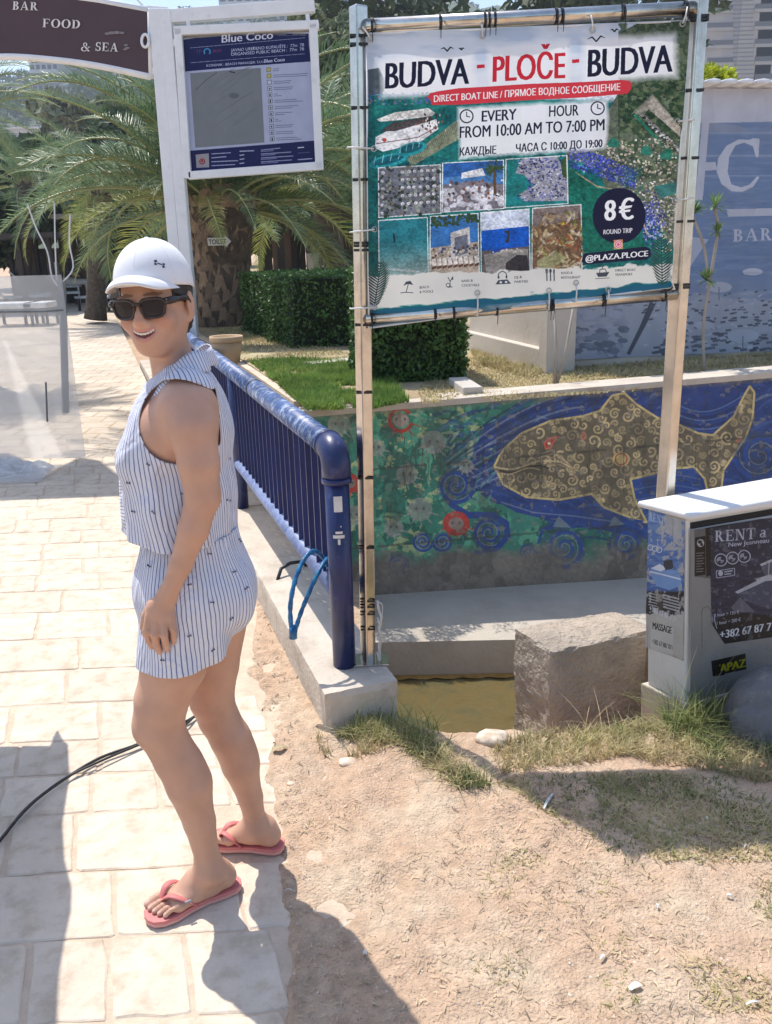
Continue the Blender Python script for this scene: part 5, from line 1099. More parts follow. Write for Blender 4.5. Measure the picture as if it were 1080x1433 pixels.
# loose straw lying about
def lying(name, polys, n, L, wd, m, seed, thr=.45, ds=5):
    r = np.random.default_rng(seed); q = scatter(polys, n, seed); q = q[fbm(q[:, 0] * ds, q[:, 1] * ds, seed + 9) > thr]; n = len(q); a = r.uniform(0, PI, n); l = L * r.uniform(.3, 1.6, n); d = np.stack([np.cos(a), np.sin(a)], 1) * l[:, None]; s = np.stack([-np.sin(a), np.cos(a)], 1) * wd * r.uniform(.5, 1.5, n)[:, None]
    m2 = q + r.normal(0, .004, q.shape); P = [q - d - s, q - d + s, m2 + s * 1.6, m2 - s * 1.6, q + d + s * .4, q + d - s * .4]
    z = lambda p, e: np.c_[p, ground_h(p[:, 0], p[:, 1]) + e]
    V = np.stack([z(P[0], .003), z(P[1], .003), z(P[2], .006), z(P[3], .006), z(P[4], .004), z(P[5], .004)], 1).reshape(-1, 3); B = np.arange(n) * 6
    F = np.concatenate([np.stack([B, B + 1, B + 2, B + 3], 1), np.stack([B + 3, B + 2, B + 4, B + 5], 1)]); return tag(add_np(name, V, F, m), kind='stuff')
ALL = [([(400, 1080), (700, 1060), (1090, 1110), (1100, 1433), (420, 1433), (400, 1200)], 1)]
lying('straw', ALL, 2600, .008, .0008, M_STRAW, 71, thr=.45)
M_DTW = mat('dark_twigs', (.18, .13, .09), rough=.9, var=.3)
lying('twigs', ALL, 380, .010, .0007, M_DTW, 72, thr=.5, ds=6)
lying('twigs', [([(340, 780), (420, 900), (440, 1060), (380, 1100), (340, 950)], 1)], 160, .012, .001, M_DTW, 73, thr=.3)
# pebbles
def pebbles(name, polys, n, r0, m, seed, thr=.0):
    r = np.random.default_rng(seed); q = scatter(polys, n, seed); n = len(q); R_ = r0 * r.uniform(.35, 1.4, n) ** 1.3; base = np.array([(1, 0, 0), (-1, 0, 0), (0, 1, 0), (0, -1, 0), (0, 0, .6), (0, 0, -.4)]); c = np.c_[q, ground_h(q[:, 0], q[:, 1])]
    V = (c[:, None] + base[None] * R_[:, None, None] * r.uniform(.6, 1.2, (n, 6, 1))).reshape(-1, 3); t = np.array([(0, 2, 4), (2, 1, 4), (1, 3, 4), (3, 0, 4), (2, 0, 5), (1, 2, 5), (3, 1, 5), (0, 3, 5)]); F = (np.arange(n)[:, None, None] * 6 + t[None]).reshape(-1, 3); return tag(add_np(name, V, F, m), kind='stuff')
M_PEB = mat('pebbles', (.56, .43, .32), rough=.9, var=.35, scale=30, col2=(.66, .58, .48), c2at=(.45, .6), c2scale=25)
pebbles('pebbles', ALL, 1500, .0035, M_PEB, 81); M_GRIT = mat('grit', (.30, .22, .15), rough=.9, var=.4, scale=40); pebbles('grit', ALL, 5000, .0018, M_GRIT, 83); pebbles('pebbles', [([(340, 780), (440, 1040), (420, 1433), (330, 1433), (330, 1000)], 1)], 700, .004, M_PEB, 82)
# individual scraps
M_LIT = mat('pale_litter', (.72, .70, .64), rough=.7, var=.1); M_DLEAF = mat('dry_leaf', (.42, .33, .2), rough=.8, var=.3, scale=30)
def scrap(px, py, L, wd, ang, m, name, label, cat, grp=None, curl=.006):
    p = G(px, py, 0.0); z = float(ground_h(np.array([p.x]), np.array([p.y]))[0]); z = max(z, .004 if p.x < bound_x(p.y) else z) + .006; u = Vector((math.cos(ang), math.sin(ang), 0)); v = Vector((-u.y, u.x, 0)); g = Geo()
    for i in range(4):
        for j in (-1, 0, 1): g.v.append(tuple(Vector((p.x, p.y, z)) + u * (L * (i / 3 - .5)) + v * (wd * j * .5 * (1 - .35 * abs(i / 1.5 - 1))) + Vector((0, 0, curl * math.sin(i * 1.1) + .002 * abs(j)))))
    for i in range(3):
        for j in range(2): a = i * 3 + j; g.f.append((a, a + 1, a + 4, a + 3)); g.mi.append(0)
    o = add(name, g, m); sm = o.modifiers.new('t', 'SOLIDIFY'); sm.thickness = .0012; return tag(o, label, cat, grp)
sc_l = [(404, 1251, .026, .007, .1, 'small white scrap of paper lying in the shadow beside the pink flip-flop'), (888, 1391, .045, .028, .4, 'squarish pale scrap of card lying on the earth at bottom right'), (1052, 1409, .05, .012, .2, 'long white scrap in the bottom right corner of the dirt'), (1020, 1262, .022, .012, -.5, 'white cigarette end beneath the right edge of the board shadow'), (988, 1157, .012, .010, 1.4, 'upright little white chip inside the board shadow'), (1042, 1192, .024, .010, .8, 'bent white scrap near the right edge inside the board shadow'), (919, 1275, .016, .012, 1.2, 'tiny white chip below the tip of the board shadow'), (511, 1339, .012, .022, .1, 'small white chip near the right side of the big body shadow'), (843, 1349, .028, .014, .6, 'pale folded scrap just above the squarish card'), (1025, 1208, .030, .006, .1, 'thin white sliver at the lower edge of the board shadow')]
for k, (x, y, L, wd, a, lab) in enumerate(sc_l): scrap(x, y, L * .7, wd * .65, a, M_LIT, 'litter_scrap', lab, 'litter', 'scraps of litter on the earth')
scrap(767, 1128, .085, .010, 1.05, M_STICK, 'plastic_strip', 'narrow striped plastic strip lying at the left end of the board shadow', 'litter')
for k, (x, y, L, wd, a, lab) in enumerate([(392, 1054, .05, .03, .3, 'dark curled dead leaf on the sand beside the kerb'), (762, 1048, .05, .018, .9, 'dry brown leaf lying in the pale grass below the concrete block'), (884, 1048, .045, .014, .8, 'dry leaf lying on the pale grass left of the cabinet plinth')]): scrap(x, y, L, wd, a, M_DLEAF, 'dead_leaf', lab, 'leaf', 'dead leaves', curl=.014)
for k, (x, y, r, lab) in enumerate([(487, 1068, .028, 'pale flat stone on the earth just below the kerb end'), (408, 1105, .012, 'small white pebble on the sand right of the legs'), (688, 1040, .05, 'flat stone half buried in dry grass below the water channel')]):
    p = G(x, y, 0); z = float(ground_h(np.array([p.x]), np.array([p.y]))[0]); tag(boulder('stone', (p.x, p.y, z + r * .1), (r * 1.2, r, r * .4), M_PEB, 3 + k, sub=2), lab, 'stone')
# black cable across the paving
M_CBL = mat('black_cable', (.02, .02, .022), rough=.5, var=.2)
cpts = [(-120, 1330), (-60, 1250), (0, 1178), (40, 1130), (90, 1092), (140, 1062), (195, 1042), (250, 1016), (275, 1002), (292, 985)]
def cz(x, y): p = G(x, y, .012); return Vector((p.x, p.y, .016))
cp1 = smooth_path([cz(x, y) for x, y in cpts], 5)
cpb = smooth_path([cz(x + (3 if k % 2 else -1), y + (5 if 4 < k < 8 else 0) - (3 if k == 6 else 0)) + Vector((0, 0, .004 if k % 2 else 0)) for k, (x, y) in enumerate(cpts)], 5)
cbt = thing('power_cable', 'black cable pair trailing across the pale paving behind her legs', 'cable', cp1[20])
g = Geo(); g.tube(cp1, .0052, n=8); add('strand', g, M_CBL, cbt, True)
g = Geo(); g.tube(cpb, .0042, n=8); add('strand', g, M_CBL, cbt, True)
# ================================================================ GARDEN: HEDGES, PALMS, POT
def leafcloud(C, R, n, size, seed=0, shell=.55, flat=.5, asp=.45):
    """leaf-sized rhombs through ellipsoid clumps: C (k,3), R (k,3)"""
    r = np.random.default_rng(seed); C = np.asarray(C, float); R = np.asarray(R, float); k = len(C)
    wgt = R.prod(1) ** (2 / 3); idx = r.choice(k, n, p=wgt / wgt.sum()); d = r.normal(size=(n, 3)); d /= np.linalg.norm(d, axis=1, keepdims=True)
    rad = shell + (1 - shell) * r.random(n) ** .7; P = C[idx] + d * R[idx] * rad[:, None]
    a = r.normal(size=(n, 3)); a /= np.linalg.norm(a, axis=1, keepdims=True); b = np.cross(a, r.normal(size=(n, 3))); b /= np.linalg.norm(b, axis=1, keepdims=True)
    s = size * r.uniform(.5, 1.5, n)[:, None]; V = np.stack([P - a * s, P + b * s * asp, P + a * s, P - b * s * asp], 1).reshape(-1, 3); F = np.arange(4 * n).reshape(-1, 4); return V, F
M_LEAFD = mat('hedge_leaf', (.06, .125, .03), rough=.45, var=.5, scale=9, col2=(.10, .19, .05), c2at=(.45, .6), c2scale=22, trans=.2, spec=.4)
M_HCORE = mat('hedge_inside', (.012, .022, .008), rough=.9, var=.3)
def hedge(name, label, c0, X, Y, hh, n, seed, size=.016):
    t = thing(name, label, 'hedge', c0)
    r = np.random.default_rng(seed); c0 = np.array(c0); X = np.array(X); Y = np.array(Y); Z = np.array([0, 0, hh]); P = []; areas = [np.linalg.norm(Y) * hh, np.linalg.norm(Y) * hh, np.linalg.norm(X) * hh, np.linalg.norm(X) * hh, np.linalg.norm(X) * np.linalg.norm(Y)]
    f = r.choice(5, n, p=np.array(areas) / sum(areas)); u = r.random(n); v = r.random(n); dep = r.normal(0, .014, n); 
    pts = np.where((f == 0)[:, None], c0 + np.outer(u, Y) + np.outer(v, Z), np.where((f == 1)[:, None], c0 + X + np.outer(u, Y) + np.outer(v, Z), np.where((f == 2)[:, None], c0 + np.outer(u, X) + np.outer(v, Z), np.where((f == 3)[:, None], c0 + Y + np.outer(u, X) + np.outer(v, Z), c0 + Z + np.outer(u, X) + np.outer(v, Y)))))
    ctr = c0 + (X + Y + Z) / 2; d = pts - ctr; d /= np.linalg.norm(d, axis=1, keepdims=True); bump = (fbm(pts[:, 0] * 5 + pts[:, 2] * 3, pts[:, 1] * 5 + pts[:, 2] * 4, seed) - .5) * .12
    pts = pts + d * (dep + bump)[:, None]
    a = r.normal(size=(n, 3)); a /= np.linalg.norm(a, axis=1, keepdims=True); b = np.cross(a, r.normal(size=(n, 3))); b /= np.linalg.norm(b, axis=1, keepdims=True); s = size * r.uniform(.6, 1.4, n)[:, None]
    V = np.stack([pts - a * s, pts + b * s * .5, pts + a * s, pts - b * s * .5], 1).reshape(-1, 3); o = add_np('foliage', V, np.arange(4 * n).reshape(-1, 4), M_LEAFD, t); o['kind'] = 'stuff'
    g = Geo(); sh = .92; X_, Y_ = Vector(X), Vector(Y); g.add([Vector(ctr) + (X_ * i + Y_ * j) * sh / 2 + Vector((0, 0, hh / 2 * k * sh)) for k in (-1, 1) for j in (-1, 1) for i in (-1, 1)], [(0, 2, 3, 1), (4, 5, 7, 6), (0, 1, 5, 4), (2, 6, 7, 3), (0, 4, 6, 2), (1, 3, 7, 5)]); add('dark_core', g, M_HCORE, t)  # plain near-black box filling the hedge behind its leaves
    return t
h1a = G(385, 482, GARZ); h2a = G(518, 538, GARZ)
h1a = G(410, 488, GARZ); HH1 = W(410, 384, h1a.y).z - GARZ
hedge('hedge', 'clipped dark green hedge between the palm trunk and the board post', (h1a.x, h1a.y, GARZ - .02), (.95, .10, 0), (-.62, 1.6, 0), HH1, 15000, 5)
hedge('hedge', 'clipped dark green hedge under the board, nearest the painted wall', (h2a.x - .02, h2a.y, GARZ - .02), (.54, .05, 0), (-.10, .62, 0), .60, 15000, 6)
# bright lawn
def onplane(polys, n, seed, z):
    r = np.random.default_rng(seed); P = np.array([[*G(x, y, z)][:2] for x, y in polys]); lo, hi = P.min(0), P.max(0); out = []
    got = 0
    while got < n:
        q = r.uniform(lo, hi, (n * 2, 2)); ins = np.zeros(len(q), bool)
        for i in range(len(P)):
            ax, ay = P[i]; bx, by = P[(i + 1) % len(P)]; c = (ay > q[:, 1]) != (by > q[:, 1])
            with np.errstate(divide='ignore', invalid='ignore'): ins ^= c & (q[:, 0] < (bx - ax) * (q[:, 1] - ay) / (by - ay) + ax)
        q = q[ins][:n - got]; out.append(q); got += len(q)
    return np.concatenate(out)
M_LAWN = mat('lawn_green', (.13, .23, .05), rough=.65, var=.3, scale=3, col2=(.26, .36, .08), c2at=(.45, .65), c2scale=5, trans=.4, spec=.2)
def lawn(poly, n, h, m, seed, wd=.004, lean=.6):
    q = onplane(poly, n, seed, GARZ); q = q[fbm(q[:, 0] * 6, q[:, 1] * 6, seed + 3) > .30]; z = gard_h(q[:, 0], q[:, 1]); V, F = blades(np.c_[q, z], h, wd, lean=lean, seed=seed, seg=2); tag(add_np('grass', V, F, m), kind='stuff')
lawn([(380, 532), (480, 524), (545, 533), (572, 562), (520, 572), (430, 574)], 14000, .045, M_LAWN, 21)
lawn([(350, 508), (400, 503), (480, 508), (520, 524), (440, 548), (380, 532)], 7000, .04, M_LAWN, 28)
lawn([(340, 425), (372, 418), (380, 452), (345, 452)], 3000, .07, M_LAWN, 22, wd=.006)
lawn([(300, 460), (372, 455), (500, 500), (540, 520), (400, 530), (340, 505)], 7000, .022, M_GRD, 23)
lawn([(640, 500), (760, 505), (1000, 530), (930, 545), (700, 562), (590, 565), (585, 545)], 9000, .022, M_GRD, 24, lean=1.2)
lawn([(655, 486), (700, 495), (765, 520), (740, 530), (670, 510)], 2500, .05, M_GRD, 25, lean=.8)
lawn([(770, 505), (1080, 500), (1100, 525), (800, 530)], 4000, .03, M_GRD, 26, lean=1)
# edging stones in the garden
M_EDGE = mat('edging_stone', (.50, .46, .40), rough=.9, var=.12, scale=8, bump=.4, bscale=40)
def edging(p, q, w_, h_, label):
    a = G(*p, GARZ); b = G(*q, GARZ); ax = (b - a).normalized(); g = Geo(); g.box((a + b) / 2 + Vector((0, 0, h_ / 2 - .01)), ((b - a).length, w_, h_), rz=math.atan2(ax.y, ax.x)); tag(add('edging_stone', g, M_EDGE, None, bevel=.006), label, 'edging', 'edging stones in the garden')
edging((640, 538), (662, 553), .10, .05, 'short pale edging stone on the garden soil right of the nearer hedge'); edging((990, 527), (1100, 519), .06, .04, 'long white plank edging lying on soil below the sea banner'); edging((345, 455), (372, 452), .12, .05, 'grey edging stone at the lawn between the palm trunk and hedge'); edging((430, 512), (500, 505), .12, .03, 'pale flat edging in dry grass left of the board post')
# pot
M_POT = mat('tan_clay', (.50, .34, .20), rough=.75, var=.15, scale=4, bump=.2, bscale=30)
pc = G(319, 506, GARZ); pc.z = GARZ; pr = .108
pot = thing('flower_pot', 'round terracotta planter pot on the dry lawn at the foot of the palm', 'flower pot', pc)
g = Geo(); g.lathe(pc, [(pr * .72, -.02), (pr * .86, .08), (pr * .96, .14)], 28, cap=True); add('pot_body', g, M_POT, pot, True)
g = Geo(); g.lathe(pc, [(pr * .98, .135), (pr * 1.05, .138), (pr * 1.05, .168), (pr * 1.0, .172), (pr * .90, .168), (pr * .88, .14), (pr * .3, .138)], 28, cap=False); add('rim', g, M_POT, pot, True)
g = Geo(); g.lathe(pc, [(pr * .9, .148), (.001, .154)], 20, cap=False); add('soil', g, M_DIRT, pot, True)

# ---- palms
M_FRD = mat('palm_frond', (.095, .17, .085), rough=.42, var=.3, scale=2, col2=(.22, .30, .16), c2at=(.45, .7), c2scale=3, trans=.36, spec=.5, rand=.18)
M_FRY = mat('yellowing_frond', (.34, .36, .10), rough=.5, var=.3, scale=2, trans=.3, col2=(.2, .28, .07))
M_RACH = mat('frond_rib', (.30, .32, .13), rough=.5, var=.2)
M_LB = mat('leaf_base', (.20, .14, .095), rough=.9, var=.35, scale=9, bump=.6, bscale=60, col2=(.34, .24, .15), c2at=(.5, .7), c2scale=14, rand=.25)
M_TRK = mat('palm_trunk', (.10, .075, .055), rough=.95, var=.4, scale=14, bump=.9, bscale=50, dist=.02)
def frond_mesh(L, droop, seed, nl=74, lw=.013, ll=.46, arch=.25):
    r = np.random.default_rng(seed); g = Geo(); P = []
    for i in range(15):
        t = i / 14; a = arch - droop * t ** 1.35; P.append(a)
    pts = [Vector((0, 0, 0))]
    for i in range(14): a = P[i]; pts.append(pts[-1] + Vector((math.cos(a), 0, math.sin(a))) * L / 14)
    sw = r.normal(0, .04); pts = [Vector((p.x, p.x * p.x * sw, p.z)) for p in pts]
    g.tube(pts, [.024 * (1 - t / 15.5) + .002 for t in range(15)], n=5, m=1)
    for k in range(nl):
        t = .10 + .89 * k / nl; f = t * 14; i = min(int(f), 13); p = pts[i].lerp(pts[i + 1], f - i); d = (pts[i + 1] - pts[i]).normalized(); up = d.cross(Vector((0, 1, 0))) * -1; up = up if up.z > 0 else -up
        l = ll * (math.sin(PI * min(1, .12 + t * .92)) ** .55) * (1.05 - .35 * t) * r.uniform(.85, 1.12)
        for s in (-1, 1):
            fwd = .55 + .5 * t + r.normal(0, .08); v = (Vector((0, s, 0)) + d * fwd + up * (.38 + r.normal(0, .14))).normalized(); w_ = d * lw * (1 - .3 * t)
            m_ = p + v * l * .5; e = p + v * l + Vector((0, 0, -l * r.uniform(.04, .30))); g.add([p - w_ * .5, p + w_ * .5, m_ + w_ * .8, m_ - w_ * .8, e], [(0, 1, 2, 3), (3, 2, 4)])
    me = bpy.data.meshes.new('frond'); me.from_pydata(g.v, [], g.f); me.materials.append(M_FRD); me.materials.append(M_RACH); me.polygons.foreach_set('material_index', g.mi); me.update(); return me
FM = [frond_mesh(2.3, 1.2, 1), frond_mesh(2.3, 1.5, 2), frond_mesh(2.3, 1.8, 3), frond_mesh(2.3, 1.0, 4), frond_mesh(2.3, 2.1, 5)]
FMY = FM[2].copy(); FMY.materials[0] = M_FRY
def palm(name, label, base, hub, rt, n, L, seed, group=None, elev=(-.35, 1.25), nb=110, lbs=1.0, avoid=None, ymix=.08):
    r = random.Random(seed); base = Vector(base); hub = Vector(hub); t = thing(name, label, 'palm tree', base, group=group)
    H = hub.z - base.z; g = Geo(); ks = [0, .08, .3, .6, .85, 1.0, 1.08]; rr = [1.12, 1.0, .95, .93, 1.05, 1.2, .5]
    g.tube([base.lerp(hub, k) for k in ks], [rt * q for q in rr], n=20); add('trunk', g, M_TRK, t, True)
    if nb:
        lb = Geo(); lb.add([(0, -.055, 0), (0, .055, 0), (.05, .045, .05), (.05, -.045, .05), (.10, .02, .15), (.10, -.02, .15), (.045, .02, .16), (.045, -.02, .16)], [(0, 1, 2, 3), (3, 2, 4, 5), (5, 4, 6, 7), (1, 6, 4, 2), (0, 3, 5, 7), (0, 7, 6, 1)])
        me = bpy.data.meshes.new('leaf_base'); me.from_pydata(lb.v, [], lb.f); me.materials.append(M_LB); me.update()
        for k in range(nb):
            f = (k + .5) / nb; a = k * 2.39996; z = .02 + f * 1.0; i = max(j for j in range(len(ks)) if ks[j] <= z); j = min(i + 1, len(ks) - 1); q = (z - ks[i]) / max(ks[j] - ks[i], 1e-6); R_ = rt * (rr[i] * (1 - q) + rr[j] * q)
            o = bpy.data.objects.new('leaf_base', me); COL.objects.link(o); o.parent = t; p = base.lerp(hub, z) - base; o.location = p + Vector((math.cos(a), math.sin(a), 0)) * R_ * .93
            s = lbs * (1.0 + .5 * f) * r.uniform(.8, 1.15); o.scale = (s * (.35 + 1.0 * max(0, f - .45)), s, s); o.rotation_euler = (0, -.06 - .2 * f, a)
    for k in range(n):
        f = (k + .5) / n; a = k * 2.39996 + r.uniform(-.2, .2); e = elev[0] + (elev[1] - elev[0]) * f ** .8 + r.uniform(-.1, .1)
        fs = avoid(a, e) if avoid else 1.0
        if fs <= 0: continue
        me = FMY if (f < .25 and r.random() < ymix * 4) else FM[r.randrange(5)]
        o = bpy.data.objects.new('frond', me); COL.objects.link(o); o.parent = t; o.location = (hub - base) + Vector((math.cos(a), math.sin(a), 0)) * rt * .55 + Vector((0, 0, .10 * f)); s = fs * L / 2.3 * r.uniform(.82, 1.1); o.scale = (s,) * 3; o.rotation_euler = (r.uniform(-.3, .3), -e + .15, a)
    return t
pb = W(312, 470, 8.9); pb.z = .72; hb = W(306, 292, 8.9)
def fwd_short(a, e): return 0 if (math.sin(a) < -.3 and e < .05) else (1.0 if math.sin(a) > -.1 else min(1, 1.15 / (2.0 * -math.sin(a))))
palm('date_palm', 'stout date palm with shaggy trunk behind the gate post and the blue railing', pb, hb, .31, 92, 2.15, 3, nb=170, avoid=fwd_short, lbs=1.15, elev=(-.3, 1.35))
p2 = W(128, 400, 19.0); p2.z = .3; palm('date_palm', 'arching green palm behind the seated people, left of the woman', p2, W(140, 275, 19.0), .22, 36, 2.1, 8, nb=0)
p3 = W(-55, 400, 11.0); p3.z = .3; palm('date_palm', 'palm at the left edge with fronds hanging into the frame', p3, W(-75, 170, 11), .22, 44, 1.35, 11, nb=0)
p4 = W(470, 400, 13.0); p4.z = GARZ; palm('date_palm', 'green palm half hidden behind the left post of the boat line board', p4, W(452, 250, 13.0), .2, 36, 2.3, 15, nb=0)
p5 = W(30, 400, 24.0); p5.z = .6; palm('date_palm', 'farther palm above the dark tents at the left edge', p5, W(36, 262, 24), .22, 30, 1.9, 19, nb=0)
# hanging arrow sign on the trunk
tg = W(306, 338, pb.y - .46); M_TS = mat('worn_white_sign', (.62, .58, .52), rough=.7, var=.1)
g = Geo(); PS = [(-.105, -.035), (.06, -.035), (.06, -.055), (.115, 0), (.06, .055), (.06, .035), (-.105, .035)]
g.prism([tg + Vector((x, 0, z)) for x, z in PS], (0, .012, 0)); ts = thing('arrow_sign', 'small white arrow sign reading toilet fixed to the shaggy palm trunk', 'sign', tg); add('board', g, M_TS, ts)
T_, wd_ = text_tris('TOILET', .02); g = Geo()
for q in T_: g.add([tg + Vector((-.095 + p[0] * .165 / wd_, -.003, -.022 + p[1] * .044 / .729)) for p in q], [(0, 1, 2)])
add('lettering', g, mat('dark_letters', (.05, .05, .05), rough=.6), ts)

# ================================================================ BEACH BANNER WALL
bw0 = G(768, 512, GARZ + .02); bw1 = G(1080, 497, GARZ + .02); BWD = (bw1 - bw0).normalized(); BWN = Vector((BWD.y, -BWD.x, 0)).normalized()
def bwp(px, py): return WP(px, py, bw0, BWN)
q0 = bwp(762, 505); q1 = bwp(1080, 492); ztop = bwp(1080, 124).z
R1 = bw0 + (bw1 - bw0) * 1.75
corn = [Vector((q0.x, q0.y, ztop + .0)), Vector((R1.x, R1.y, ztop)), Vector((R1.x, R1.y, q1.z + .0)), Vector((q0.x, q0.y, q0.z))]
wc = Canvas(corn, 1300, 900, (.5, .5, .6))
def paint_sea(c):
    rng = np.random.default_rng(33); PX, PY = c.px, c.py; zz = lambda L: [(940 + x * .2929, y * .2929) for x, y in L]; n = lambda sx, sy, sd: fbm(PX / sx, PY / sy, sd)
    LB = (.68, .70, .78)
    c.a[:] = LB; fr = (PX > 965)
    sea = (PY > 168) ; c.blend(sea * 1.0, (.20, .30, .50)); c.blend(sea * np.clip((PY - 168) / 120, 0, .55), (.15, .26, .46)); c.blend(sea * (n(40, 4, 1) > .56) * .30, (.36, .46, .62)); c.blend(sea * (n(30, 3, 2) > .6) * .3, (.12, .2, .38))
    c.blend(((np.abs(PY - 186) < 1.5) | (np.abs(PY - 218) < 1.6) | (np.abs(PY - 246) < 1)) * .35, (.6, .66, .76))
    c.fill(zz([(180, 585), (260, 590), (320, 600), (380, 625), (300, 635), (180, 625)]), (.30, .36, .48)); c.fill(zz([(60, 590), (180, 588), (180, 625), (60, 640)]), (.36, .42, .54))
    c.fill([(930, 120), (1400, 90), (1400, 165), (930, 173)], LB)
    for q in ([(146, 588), (180, 586), (166, 775), (210, 773), (220, 812), (162, 815), (150, 955), (114, 957), (128, 800)], [(180, 585), (900, 560), (900, 550), (146, 575)], [(262, 1000), (900, 985), (900, 1020), (268, 1036)]): c.fill(zz(q), LB)
    C_ = [(388, 660), (418, 662), (412, 752), (398, 752), (385, 700), (345, 682), (305, 695), (275, 750), (268, 820), (285, 880), (330, 895), (370, 880), (405, 840), (416, 848), (385, 895), (335, 918), (285, 915), (238, 880), (215, 820), (222, 755), (262, 695), (320, 665), (370, 668)]
    c.fill(zz(C_), (.70, .72, .80)); c.line(zz(C_), .8, (.16, .24, .42), .5)
    ps, wd = serif_word('BAR'); c.polys(ps, *zz([(290, 1155), (478, 1147)]), 17, wd, LB); ps, wd = serif_word('FOOD'); c.polys(ps, *zz([(560, 1143), (800, 1132)]), 17, wd, LB)
    lo = np.clip((PY - (372 + .0 * PX)) / 30, 0, 1); c.blend(lo, (.26, .34, .50)); c.blend(np.clip((PY - 410) / 8 + (n(26, 8, 5) - .5) * 3, 0, 1), (.50, .52, .58))
    c.ell(*zz([(385, 1298)])[0], 14, 5, (.72, .74, .82)); c.fill(zz([(340, 1298), (430, 1298), (424, 1310), (345, 1312)]), (.62, .64, .72))
    # pier and rocks
    c.line([(935, 385), (915, 420), (900, 455), (880, 495)], [12, 9, 7, 5], (.08, .09, .12)); c.fill([(960, 330), (992, 335), (965, 375), (948, 395)], (.52, .56, .66))
    for i in range(190):
        x = rng.uniform(765, 880); y = rng.uniform(415, 500); r = rng.uniform(2, 10); c.fill([(x + r * (1.1 + .4 * rng.random()) * math.cos(a), y + r * .55 * math.sin(a) * (1 + .3 * rng.random())) for a in np.linspace(0, 2 * PI, 7)[:-1]], [(.30, .33, .42), (.42, .45, .54), (.50, .53, .62), (.16, .18, .24)][rng.integers(4)], .85)
    # loungers and parasols in rows
    for i in range(620):
        x = rng.uniform(900, 1300); y = 405 + 100 * rng.random() ** .9; s = .5 + (y - 400) / 100
        if abs((x - 905) - (500 - y) * .35) < 6: continue
        if rng.random() < .75: c.fill([(x - 4 * s, y), (x + 3 * s, y - 1), (x + 4 * s, y + 1.6 * s), (x - 3 * s, y + 2.6 * s)], [(.06, .07, .09), (.14, .15, .19), (.10, .11, .14)][rng.integers(3)], .9)
        else: c.ell(x, y, 3 * s, 1.4 * s, (.64, .66, .72), .9)
    for (x, y, r) in [(1006, 402, 18), (1040, 470, 22), (985, 455, 14)]: c.ell(x, y, r, r * .42, (.60, .62, .69)); c.line([(x, y), (x, y + r)], 1.4, (.2, .2, .24))
    c.blend((n(30, 60, 9) > .6) * .12, (.3, .3, .36))
paint_sea(wc)
wc.a = np.clip(wc.a, 0, 1) ** .60 * .70 + np.array([.64, .67, .72], np.float32) * .30
wall2 = thing('sea_banner', 'large faded blue beach print with big letter and the word bar, on the garden wall', 'banner', (bw0.x, bw0.y, GARZ))
print_obj('banner_print', wc, print_mat('sea_print', wc, rough=.6, grime=.05, bump=.2, bscale=4), wall2, nx=24, ny=10, bulge=lambda u, v: .008 * math.sin(u * 22) * math.sin(v * 4))
M_BWALL = mat('beige_render', (.56, .50, .43), rough=.9, var=.07, scale=3, bump=.2, bscale=30, col2=(.42, .36, .30), c2at=(.58, .8), c2scale=3)
g = Geo(); mid = (corn[0] + corn[1]) / 2; LB_ = (corn[1] - corn[0]).length; g.box((mid.x - BWN.x * .07, mid.y - BWN.y * .07, (GARZ - .1 + ztop - .004) / 2), (LB_, .12, ztop - .004 - GARZ + .1), rz=math.atan2(BWD.y, BWD.x)); add('backing_wall', g, M_BWALL, wall2)
g = Geo(); nb_ = 26
for k in range(nb_): p = Vector((q0.x, q0.y, ztop + .02)) + BWD * (LB_ * k / nb_); g.tube([p + BWN * .10, p - BWN * .35], .045, n=7, sq=.35)
o = add('roof_sheet', g, M_WHITE, wall2, True); o['kind'] = 'stuff'
bx0 = G(655, 488, GARZ); bx1 = G(762, 519, GARZ); d_ = (bx1 - bx0).normalized(); hz = WP(700, 395, bx0, Vector((d_.y, -d_.x, 0)).normalized()).z - GARZ
lowall = thing('garden_screen_wall', 'low beige rendered wall between the nearer hedge and the sea banner', 'wall', bx0)
L_ = (bx1 - bx0).length; rz_ = math.atan2(d_.y, d_.x); nrm_ = Vector((-d_.y, d_.x, 0))
g = Geo(); g.box((bx0 + bx1) / 2 + nrm_ * .08 + Vector((0, 0, hz / 2)), (L_, .14, hz), rz=rz_); add('wall_body', g, M_BWALL, lowall, bevel=.004)
g = Geo(); g.box((bx0 + bx1) / 2 + nrm_ * .06 + Vector((0, 0, .06)), (L_ + .02, .20, .14), rz=rz_); add('plinth', g, M_BWALL, lowall, bevel=.006)
g = Geo(); g.box(bx1 + nrm_ * .05 + Vector((0, 0, hz / 2)) + d_ * .05, (.11, .18, hz + .02), rz=rz_); add('corner_pier', g, M_BWALL, lowall, bevel=.006)
# grey stub and stakes by the wall
M_STUB = mat('grey_pipe', (.28, .30, .33), rough=.6, var=.15)
M_STK = mat('bare_stake', (.36, .32, .27), rough=.9, var=.2)
for (a, b, lab) in [((776, 541), (775, 425), 'thin bare upright stake left of its pair, in front of the sea banner'), ((778, 541), (802, 430), 'thin bare leaning stake crossing its neighbour before the sea banner')]:
    A_ = G(*a, GARZ); B_ = W(*b, A_.y + .05); g = Geo(); g.tube([A_, A_.lerp(B_, .5) + Vector((.01, 0, 0)), B_], [.010, .008, .006], n=6); tag(add('garden_stake', g, M_STK, None, True), lab, 'stake', 'garden stakes')
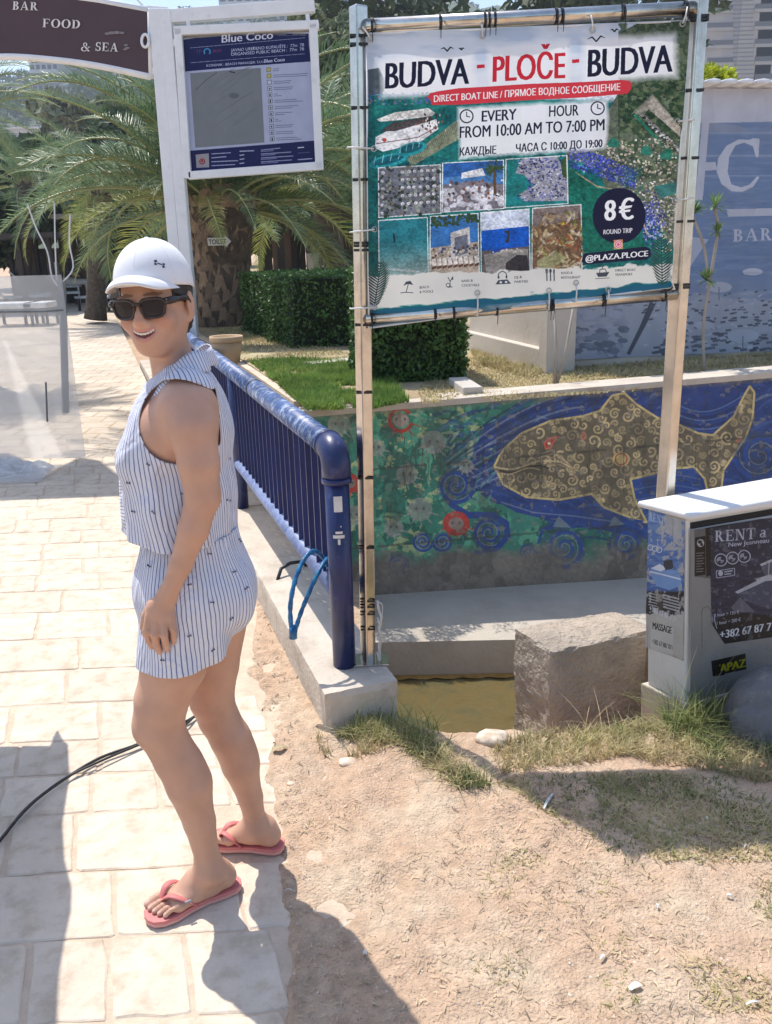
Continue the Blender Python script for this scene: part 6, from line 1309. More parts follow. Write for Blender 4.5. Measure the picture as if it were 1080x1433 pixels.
# yucca-like plant
M_YUC = mat('yucca_leaf', (.12, .22, .07), rough=.45, var=.25, scale=4, col2=(.26, .36, .16), trans=.2)
yb_ = G(986, 528, GARZ); yu = thing('yucca_plant', 'thin stemmed plant with spiky green rosettes in front of the sea banner', 'plant', yb_)
for (x, y, r) in [(968, 300, 24), (1000, 290, 24), (1004, 325, 16), (989, 392, 20)]:
    c = W(x, y, yb_.y); R_ = r / 1200 * yb_.y * 1.05; g = Geo(); rr = random.Random(int(x))
    for k in range(34):
        a = rr.uniform(0, 2 * PI); e = rr.uniform(-.5, 1.4); d = Vector((math.cos(a) * math.cos(e), math.sin(a) * math.cos(e), math.sin(e))); s = d.cross(Vector((0, 0, 1))).normalized() * .007; m_ = c + d * R_ * .55; g.add([c - s * .6, c + s * .6, m_ + s, m_ - s, c + d * R_ + Vector((0, 0, -R_ * .12))], [(0, 1, 2, 3), (3, 2, 4)])
    add('leaf_rosette', g, M_YUC, yu)
for P_ in ([(986, 528), (984, 460), (992, 400), (1004, 325), (1000, 290)], [(992, 400), (985, 345), (968, 300)]): g = Geo(); g.tube(smooth_path([W(x, y, yb_.y) for x, y in P_], 3), .008, n=6); add('stem', g, M_STK, yu, True)
# lime green shrub peeping above the banner
V, F = leafcloud([W(985, 112, 7.6), W(1010, 112, 7.6), W(1002, 125, 7.6)], [(.12, .12, .16), (.14, .12, .12), (.2, .15, .12)], 900, .03, 5, shell=.3)
M_LIME = mat('lime_leaf', (.42, .48, .03), rough=.6, var=.3, trans=.35)
sh = thing('lime_shrub', 'yellow-green leafy shrub top showing above the sea banner beside the right board post', 'shrub', W(1000, 130, 7.6)); add_np('foliage', V, F, M_LIME, sh)
g = Geo(); p = W(1000, 128, 7.6); g.tube([(p.x, p.y, GARZ), p], .02, n=6); add('stem', g, M_STK, sh)
# ================================================================ FAR THINGS
M_HILL = mat('wooded_hill', (.07, .10, .045), rough=.95, var=.35, scale=.05, col2=(.16, .16, .10), c2at=(.52, .7), c2scale=.04, detail=8)
def hill(name, prof, y, yf, z0=1.0, seed=0):
    xs = [p[0] for p in prof]; X = np.linspace(xs[0], xs[-1], 90); g = Geo(); n = 14
    for j in range(n):
        t = j / (n - 1); yy = yf + (y - yf) * t
        for x in X:
            top = W(x, float(np.interp(x, xs, [p[1] for p in prof])), y); hgt = (top.z - z0) * (t ** .8) ; zz_ = z0 + hgt * (1 + .10 * (float(fbm(x * .03 + 3, t * 5 + 1, 60 + seed)) - .5)); 
            wx = W(x, 400, yy).x; g.v.append((wx, yy, zz_ - .5 * (j == 0) * 4))
    m = len(X)
    for j in range(n - 1):
        for i in range(m - 1): a = j * m + i; g.f.append((a, a + 1, a + m + 1, a + m)); g.mi.append(0)
    o = tag(add(name, g, M_HILL, None, True), kind='structure'); return o
hill('hill', [(-500, 120), (-200, 95), (-60, 80), (0, 118), (20, 112), (45, 122), (90, 112), (140, 95), (215, 55), (300, 20), (400, 5), (500, 12), (620, -10), (760, 30), (900, 90), (1100, 150), (1500, 180)], 420, 150, seed=1)
# tree cover on the hillside and behind the gardens
M_FT = [mat('far_foliage', (.050, .085, .03), rough=.7, var=.45, scale=.5, col2=(.11, .15, .06), c2at=(.45, .65), c2scale=1.1, trans=.15, rand=.25), mat('olive_foliage', (.16, .19, .11), rough=.7, var=.35, scale=.7, col2=(.26, .28, .18), c2at=(.45, .65), c2scale=1.6, trans=.2, rand=.2)]
r = np.random.default_rng(91); C = []; R = []
for i in range(420):
    x = r.uniform(-200, 760); y = r.uniform(170, 400); t = (y - 150) / 270; top = np.interp(x, [-200, 0, 90, 215, 300, 500, 760], [95, 118, 112, 55, 20, 12, 30]); z = 1 + (W(x, top, 420).z - 1) * t ** .8; s = r.uniform(2.5, 6.5); C.append((W(x, 400, y).x, y, z + s * .3)); R.append((s, s, s * .8))
V, F = leafcloud(C, R, 52000, .85, 7, shell=.75); tag(add_np('woods', V, F, M_FT[0]), kind='stuff')
def tree(label, px, py_c, y, rx, rz, m, n, sz, seed, cat='tree', name='tree', group=None, k=14, base=None):
    c = W(px, py_c, y); r = np.random.default_rng(seed); u = y / 1200; RX, RZ = rx * u, rz * u; zb = .02 * max(0, y - 8) if base is None else base
    t = thing(name, label, cat, (c.x, c.y, zb), group=group); C = []; R = []
    for i in range(k):
        a = r.uniform(0, 6.28); e = r.uniform(-.9, 1.2); q = r.uniform(.35, .8); C.append((c.x + math.cos(a) * RX * q, c.y + math.sin(a) * RX * q, c.z + math.sin(e) * RZ * q)); s = r.uniform(.28, .48); R.append((RX * s, RX * s, RZ * s * .85))
    V, F = leafcloud(C, R, n, sz, seed, shell=.45); o = add_np('crown', V, F, M_FT[m], t)
    g = Geo(); g.tube([(c.x, c.y, zb - .1), (c.x + .02 * RX, c.y, (zb + c.z) / 2), (c.x, c.y, c.z + RZ * .3)], [RX * .09, RX * .07, RX * .02], n=8)
    for i in range(5): g.tube([(c.x, c.y, c.z - RZ * .5), tuple(Vector(C[i]))], [RX * .04, RX * .012], n=5)
    add('trunk', g, M_TRK, t, True); return t
GR = 'trees behind the gardens'
tree('silvery olive tree rising between the information board and the boat line board', 462, 110, 16, 60, 100, 1, 9000, .09, 1, group=GR, base=.93)
tree('dark green tree behind the far left palms under the brown sign', 30, 260, 34, 80, 70, 0, 8000, .26, 2, group=GR)
tree('olive green tree on the slope behind the gate post', 205, 215, 40, 80, 70, 0, 9000, .3, 3, group=GR)
tree('broad tree far behind the stout palm crown', 330, 190, 42, 100, 110, 0, 12000, .3, 4, group=GR)
tree('pale bluish tree just under the left end of the brown sign', 112, 185, 60, 60, 50, 1, 6000, .42, 5, group=GR)
tree('dense dark tree behind the seated people', 95, 300, 30, 90, 55, 0, 8000, .22, 6, group=GR)
tree('low dark tree behind the palm trunk, above the hedge', 400, 300, 22, 90, 60, 0, 9000, .15, 7, group=GR, base=.93)
tree('tall olive tree filling the gap above the hedge left of the board', 440, 220, 24, 70, 80, 1, 9000, .15, 8, group=GR, base=.93)
tree('dark bushy tree at the foot of the left slope', -40, 330, 26, 90, 60, 0, 7000, .2, 9, group=GR)
tree('tree standing beyond the board above the garden wall', 700, 60, 48, 240, 70, 0, 12000, .32, 10, group=GR)
tree('bushy tree in the gap between garden screen wall and hedge', 600, 330, 30, 150, 90, 0, 9000, .22, 12, group=GR, base=.93)
tree('leafy tree beside the pavilion at the end of the path', 235, 330, 27, 60, 45, 0, 6000, .2, 13, group=GR)
# unseen trees added behind the viewer for the polished posts to reflect
for k, (x, y) in enumerate([(-7, -11), (-1.5, -13), (4, -12), (9.5, -10)]):
    C = [(x + random.uniform(-2.4, 2.4), y + random.uniform(-1.5, 1.5), random.uniform(1.6, 5.2)) for _ in range(12)]; t = thing('tree', ['broad leafy tree behind the camera, farthest to its left', 'leafy tree straight behind the camera beside the path', 'leafy tree behind the camera beyond the bare earth', 'broad leafy tree behind the camera, farthest to its right'][k], 'tree', (x, y, 0), group='park trees behind the viewer')
    V, F = leafcloud(C, [(1.3, 1.2, 1.0)] * 12, 3500, .16, 200 + k); add_np('crown', V, F, M_FT[0], t); g = Geo(); g.tube([(x, y, -.1), (x, y, 2), (x + .1, y, 4)], [.22, .17, .06], n=8); add('trunk', g, M_TRK, t, True)
# buildings
M_BLD = mat('pale_building', (.52, .50, .47), rough=.8, var=.06, scale=.3); M_BLD2 = mat('tan_building', (.50, .42, .32), rough=.8, var=.08, scale=.3)
M_WIN = mat('dark_window', (.03, .04, .055), rough=.2, var=.2, scale=.5, spec=.6); M_BAL = mat('white_balcony', (.62, .62, .60), rough=.7, var=.05, scale=.5); M_BLUEG = mat('blue_glass', (.03, .09, .30), rough=.15, var=.2, scale=.3, spec=.7)
M_GREYC = mat('grey_cladding', (.30, .31, .33), rough=.7, var=.08, scale=.5); M_RAILD = mat('dark_balcony_rail', (.10, .11, .125), rough=.5); M_BAL2 = mat('grey_balcony', (.33, .325, .31), rough=.7, var=.08, scale=.5)
def block(name, label, px0, px1, pyt, y, depth, floors, cols, mw, fl_h=3.0, winmat=None, bands=False):
    a = W(px0, pyt, y); b = W(px1, pyt, y); top = a.z; bot = max(.5, top - floors * fl_h - 2); t = thing(name, label, 'building', ((a.x + b.x) / 2, y, bot)); g = Geo(); g.box(((a.x + b.x) / 2, y + depth / 2, (top + bot) / 2), (b.x - a.x, depth, top - bot)); add('walls', g, mw, t)
    cw = (b.x - a.x) / cols; wn = None
    for i in range(floors):
        z = top - fl_h * (i + .5) - .3
        for j in range(cols):
            if wn is None:
                g = Geo(); g.box((0, 0, 0), (cw * .62, .3, fl_h * .5)); me = bpy.data.meshes.new('window'); me.from_pydata(g.v, [], g.f); me.materials.append(winmat or M_WIN); wn = me
            o = bpy.data.objects.new('window', wn); COL.objects.link(o); o.parent = t; o.location = (a.x + cw * (j + .5) - t.location.x, y - .02 - t.location.y, z - t.location.z)
        if bands: g = Geo(); g.box(((a.x + b.x) / 2, y - .55, z - fl_h * .42), (b.x - a.x - .4, 1.2, fl_h * .36)); add('balcony', g, M_BAL, t, bevel=0)
    g = Geo(); g.box(((a.x + b.x) / 2, y + depth / 2, top + .15), (b.x - a.x + .6, depth + .6, .3)); add('roof', g, M_BAL, t); return t
block('apartment_block', 'stepped white apartment tower on the skyline under the brown sign', 40, 80, 86, 300, 14, 5, 5, M_BLD, bands=True)
block('apartment_block', 'grey apartment block right of the white skyline tower, half behind trees', 80, 106, 94, 320, 14, 5, 3, M_GREYC, bands=True)
block('house', 'small tan house on the ridge at the far left skyline', 8, 38, 118, 330, 12, 2, 3, M_BLD2)
block('hotel', 'long white balconied hotel low on the left slope behind the palms', -30, 76, 182, 170, 12, 5, 12, M_BLD, bands=True, fl_h=2.6)
block('office_block', 'grey concrete block showing between crossbar and information board', 305, 445, -8, 330, 14, 6, 12, M_BLD, bands=True)
block('glass_building', 'blue glass building above the olive tree left of the board', 452, 500, -30, 260, 12, 5, 6, M_BLD, winmat=M_BLUEG)
block('apartment_block', 'pale apartment block peeping through the palm fronds left of the gate', 150, 205, 196, 240, 14, 4, 6, M_BLD, bands=True)
# big tower at the right edge
TY = 146.0
tw = thing('apartment_tower', 'tall concrete apartment tower with dark balconies at the top right corner', 'building', W(1060, 125, TY))
def tbox(name, x0, x1, y0, y1, dy, d, m):
    a = W(x0, y0, TY); b = W(x1, y1, TY); a2 = W(x0, y1, TY); g = Geo(); g.box(((a.x + b.x) / 2, TY + dy + d / 2, (a.z + b.z) / 2), (abs(b.x - a.x), d, abs(a.z - b.z))); return add(name, g, m, tw)
tbox('walls', 984, 1320, -160, 330, 1.6, 14, M_GREYC)
for q, (x0, x1) in enumerate([(1024, 1051), (1165, 1192)]):
    tbox('stair_shaft', x0, x1, -175, 330, -.6, 3, M_GREYC)
    for k in range(46): tbox('siding', x0 - .5, x1 + .5, -160 + k * 6, -158.8 + k * 6, -.75, .2, M_BAL if False else mat_sid) if k else globals().__setitem__('mat_sid', mat('siding_joint', (.20, .21, .23), rough=.8))
for (x0, x1) in [(987, 1023), (1053, 1078), (1082, 1108), (1112, 1163), (1194, 1240)]:
    for k in range(14):
        y0 = -148 + k * 24.4 + (-2 if x0 > 1040 else 0); tbox('recess_window', x0 + 3, x1 - 3, y0 + 2, y0 + 18, 1.45, .3, M_WIN); tbox('balcony_slab', x0, x1, y0 + 18, y0 + 22, -.9, 2.6, M_BAL2); tbox('balcony_rail', x0 + .6, x1 - .6, y0 + 11, y0 + 18, -.8, .12, M_RAILD)
        if k % 3 == 0: tbox('balcony_door', x0 + 6, x0 + 12, y0 + 4, y0 + 18, 1.3, .3, M_BAL if k % 2 else M_GREYC)
for x in (985, 1051.5, 1079, 1109, 1193): tbox('pier', x - 1.5, x + 1.5, -165, 330, -.7, 2.6, M_BAL2)
# dark timber pavilion and huts at the end of the path
M_TIM = mat('dark_timber', (.035, .028, .024), rough=.8, var=.3, scale=2); M_TIM2 = mat('brown_board', (.10, .07, .05), rough=.8, var=.3, scale=2, rand=.3); M_CANV = mat('cream_canvas', (.66, .60, .50), rough=.85, var=.06, scale=1, trans=.2)
def hut(label, x0, x1, yt, y, depth, canopy=None, name='timber_pavilion', grp='beach pavilions', nb=9, base=None):
    a = W(x0, yt, y); b = W(x1, yt, y); zb = (.02 * max(0, y - 8)) if base is None else base; t = thing(name, label, 'pavilion', ((a.x + b.x) / 2, y, zb), group=grp)
    n = nb; w_ = (b.x - a.x) / n
    for i in range(n): g = Geo(); g.box((a.x + w_ * (i + .5), y + depth, (a.z + zb) / 2 - .1), (w_ * .93, .05, a.z - zb - .25)); add('wall_board', g, M_TIM2 if i % 3 else M_TIM, t)
    for i in range(4):
        x = a.x + (b.x - a.x) * i / 3
        for yy in (y, y + depth): g = Geo(); g.box((x, yy, (a.z + zb) / 2), (.12, .12, a.z - zb)); add('post', g, M_TIM, t)
    g = Geo(); g.box(((a.x + b.x) / 2, y + depth / 2, a.z + .06), (b.x - a.x + .5, depth + .6, .12)); add('roof', g, canopy or M_TIM, t); return t
hut('dark timber pavilion behind the stout palm trunk and the hedge', 335, 500, 305, 15.5, 2.5, base=.9)
hut('long dark timber pavilion behind the white gate post', 150, 262, 318, 24, 3)
hut('cream roofed beach pavilion behind the seated people', 86, 150, 306, 27, 3, canopy=M_CANV)
hut('black pavilion at the left edge of the path end', -60, 66, 336, 22, 3)
pole = W(212, 345, 13.0); g = Geo(); g.tube([(pole.x, 13, .05), tuple(W(211, 282, 13))], .035, n=8); tag(add('lamp_pole', g, M_TIM, None, True), 'thin dark green pole rising behind the white cap left of the gate post', 'pole')
g = Geo(); 
kc = W(447, 385, 13.2); kk = thing('towel_cupboard', 'beige upright cupboard standing in front of the dark pavilion behind the hedge', 'cupboard', (kc.x, 13.2, .93))
a = W(430, 355, 13.2); b = W(468, 392, 13.2); g.box(((a.x + b.x) / 2, 13.3, (a.z + .93) / 2), (b.x - a.x, .35, a.z - .93)); add('carcass', g, M_BWALL, kk)
for k in range(2): g = Geo(); g.box((a.x + (b.x - a.x) * (.27 + .46 * k), 13.11, (a.z + .93) / 2), ((b.x - a.x) * .42, .02, (a.z - .93) * .9)); add('door', g, M_CANV, kk)
# sun loungers and chairs
M_LNG = mat('grey_sling', (.30, .31, .32), rough=.7); M_TOW = mat('white_towel', (.72, .72, .70), rough=.9)
def lounger(x, y, rz, label, m=M_LNG):
    z = .02 * max(0, y - 8) + .02; t = thing('sun_lounger', label, 'sun lounger', (x, y, z), rz, 'sun loungers at the end of the path'); R_ = Matrix.Translation((x, y, z)) @ Matrix.Rotation(rz, 4, 'Z'); P = lambda v: R_ @ Vector(v)
    g = Geo(); ax = (R_.to_3x3() @ Vector((1, 0, 0)), R_.to_3x3() @ Vector((0, 1, 0)), Vector((0, 0, 1))); g.box(P((.3, 0, .32)), (1.2, .6, .05), ax=ax); add('seat', g, m, t)
    u = R_.to_3x3() @ Vector((-.62, 0, .78)); g = Geo(); g.box(P((-.55, 0, .62)), (.78, .58, .05), ax=(u, ax[1], u.cross(ax[1]))); add('backrest', g, m, t)
    for i in (-.25, .8):
        for j in (-.26, .26): g = Geo(); g.box(P((i, j, .15)), (.05, .05, .32), ax=ax); add('leg', g, M_TIM, t)
lounger(W(150, 400, 22).x, 22, 2.6, 'grey sun lounger with raised back just left of the dark pole'); lounger(W(172, 400, 23).x, 23, 2.7, 'grey sun lounger nearest the white cap'); lounger(W(60, 400, 24).x, 24, .4, 'white sun lounger behind the clear screen at the left edge', M_TOW); lounger(W(20, 400, 23).x, 23, .5, 'white sun lounger farthest left at the path end', M_TOW)
for k, (x, w_, lab) in enumerate([(18, 30, 'long low white daybed at the far left edge of the path end'), (52, 16, 'small white table behind the clear screen')]):
    a = W(x, 400, 19); z = .02 * 11; t = thing('daybed' if k == 0 else 'table', lab, 'daybed' if k == 0 else 'table', (a.x, 19, z)); u = 19 / 1200 * w_
    g = Geo(); g.box((a.x, 19, z + .42), (u * 2, .7, .12)); add('mattress' if k == 0 else 'table_top', g, M_TOW, t, bevel=.03)
    for i in (-1, 1):
        for j in (-.3, .3): g = Geo(); g.box((a.x + i * u * .9, 19 + j, z + .18), (.05, .05, .36)); add('leg', g, M_TIM, t)
# grassy verge along the path's right side, far end
q = onplane([(170, 398), (262, 380), (262, 402), (185, 412)], 1200, 31, .3); V, F = blades(np.c_[q, np.full(len(q), .26)], .10, .012, seed=31, seg=2); tag(add_np('grass', V, F, M_LAWN), kind='stuff')
# clear plastic windscreen on the left with its crumpled foot
M_PVC = bpy.data.materials.new('clear_plastic_sheet'); M_PVC.use_nodes = True
def pvc(m, a, milk):
    N = m.node_tree.nodes; L = m.node_tree.links; b = N['Principled BSDF']; b.inputs['Base Color'].default_value = (.80, .82, .84, 1); b.inputs['Roughness'].default_value = .18
    tr = N.new('ShaderNodeBsdfTransparent'); tl_ = N.new('ShaderNodeBsdfTranslucent'); tl_.inputs[0].default_value = (.85, .86, .88, 1); m1 = N.new('ShaderNodeMixShader'); m2 = N.new('ShaderNodeMixShader'); m1.inputs[0].default_value = milk
    L.new(b.outputs[0], m1.inputs[1]); L.new(tl_.outputs[0], m1.inputs[2]); nz = N.new('ShaderNodeTexNoise'); nz.inputs['Scale'].default_value = 1.6; nz.inputs['Detail'].default_value = 7; tc = N.new('ShaderNodeTexCoord'); L.new(tc.outputs['Object'], nz.inputs['Vector'])
    mr = N.new('ShaderNodeMapRange'); mr.inputs['From Min'].default_value = .3; mr.inputs['From Max'].default_value = .7; mr.inputs['To Min'].default_value = a - .12; mr.inputs['To Max'].default_value = a + .12; L.new(nz.outputs[0], mr.inputs['Value']); L.new(mr.outputs[0], m2.inputs[0]); L.new(tr.outputs[0], m2.inputs[1]); L.new(m1.outputs[0], m2.inputs[2]); L.new(m2.outputs[0], N['Material Output'].inputs[0])
pvc(M_PVC, .55, .6)
M_PVC2 = bpy.data.materials.new('crumpled_plastic'); M_PVC2.use_nodes = True; pvc(M_PVC2, .72, .45)
M_HEM = mat('grey_plastic_hem', (.16, .165, .17), rough=.6, var=.2, scale=6)
SY = 6.9
scn = thing('plastic_windscreen', 'hazy clear plastic windscreen with a grey hem hanging beside the path at left', 'windscreen', W(60, 600, SY))
a = W(-330, 395, SY); b = W(88, 392, SY); V = []; nx_, ny_ = 70, 24
for j in range(ny_ + 1):
    for i in range(nx_ + 1):
        u, v = i / nx_, j / ny_; x = a.x + (b.x - a.x) * u; z = .05 + (a.z - .05) * (1 - v); V.append((x, SY + .03 * math.sin(x * 3.1) + .012 * math.sin(x * 6 + z * 2) + .03 * v * math.sin(x * 2.3 + 1), z))
I = np.arange(len(V)).reshape(ny_ + 1, nx_ + 1); F = np.stack([I[:-1, :-1], I[:-1, 1:], I[1:, 1:], I[1:, :-1]], -1).reshape(-1, 4); add_np('clear_sheet', V, F, M_PVC, scn, True)
for (xx, yt, yb_, w_) in [(87, 392, 578, .055)]:
    g = Geo(); p = W(xx, yt, SY + .02); q = W(xx + 5, yb_, SY + .02); ax = (q - p).normalized(); g.box((p + q) / 2, (w_, .012, (q - p).length), ax=(Vector((1, 0, 0)), Vector((0, 1, 0)), ax)); add('hem_strip', g, M_HEM, scn)
g = Geo(); g.tube(smooth_path([W(38, 285, SY), W(50, 318, SY), W(66, 352, SY), W(72, 385, SY), W(80, 400, SY)]), .006, n=6); g.tube(smooth_path([W(98, 300, SY), W(97, 340, SY), W(102, 375, SY), W(88, 394, SY)]), .006, n=6); g.tube(smooth_path([W(76, 284, SY), W(77, 340, SY), W(79, 392, SY)]), .006, n=6)
o = add('hanging_wire', g, M_TIEW, scn, True); o['kind'] = 'stuff'
g = Geo(); g.tube([W(-300, 440, SY - .03), W(60, 436, SY - .03), W(88, 434, SY - .03)], .006, n=6); add('cross_seam', g, M_HEM, scn, True)
g = Geo(); g.tube([W(64, 535, SY - .05), W(66, 590, SY - .05)], .008, n=6); add('vertical_seam', g, M_HEM, scn, True)
r = np.random.default_rng(12); cx = W(30, 640, 6.3); nn_ = 46; V = []
for j in range(nn_):
    for i in range(nn_):
        u, v = i / (nn_ - 1) * 2 - 1, j / (nn_ - 1) * 2 - 1; d = max(0, 1 - (u * u * .8 + v * v)); rg = abs(float(fbm(u * 3.2 + 4, v * 4 + 2, 77)) - .5) + .5 * abs(float(fbm(u * 9, v * 9, 78)) - .5); V.append((cx.x - .75 + u * .85, cx.y + .25 + v * .26, .012 + .5 * (d ** .7) * rg))
I = np.arange(len(V)).reshape(nn_, nn_); F = np.stack([I[:-1, :-1], I[:-1, 1:], I[1:, 1:], I[1:, :-1]], -1).reshape(-1, 4)
tag(add_np('crumpled_sheet', V, F, M_PVC2, None, False), 'crumpled clear plastic heaped on the paving below the windscreen', 'plastic sheet')
def unsun(px, py, h): p = G(px, py, 0); return p + Vector((sun_dir.x, sun_dir.y, 0)) / sun_dir.z * h + Vector((0, 0, h))
# sail added out of view, cut to throw the shade patches on the path
SH = 4.35; spx = [(-160, 692), (60, 690), (165, 685), (300, 677), (300, 660), (200, 668), (165, 664), (140, 645), (110, 640), (88, 652), (60, 668), (46, 648), (10, 634), (-160, 640)]
SP = [unsun(x, y, SH) for x, y in spx]; sail = thing('added_sail', 'cream shade sail stretched high over the gate, above the top of the picture', 'shade sail', sum(SP, Vector()) / len(SP))
g = Geo(); g.prism(SP, (0, 0, .015)); add('cloth', g, M_CANV, sail)
for a_, b_ in ((SP[3], Vector((W(224, 14, GY).x, GY, 3.30))), (SP[0], Vector((SP[0].x - 2, SP[0].y - .3, 4.6))), (SP[13], Vector((SP[13].x - 1.6, SP[13].y + .4, 4.6)))): g = Geo(); g.tube([a_, b_], .008, n=6); add('rope', g, M_TIEW, sail)
for a_ in (Vector((SP[0].x - 2, SP[0].y - .3, 0)), Vector((SP[13].x - 1.6, SP[13].y + .4, 0))): g = Geo(); g.tube([a_, a_ + Vector((0, 0, 4.65))], .05, n=10); add('mast', g, M_TIM, sail)
# panel stand added out of view at left, cut to cast the paving shadow
mb = thing('added_stand', 'wooden menu stand just outside the left edge of the picture', 'menu stand', G(-260, 1200, 0))
out = [(88, 1036), (93, 1040), (95, 1085), (85, 1150), (88, 1200), (98, 1240), (97, 1270), (88, 1310), (80, 1360), (76, 1433), (70, 1560), (-260, 1560), (-260, 1046), (70, 1044), (74, 1032), (80, 1022)]
PTS = []; hA, hB = 1.05, .25
for (x, y) in out: t = np.clip((y - 1040) / 500, 0, 1); PTS.append(unsun(x, y, 1.0 + .45 * t))
cen = sum(PTS, Vector()) / len(PTS); g = Geo(); g.prism(PTS, (0, 0, .03)); add('panel', g, M_TIM2, mb)
lowp = [min(PTS, key=lambda p: p.x), PTS[10], PTS[12]]
for p in (PTS[11], PTS[12], PTS[10].lerp(PTS[11], .5)): g = Geo(); g.tube([(p.x, p.y, 0), p], .02, n=8); add('leg', g, M_TIM, mb)
# ================================================================ FIGURE TOOLS: smooth blended solids, surface nets
class Field:
    def __init__(s, ax):
        s.ax = [np.asarray(a, np.float32) for a in ax]; s.D = np.full([len(a) for a in ax], .2, np.float32)
    def sub(s, lo, hi):
        sl = []
        for k in range(3): i = np.searchsorted(s.ax[k], lo[k]); j = np.searchsorted(s.ax[k], hi[k]); sl.append(slice(max(i - 1, 0), min(j + 1, len(s.ax[k]))))
        g = [s.ax[k][sl[k]] for k in range(3)]
        return tuple(sl), g[0][:, None, None], g[1][None, :, None], g[2][None, None, :]
    def put(s, sl, d, k, op):
        a = s.D[sl]
        if op == 'add': h = np.maximum(k - np.abs(a - d), 0) / max(k, 1e-6); s.D[sl] = np.minimum(a, d) - h * h * k * .25
        else: d = -d; h = np.maximum(k - np.abs(a - d), 0) / max(k, 1e-6); s.D[sl] = np.maximum(a, d) + h * h * k * .25
    def cone(s, a, b, ra, rb, k=.02, op='add', sq=None):
        a = np.array(a, float); b = np.array(b, float); R = max(ra, rb) * (1.0 if sq is None else max(1, sq[1])) + k + .03; sl, X, Y, Z = s.sub(np.minimum(a, b) - R, np.maximum(a, b) + R)
        dx, dy, dz = X - a[0], Y - a[1], Z - a[2]; v = b - a
        if sq is not None:
            n, f = np.array(sq[0], float), sq[1]; n = n / np.linalg.norm(n); t = (dx * n[0] + dy * n[1] + dz * n[2]) * (1 / f - 1); dx = dx + n[0] * t; dy = dy + n[1] * t; dz = dz + n[2] * t; v = v + n * (np.dot(v, n) * (1 / f - 1))
        L = max(np.dot(v, v), 1e-9); t = np.clip((dx * v[0] + dy * v[1] + dz * v[2]) / L, 0, 1)
        d = np.sqrt((dx - v[0] * t) ** 2 + (dy - v[1] * t) ** 2 + (dz - v[2] * t) ** 2) - (ra + (rb - ra) * t)
        s.put(sl, d.astype(np.float32), k, op)
    def ell(s, c, r, k=.02, op='add', M=None):
        c = np.array(c, float); r = np.array(r, float); R = max(r) + k + .03; sl, X, Y, Z = s.sub(c - R, c + R); dx, dy, dz = X - c[0], Y - c[1], Z - c[2]
        if M is not None: dx, dy, dz = [dx * M[i][0] + dy * M[i][1] + dz * M[i][2] for i in range(3)]
        q = np.sqrt((dx / r[0]) ** 2 + (dy / r[1]) ** 2 + (dz / r[2]) ** 2) + 1e-6; g = np.sqrt((dx / r[0] ** 2) ** 2 + (dy / r[1] ** 2) ** 2 + (dz / r[2] ** 2) ** 2) + 1e-6
        s.put(sl, (q * (q - 1) / g).astype(np.float32), k, op)
    def chain(s, P, R, k=.02, **kw):
        for i in range(len(P) - 1): s.cone(P[i], P[i + 1], R[i], R[i + 1], k if i == 0 else min(k, .01), **kw)
    def mesh(s):
        D = s.D; ins = D < 0; c = ins[:-1, :-1, :-1].astype(np.int8)
        for i in (0, 1):
            for j in (0, 1):
                for k in (0, 1):
                    if i + j + k: c = c + ins[i:i + c.shape[0], j:j + c.shape[1], k:k + c.shape[2]]
        act = np.argwhere((c > 0) & (c < 8)); idx = np.full(c.shape, -1, np.int32); idx[tuple(act.T)] = np.arange(len(act)); acc = np.zeros((len(act), 3)); cnt = np.zeros(len(act)); A = s.ax
        for ax in range(3):
            o = [k for k in range(3) if k != ax]
            for p in (0, 1):
                for q in (0, 1):
                    i0 = act.copy(); i0[:, o[0]] += p; i0[:, o[1]] += q; i1 = i0.copy(); i1[:, ax] += 1; d0 = D[tuple(i0.T)]; d1 = D[tuple(i1.T)]; m = (d0 < 0) != (d1 < 0); t = np.where(m, d0 / np.where(m, d0 - d1, 1), 0)
                    P = np.stack([A[k][i0[:, k]] for k in range(3)], 1).astype(float); P[:, ax] += t * (A[ax][i1[:, ax]] - A[ax][i0[:, ax]]); acc[m] += P[m]; cnt[m] += 1
        V = acc / cnt[:, None]; F = []
        for ax in range(3):
            sl0 = [slice(None)] * 3; sl1 = [slice(None)] * 3; sl0[ax] = slice(0, -1); sl1[ax] = slice(1, None); a = ins[tuple(sl0)]; b = ins[tuple(sl1)]; e = np.argwhere(a != b); o = [(ax + 1) % 3, (ax + 2) % 3]
            e = e[(e[:, o[0]] > 0) & (e[:, o[1]] > 0) & (e[:, o[0]] < D.shape[o[0]] - 1) & (e[:, o[1]] < D.shape[o[1]] - 1)]; fl = a[tuple(e.T)]
            q = []
            for (p, r) in ((-1, -1), (0, -1), (0, 0), (-1, 0)): i = e.copy(); i[:, o[0]] += p; i[:, o[1]] += r; q.append(idx[tuple(i.T)])
            q = np.stack(q, 1); q[~fl] = q[~fl][:, ::-1]; F.append(q)
        F = np.concatenate(F); F = F[(F >= 0).all(1)]; return V, F
def relax(V, F, it=2, w=.5):
    E = np.concatenate([F[:, [i, (i + 1) % F.shape[1]]] for i in range(F.shape[1])]); E = np.concatenate([E, E[:, ::-1]])
    for _ in range(it):
        S = np.zeros_like(V); n = np.zeros(len(V)); np.add.at(S, E[:, 0], V[E[:, 1]]); np.add.at(n, E[:, 0], 1); V = V * (1 - w) + w * S / np.maximum(n, 1)[:, None]
    return V
def vnormals(V, F):
    n = np.cross(V[F[:, 2]] - V[F[:, 0]], V[F[:, 3 if F.shape[1] > 3 else 1]] - V[F[:, 1 if F.shape[1] > 3 else 0]]); N = np.zeros_like(V)
    for i in range(F.shape[1]): np.add.at(N, F[:, i], n)
    return N / (np.linalg.norm(N, axis=1, keepdims=True) + 1e-12)
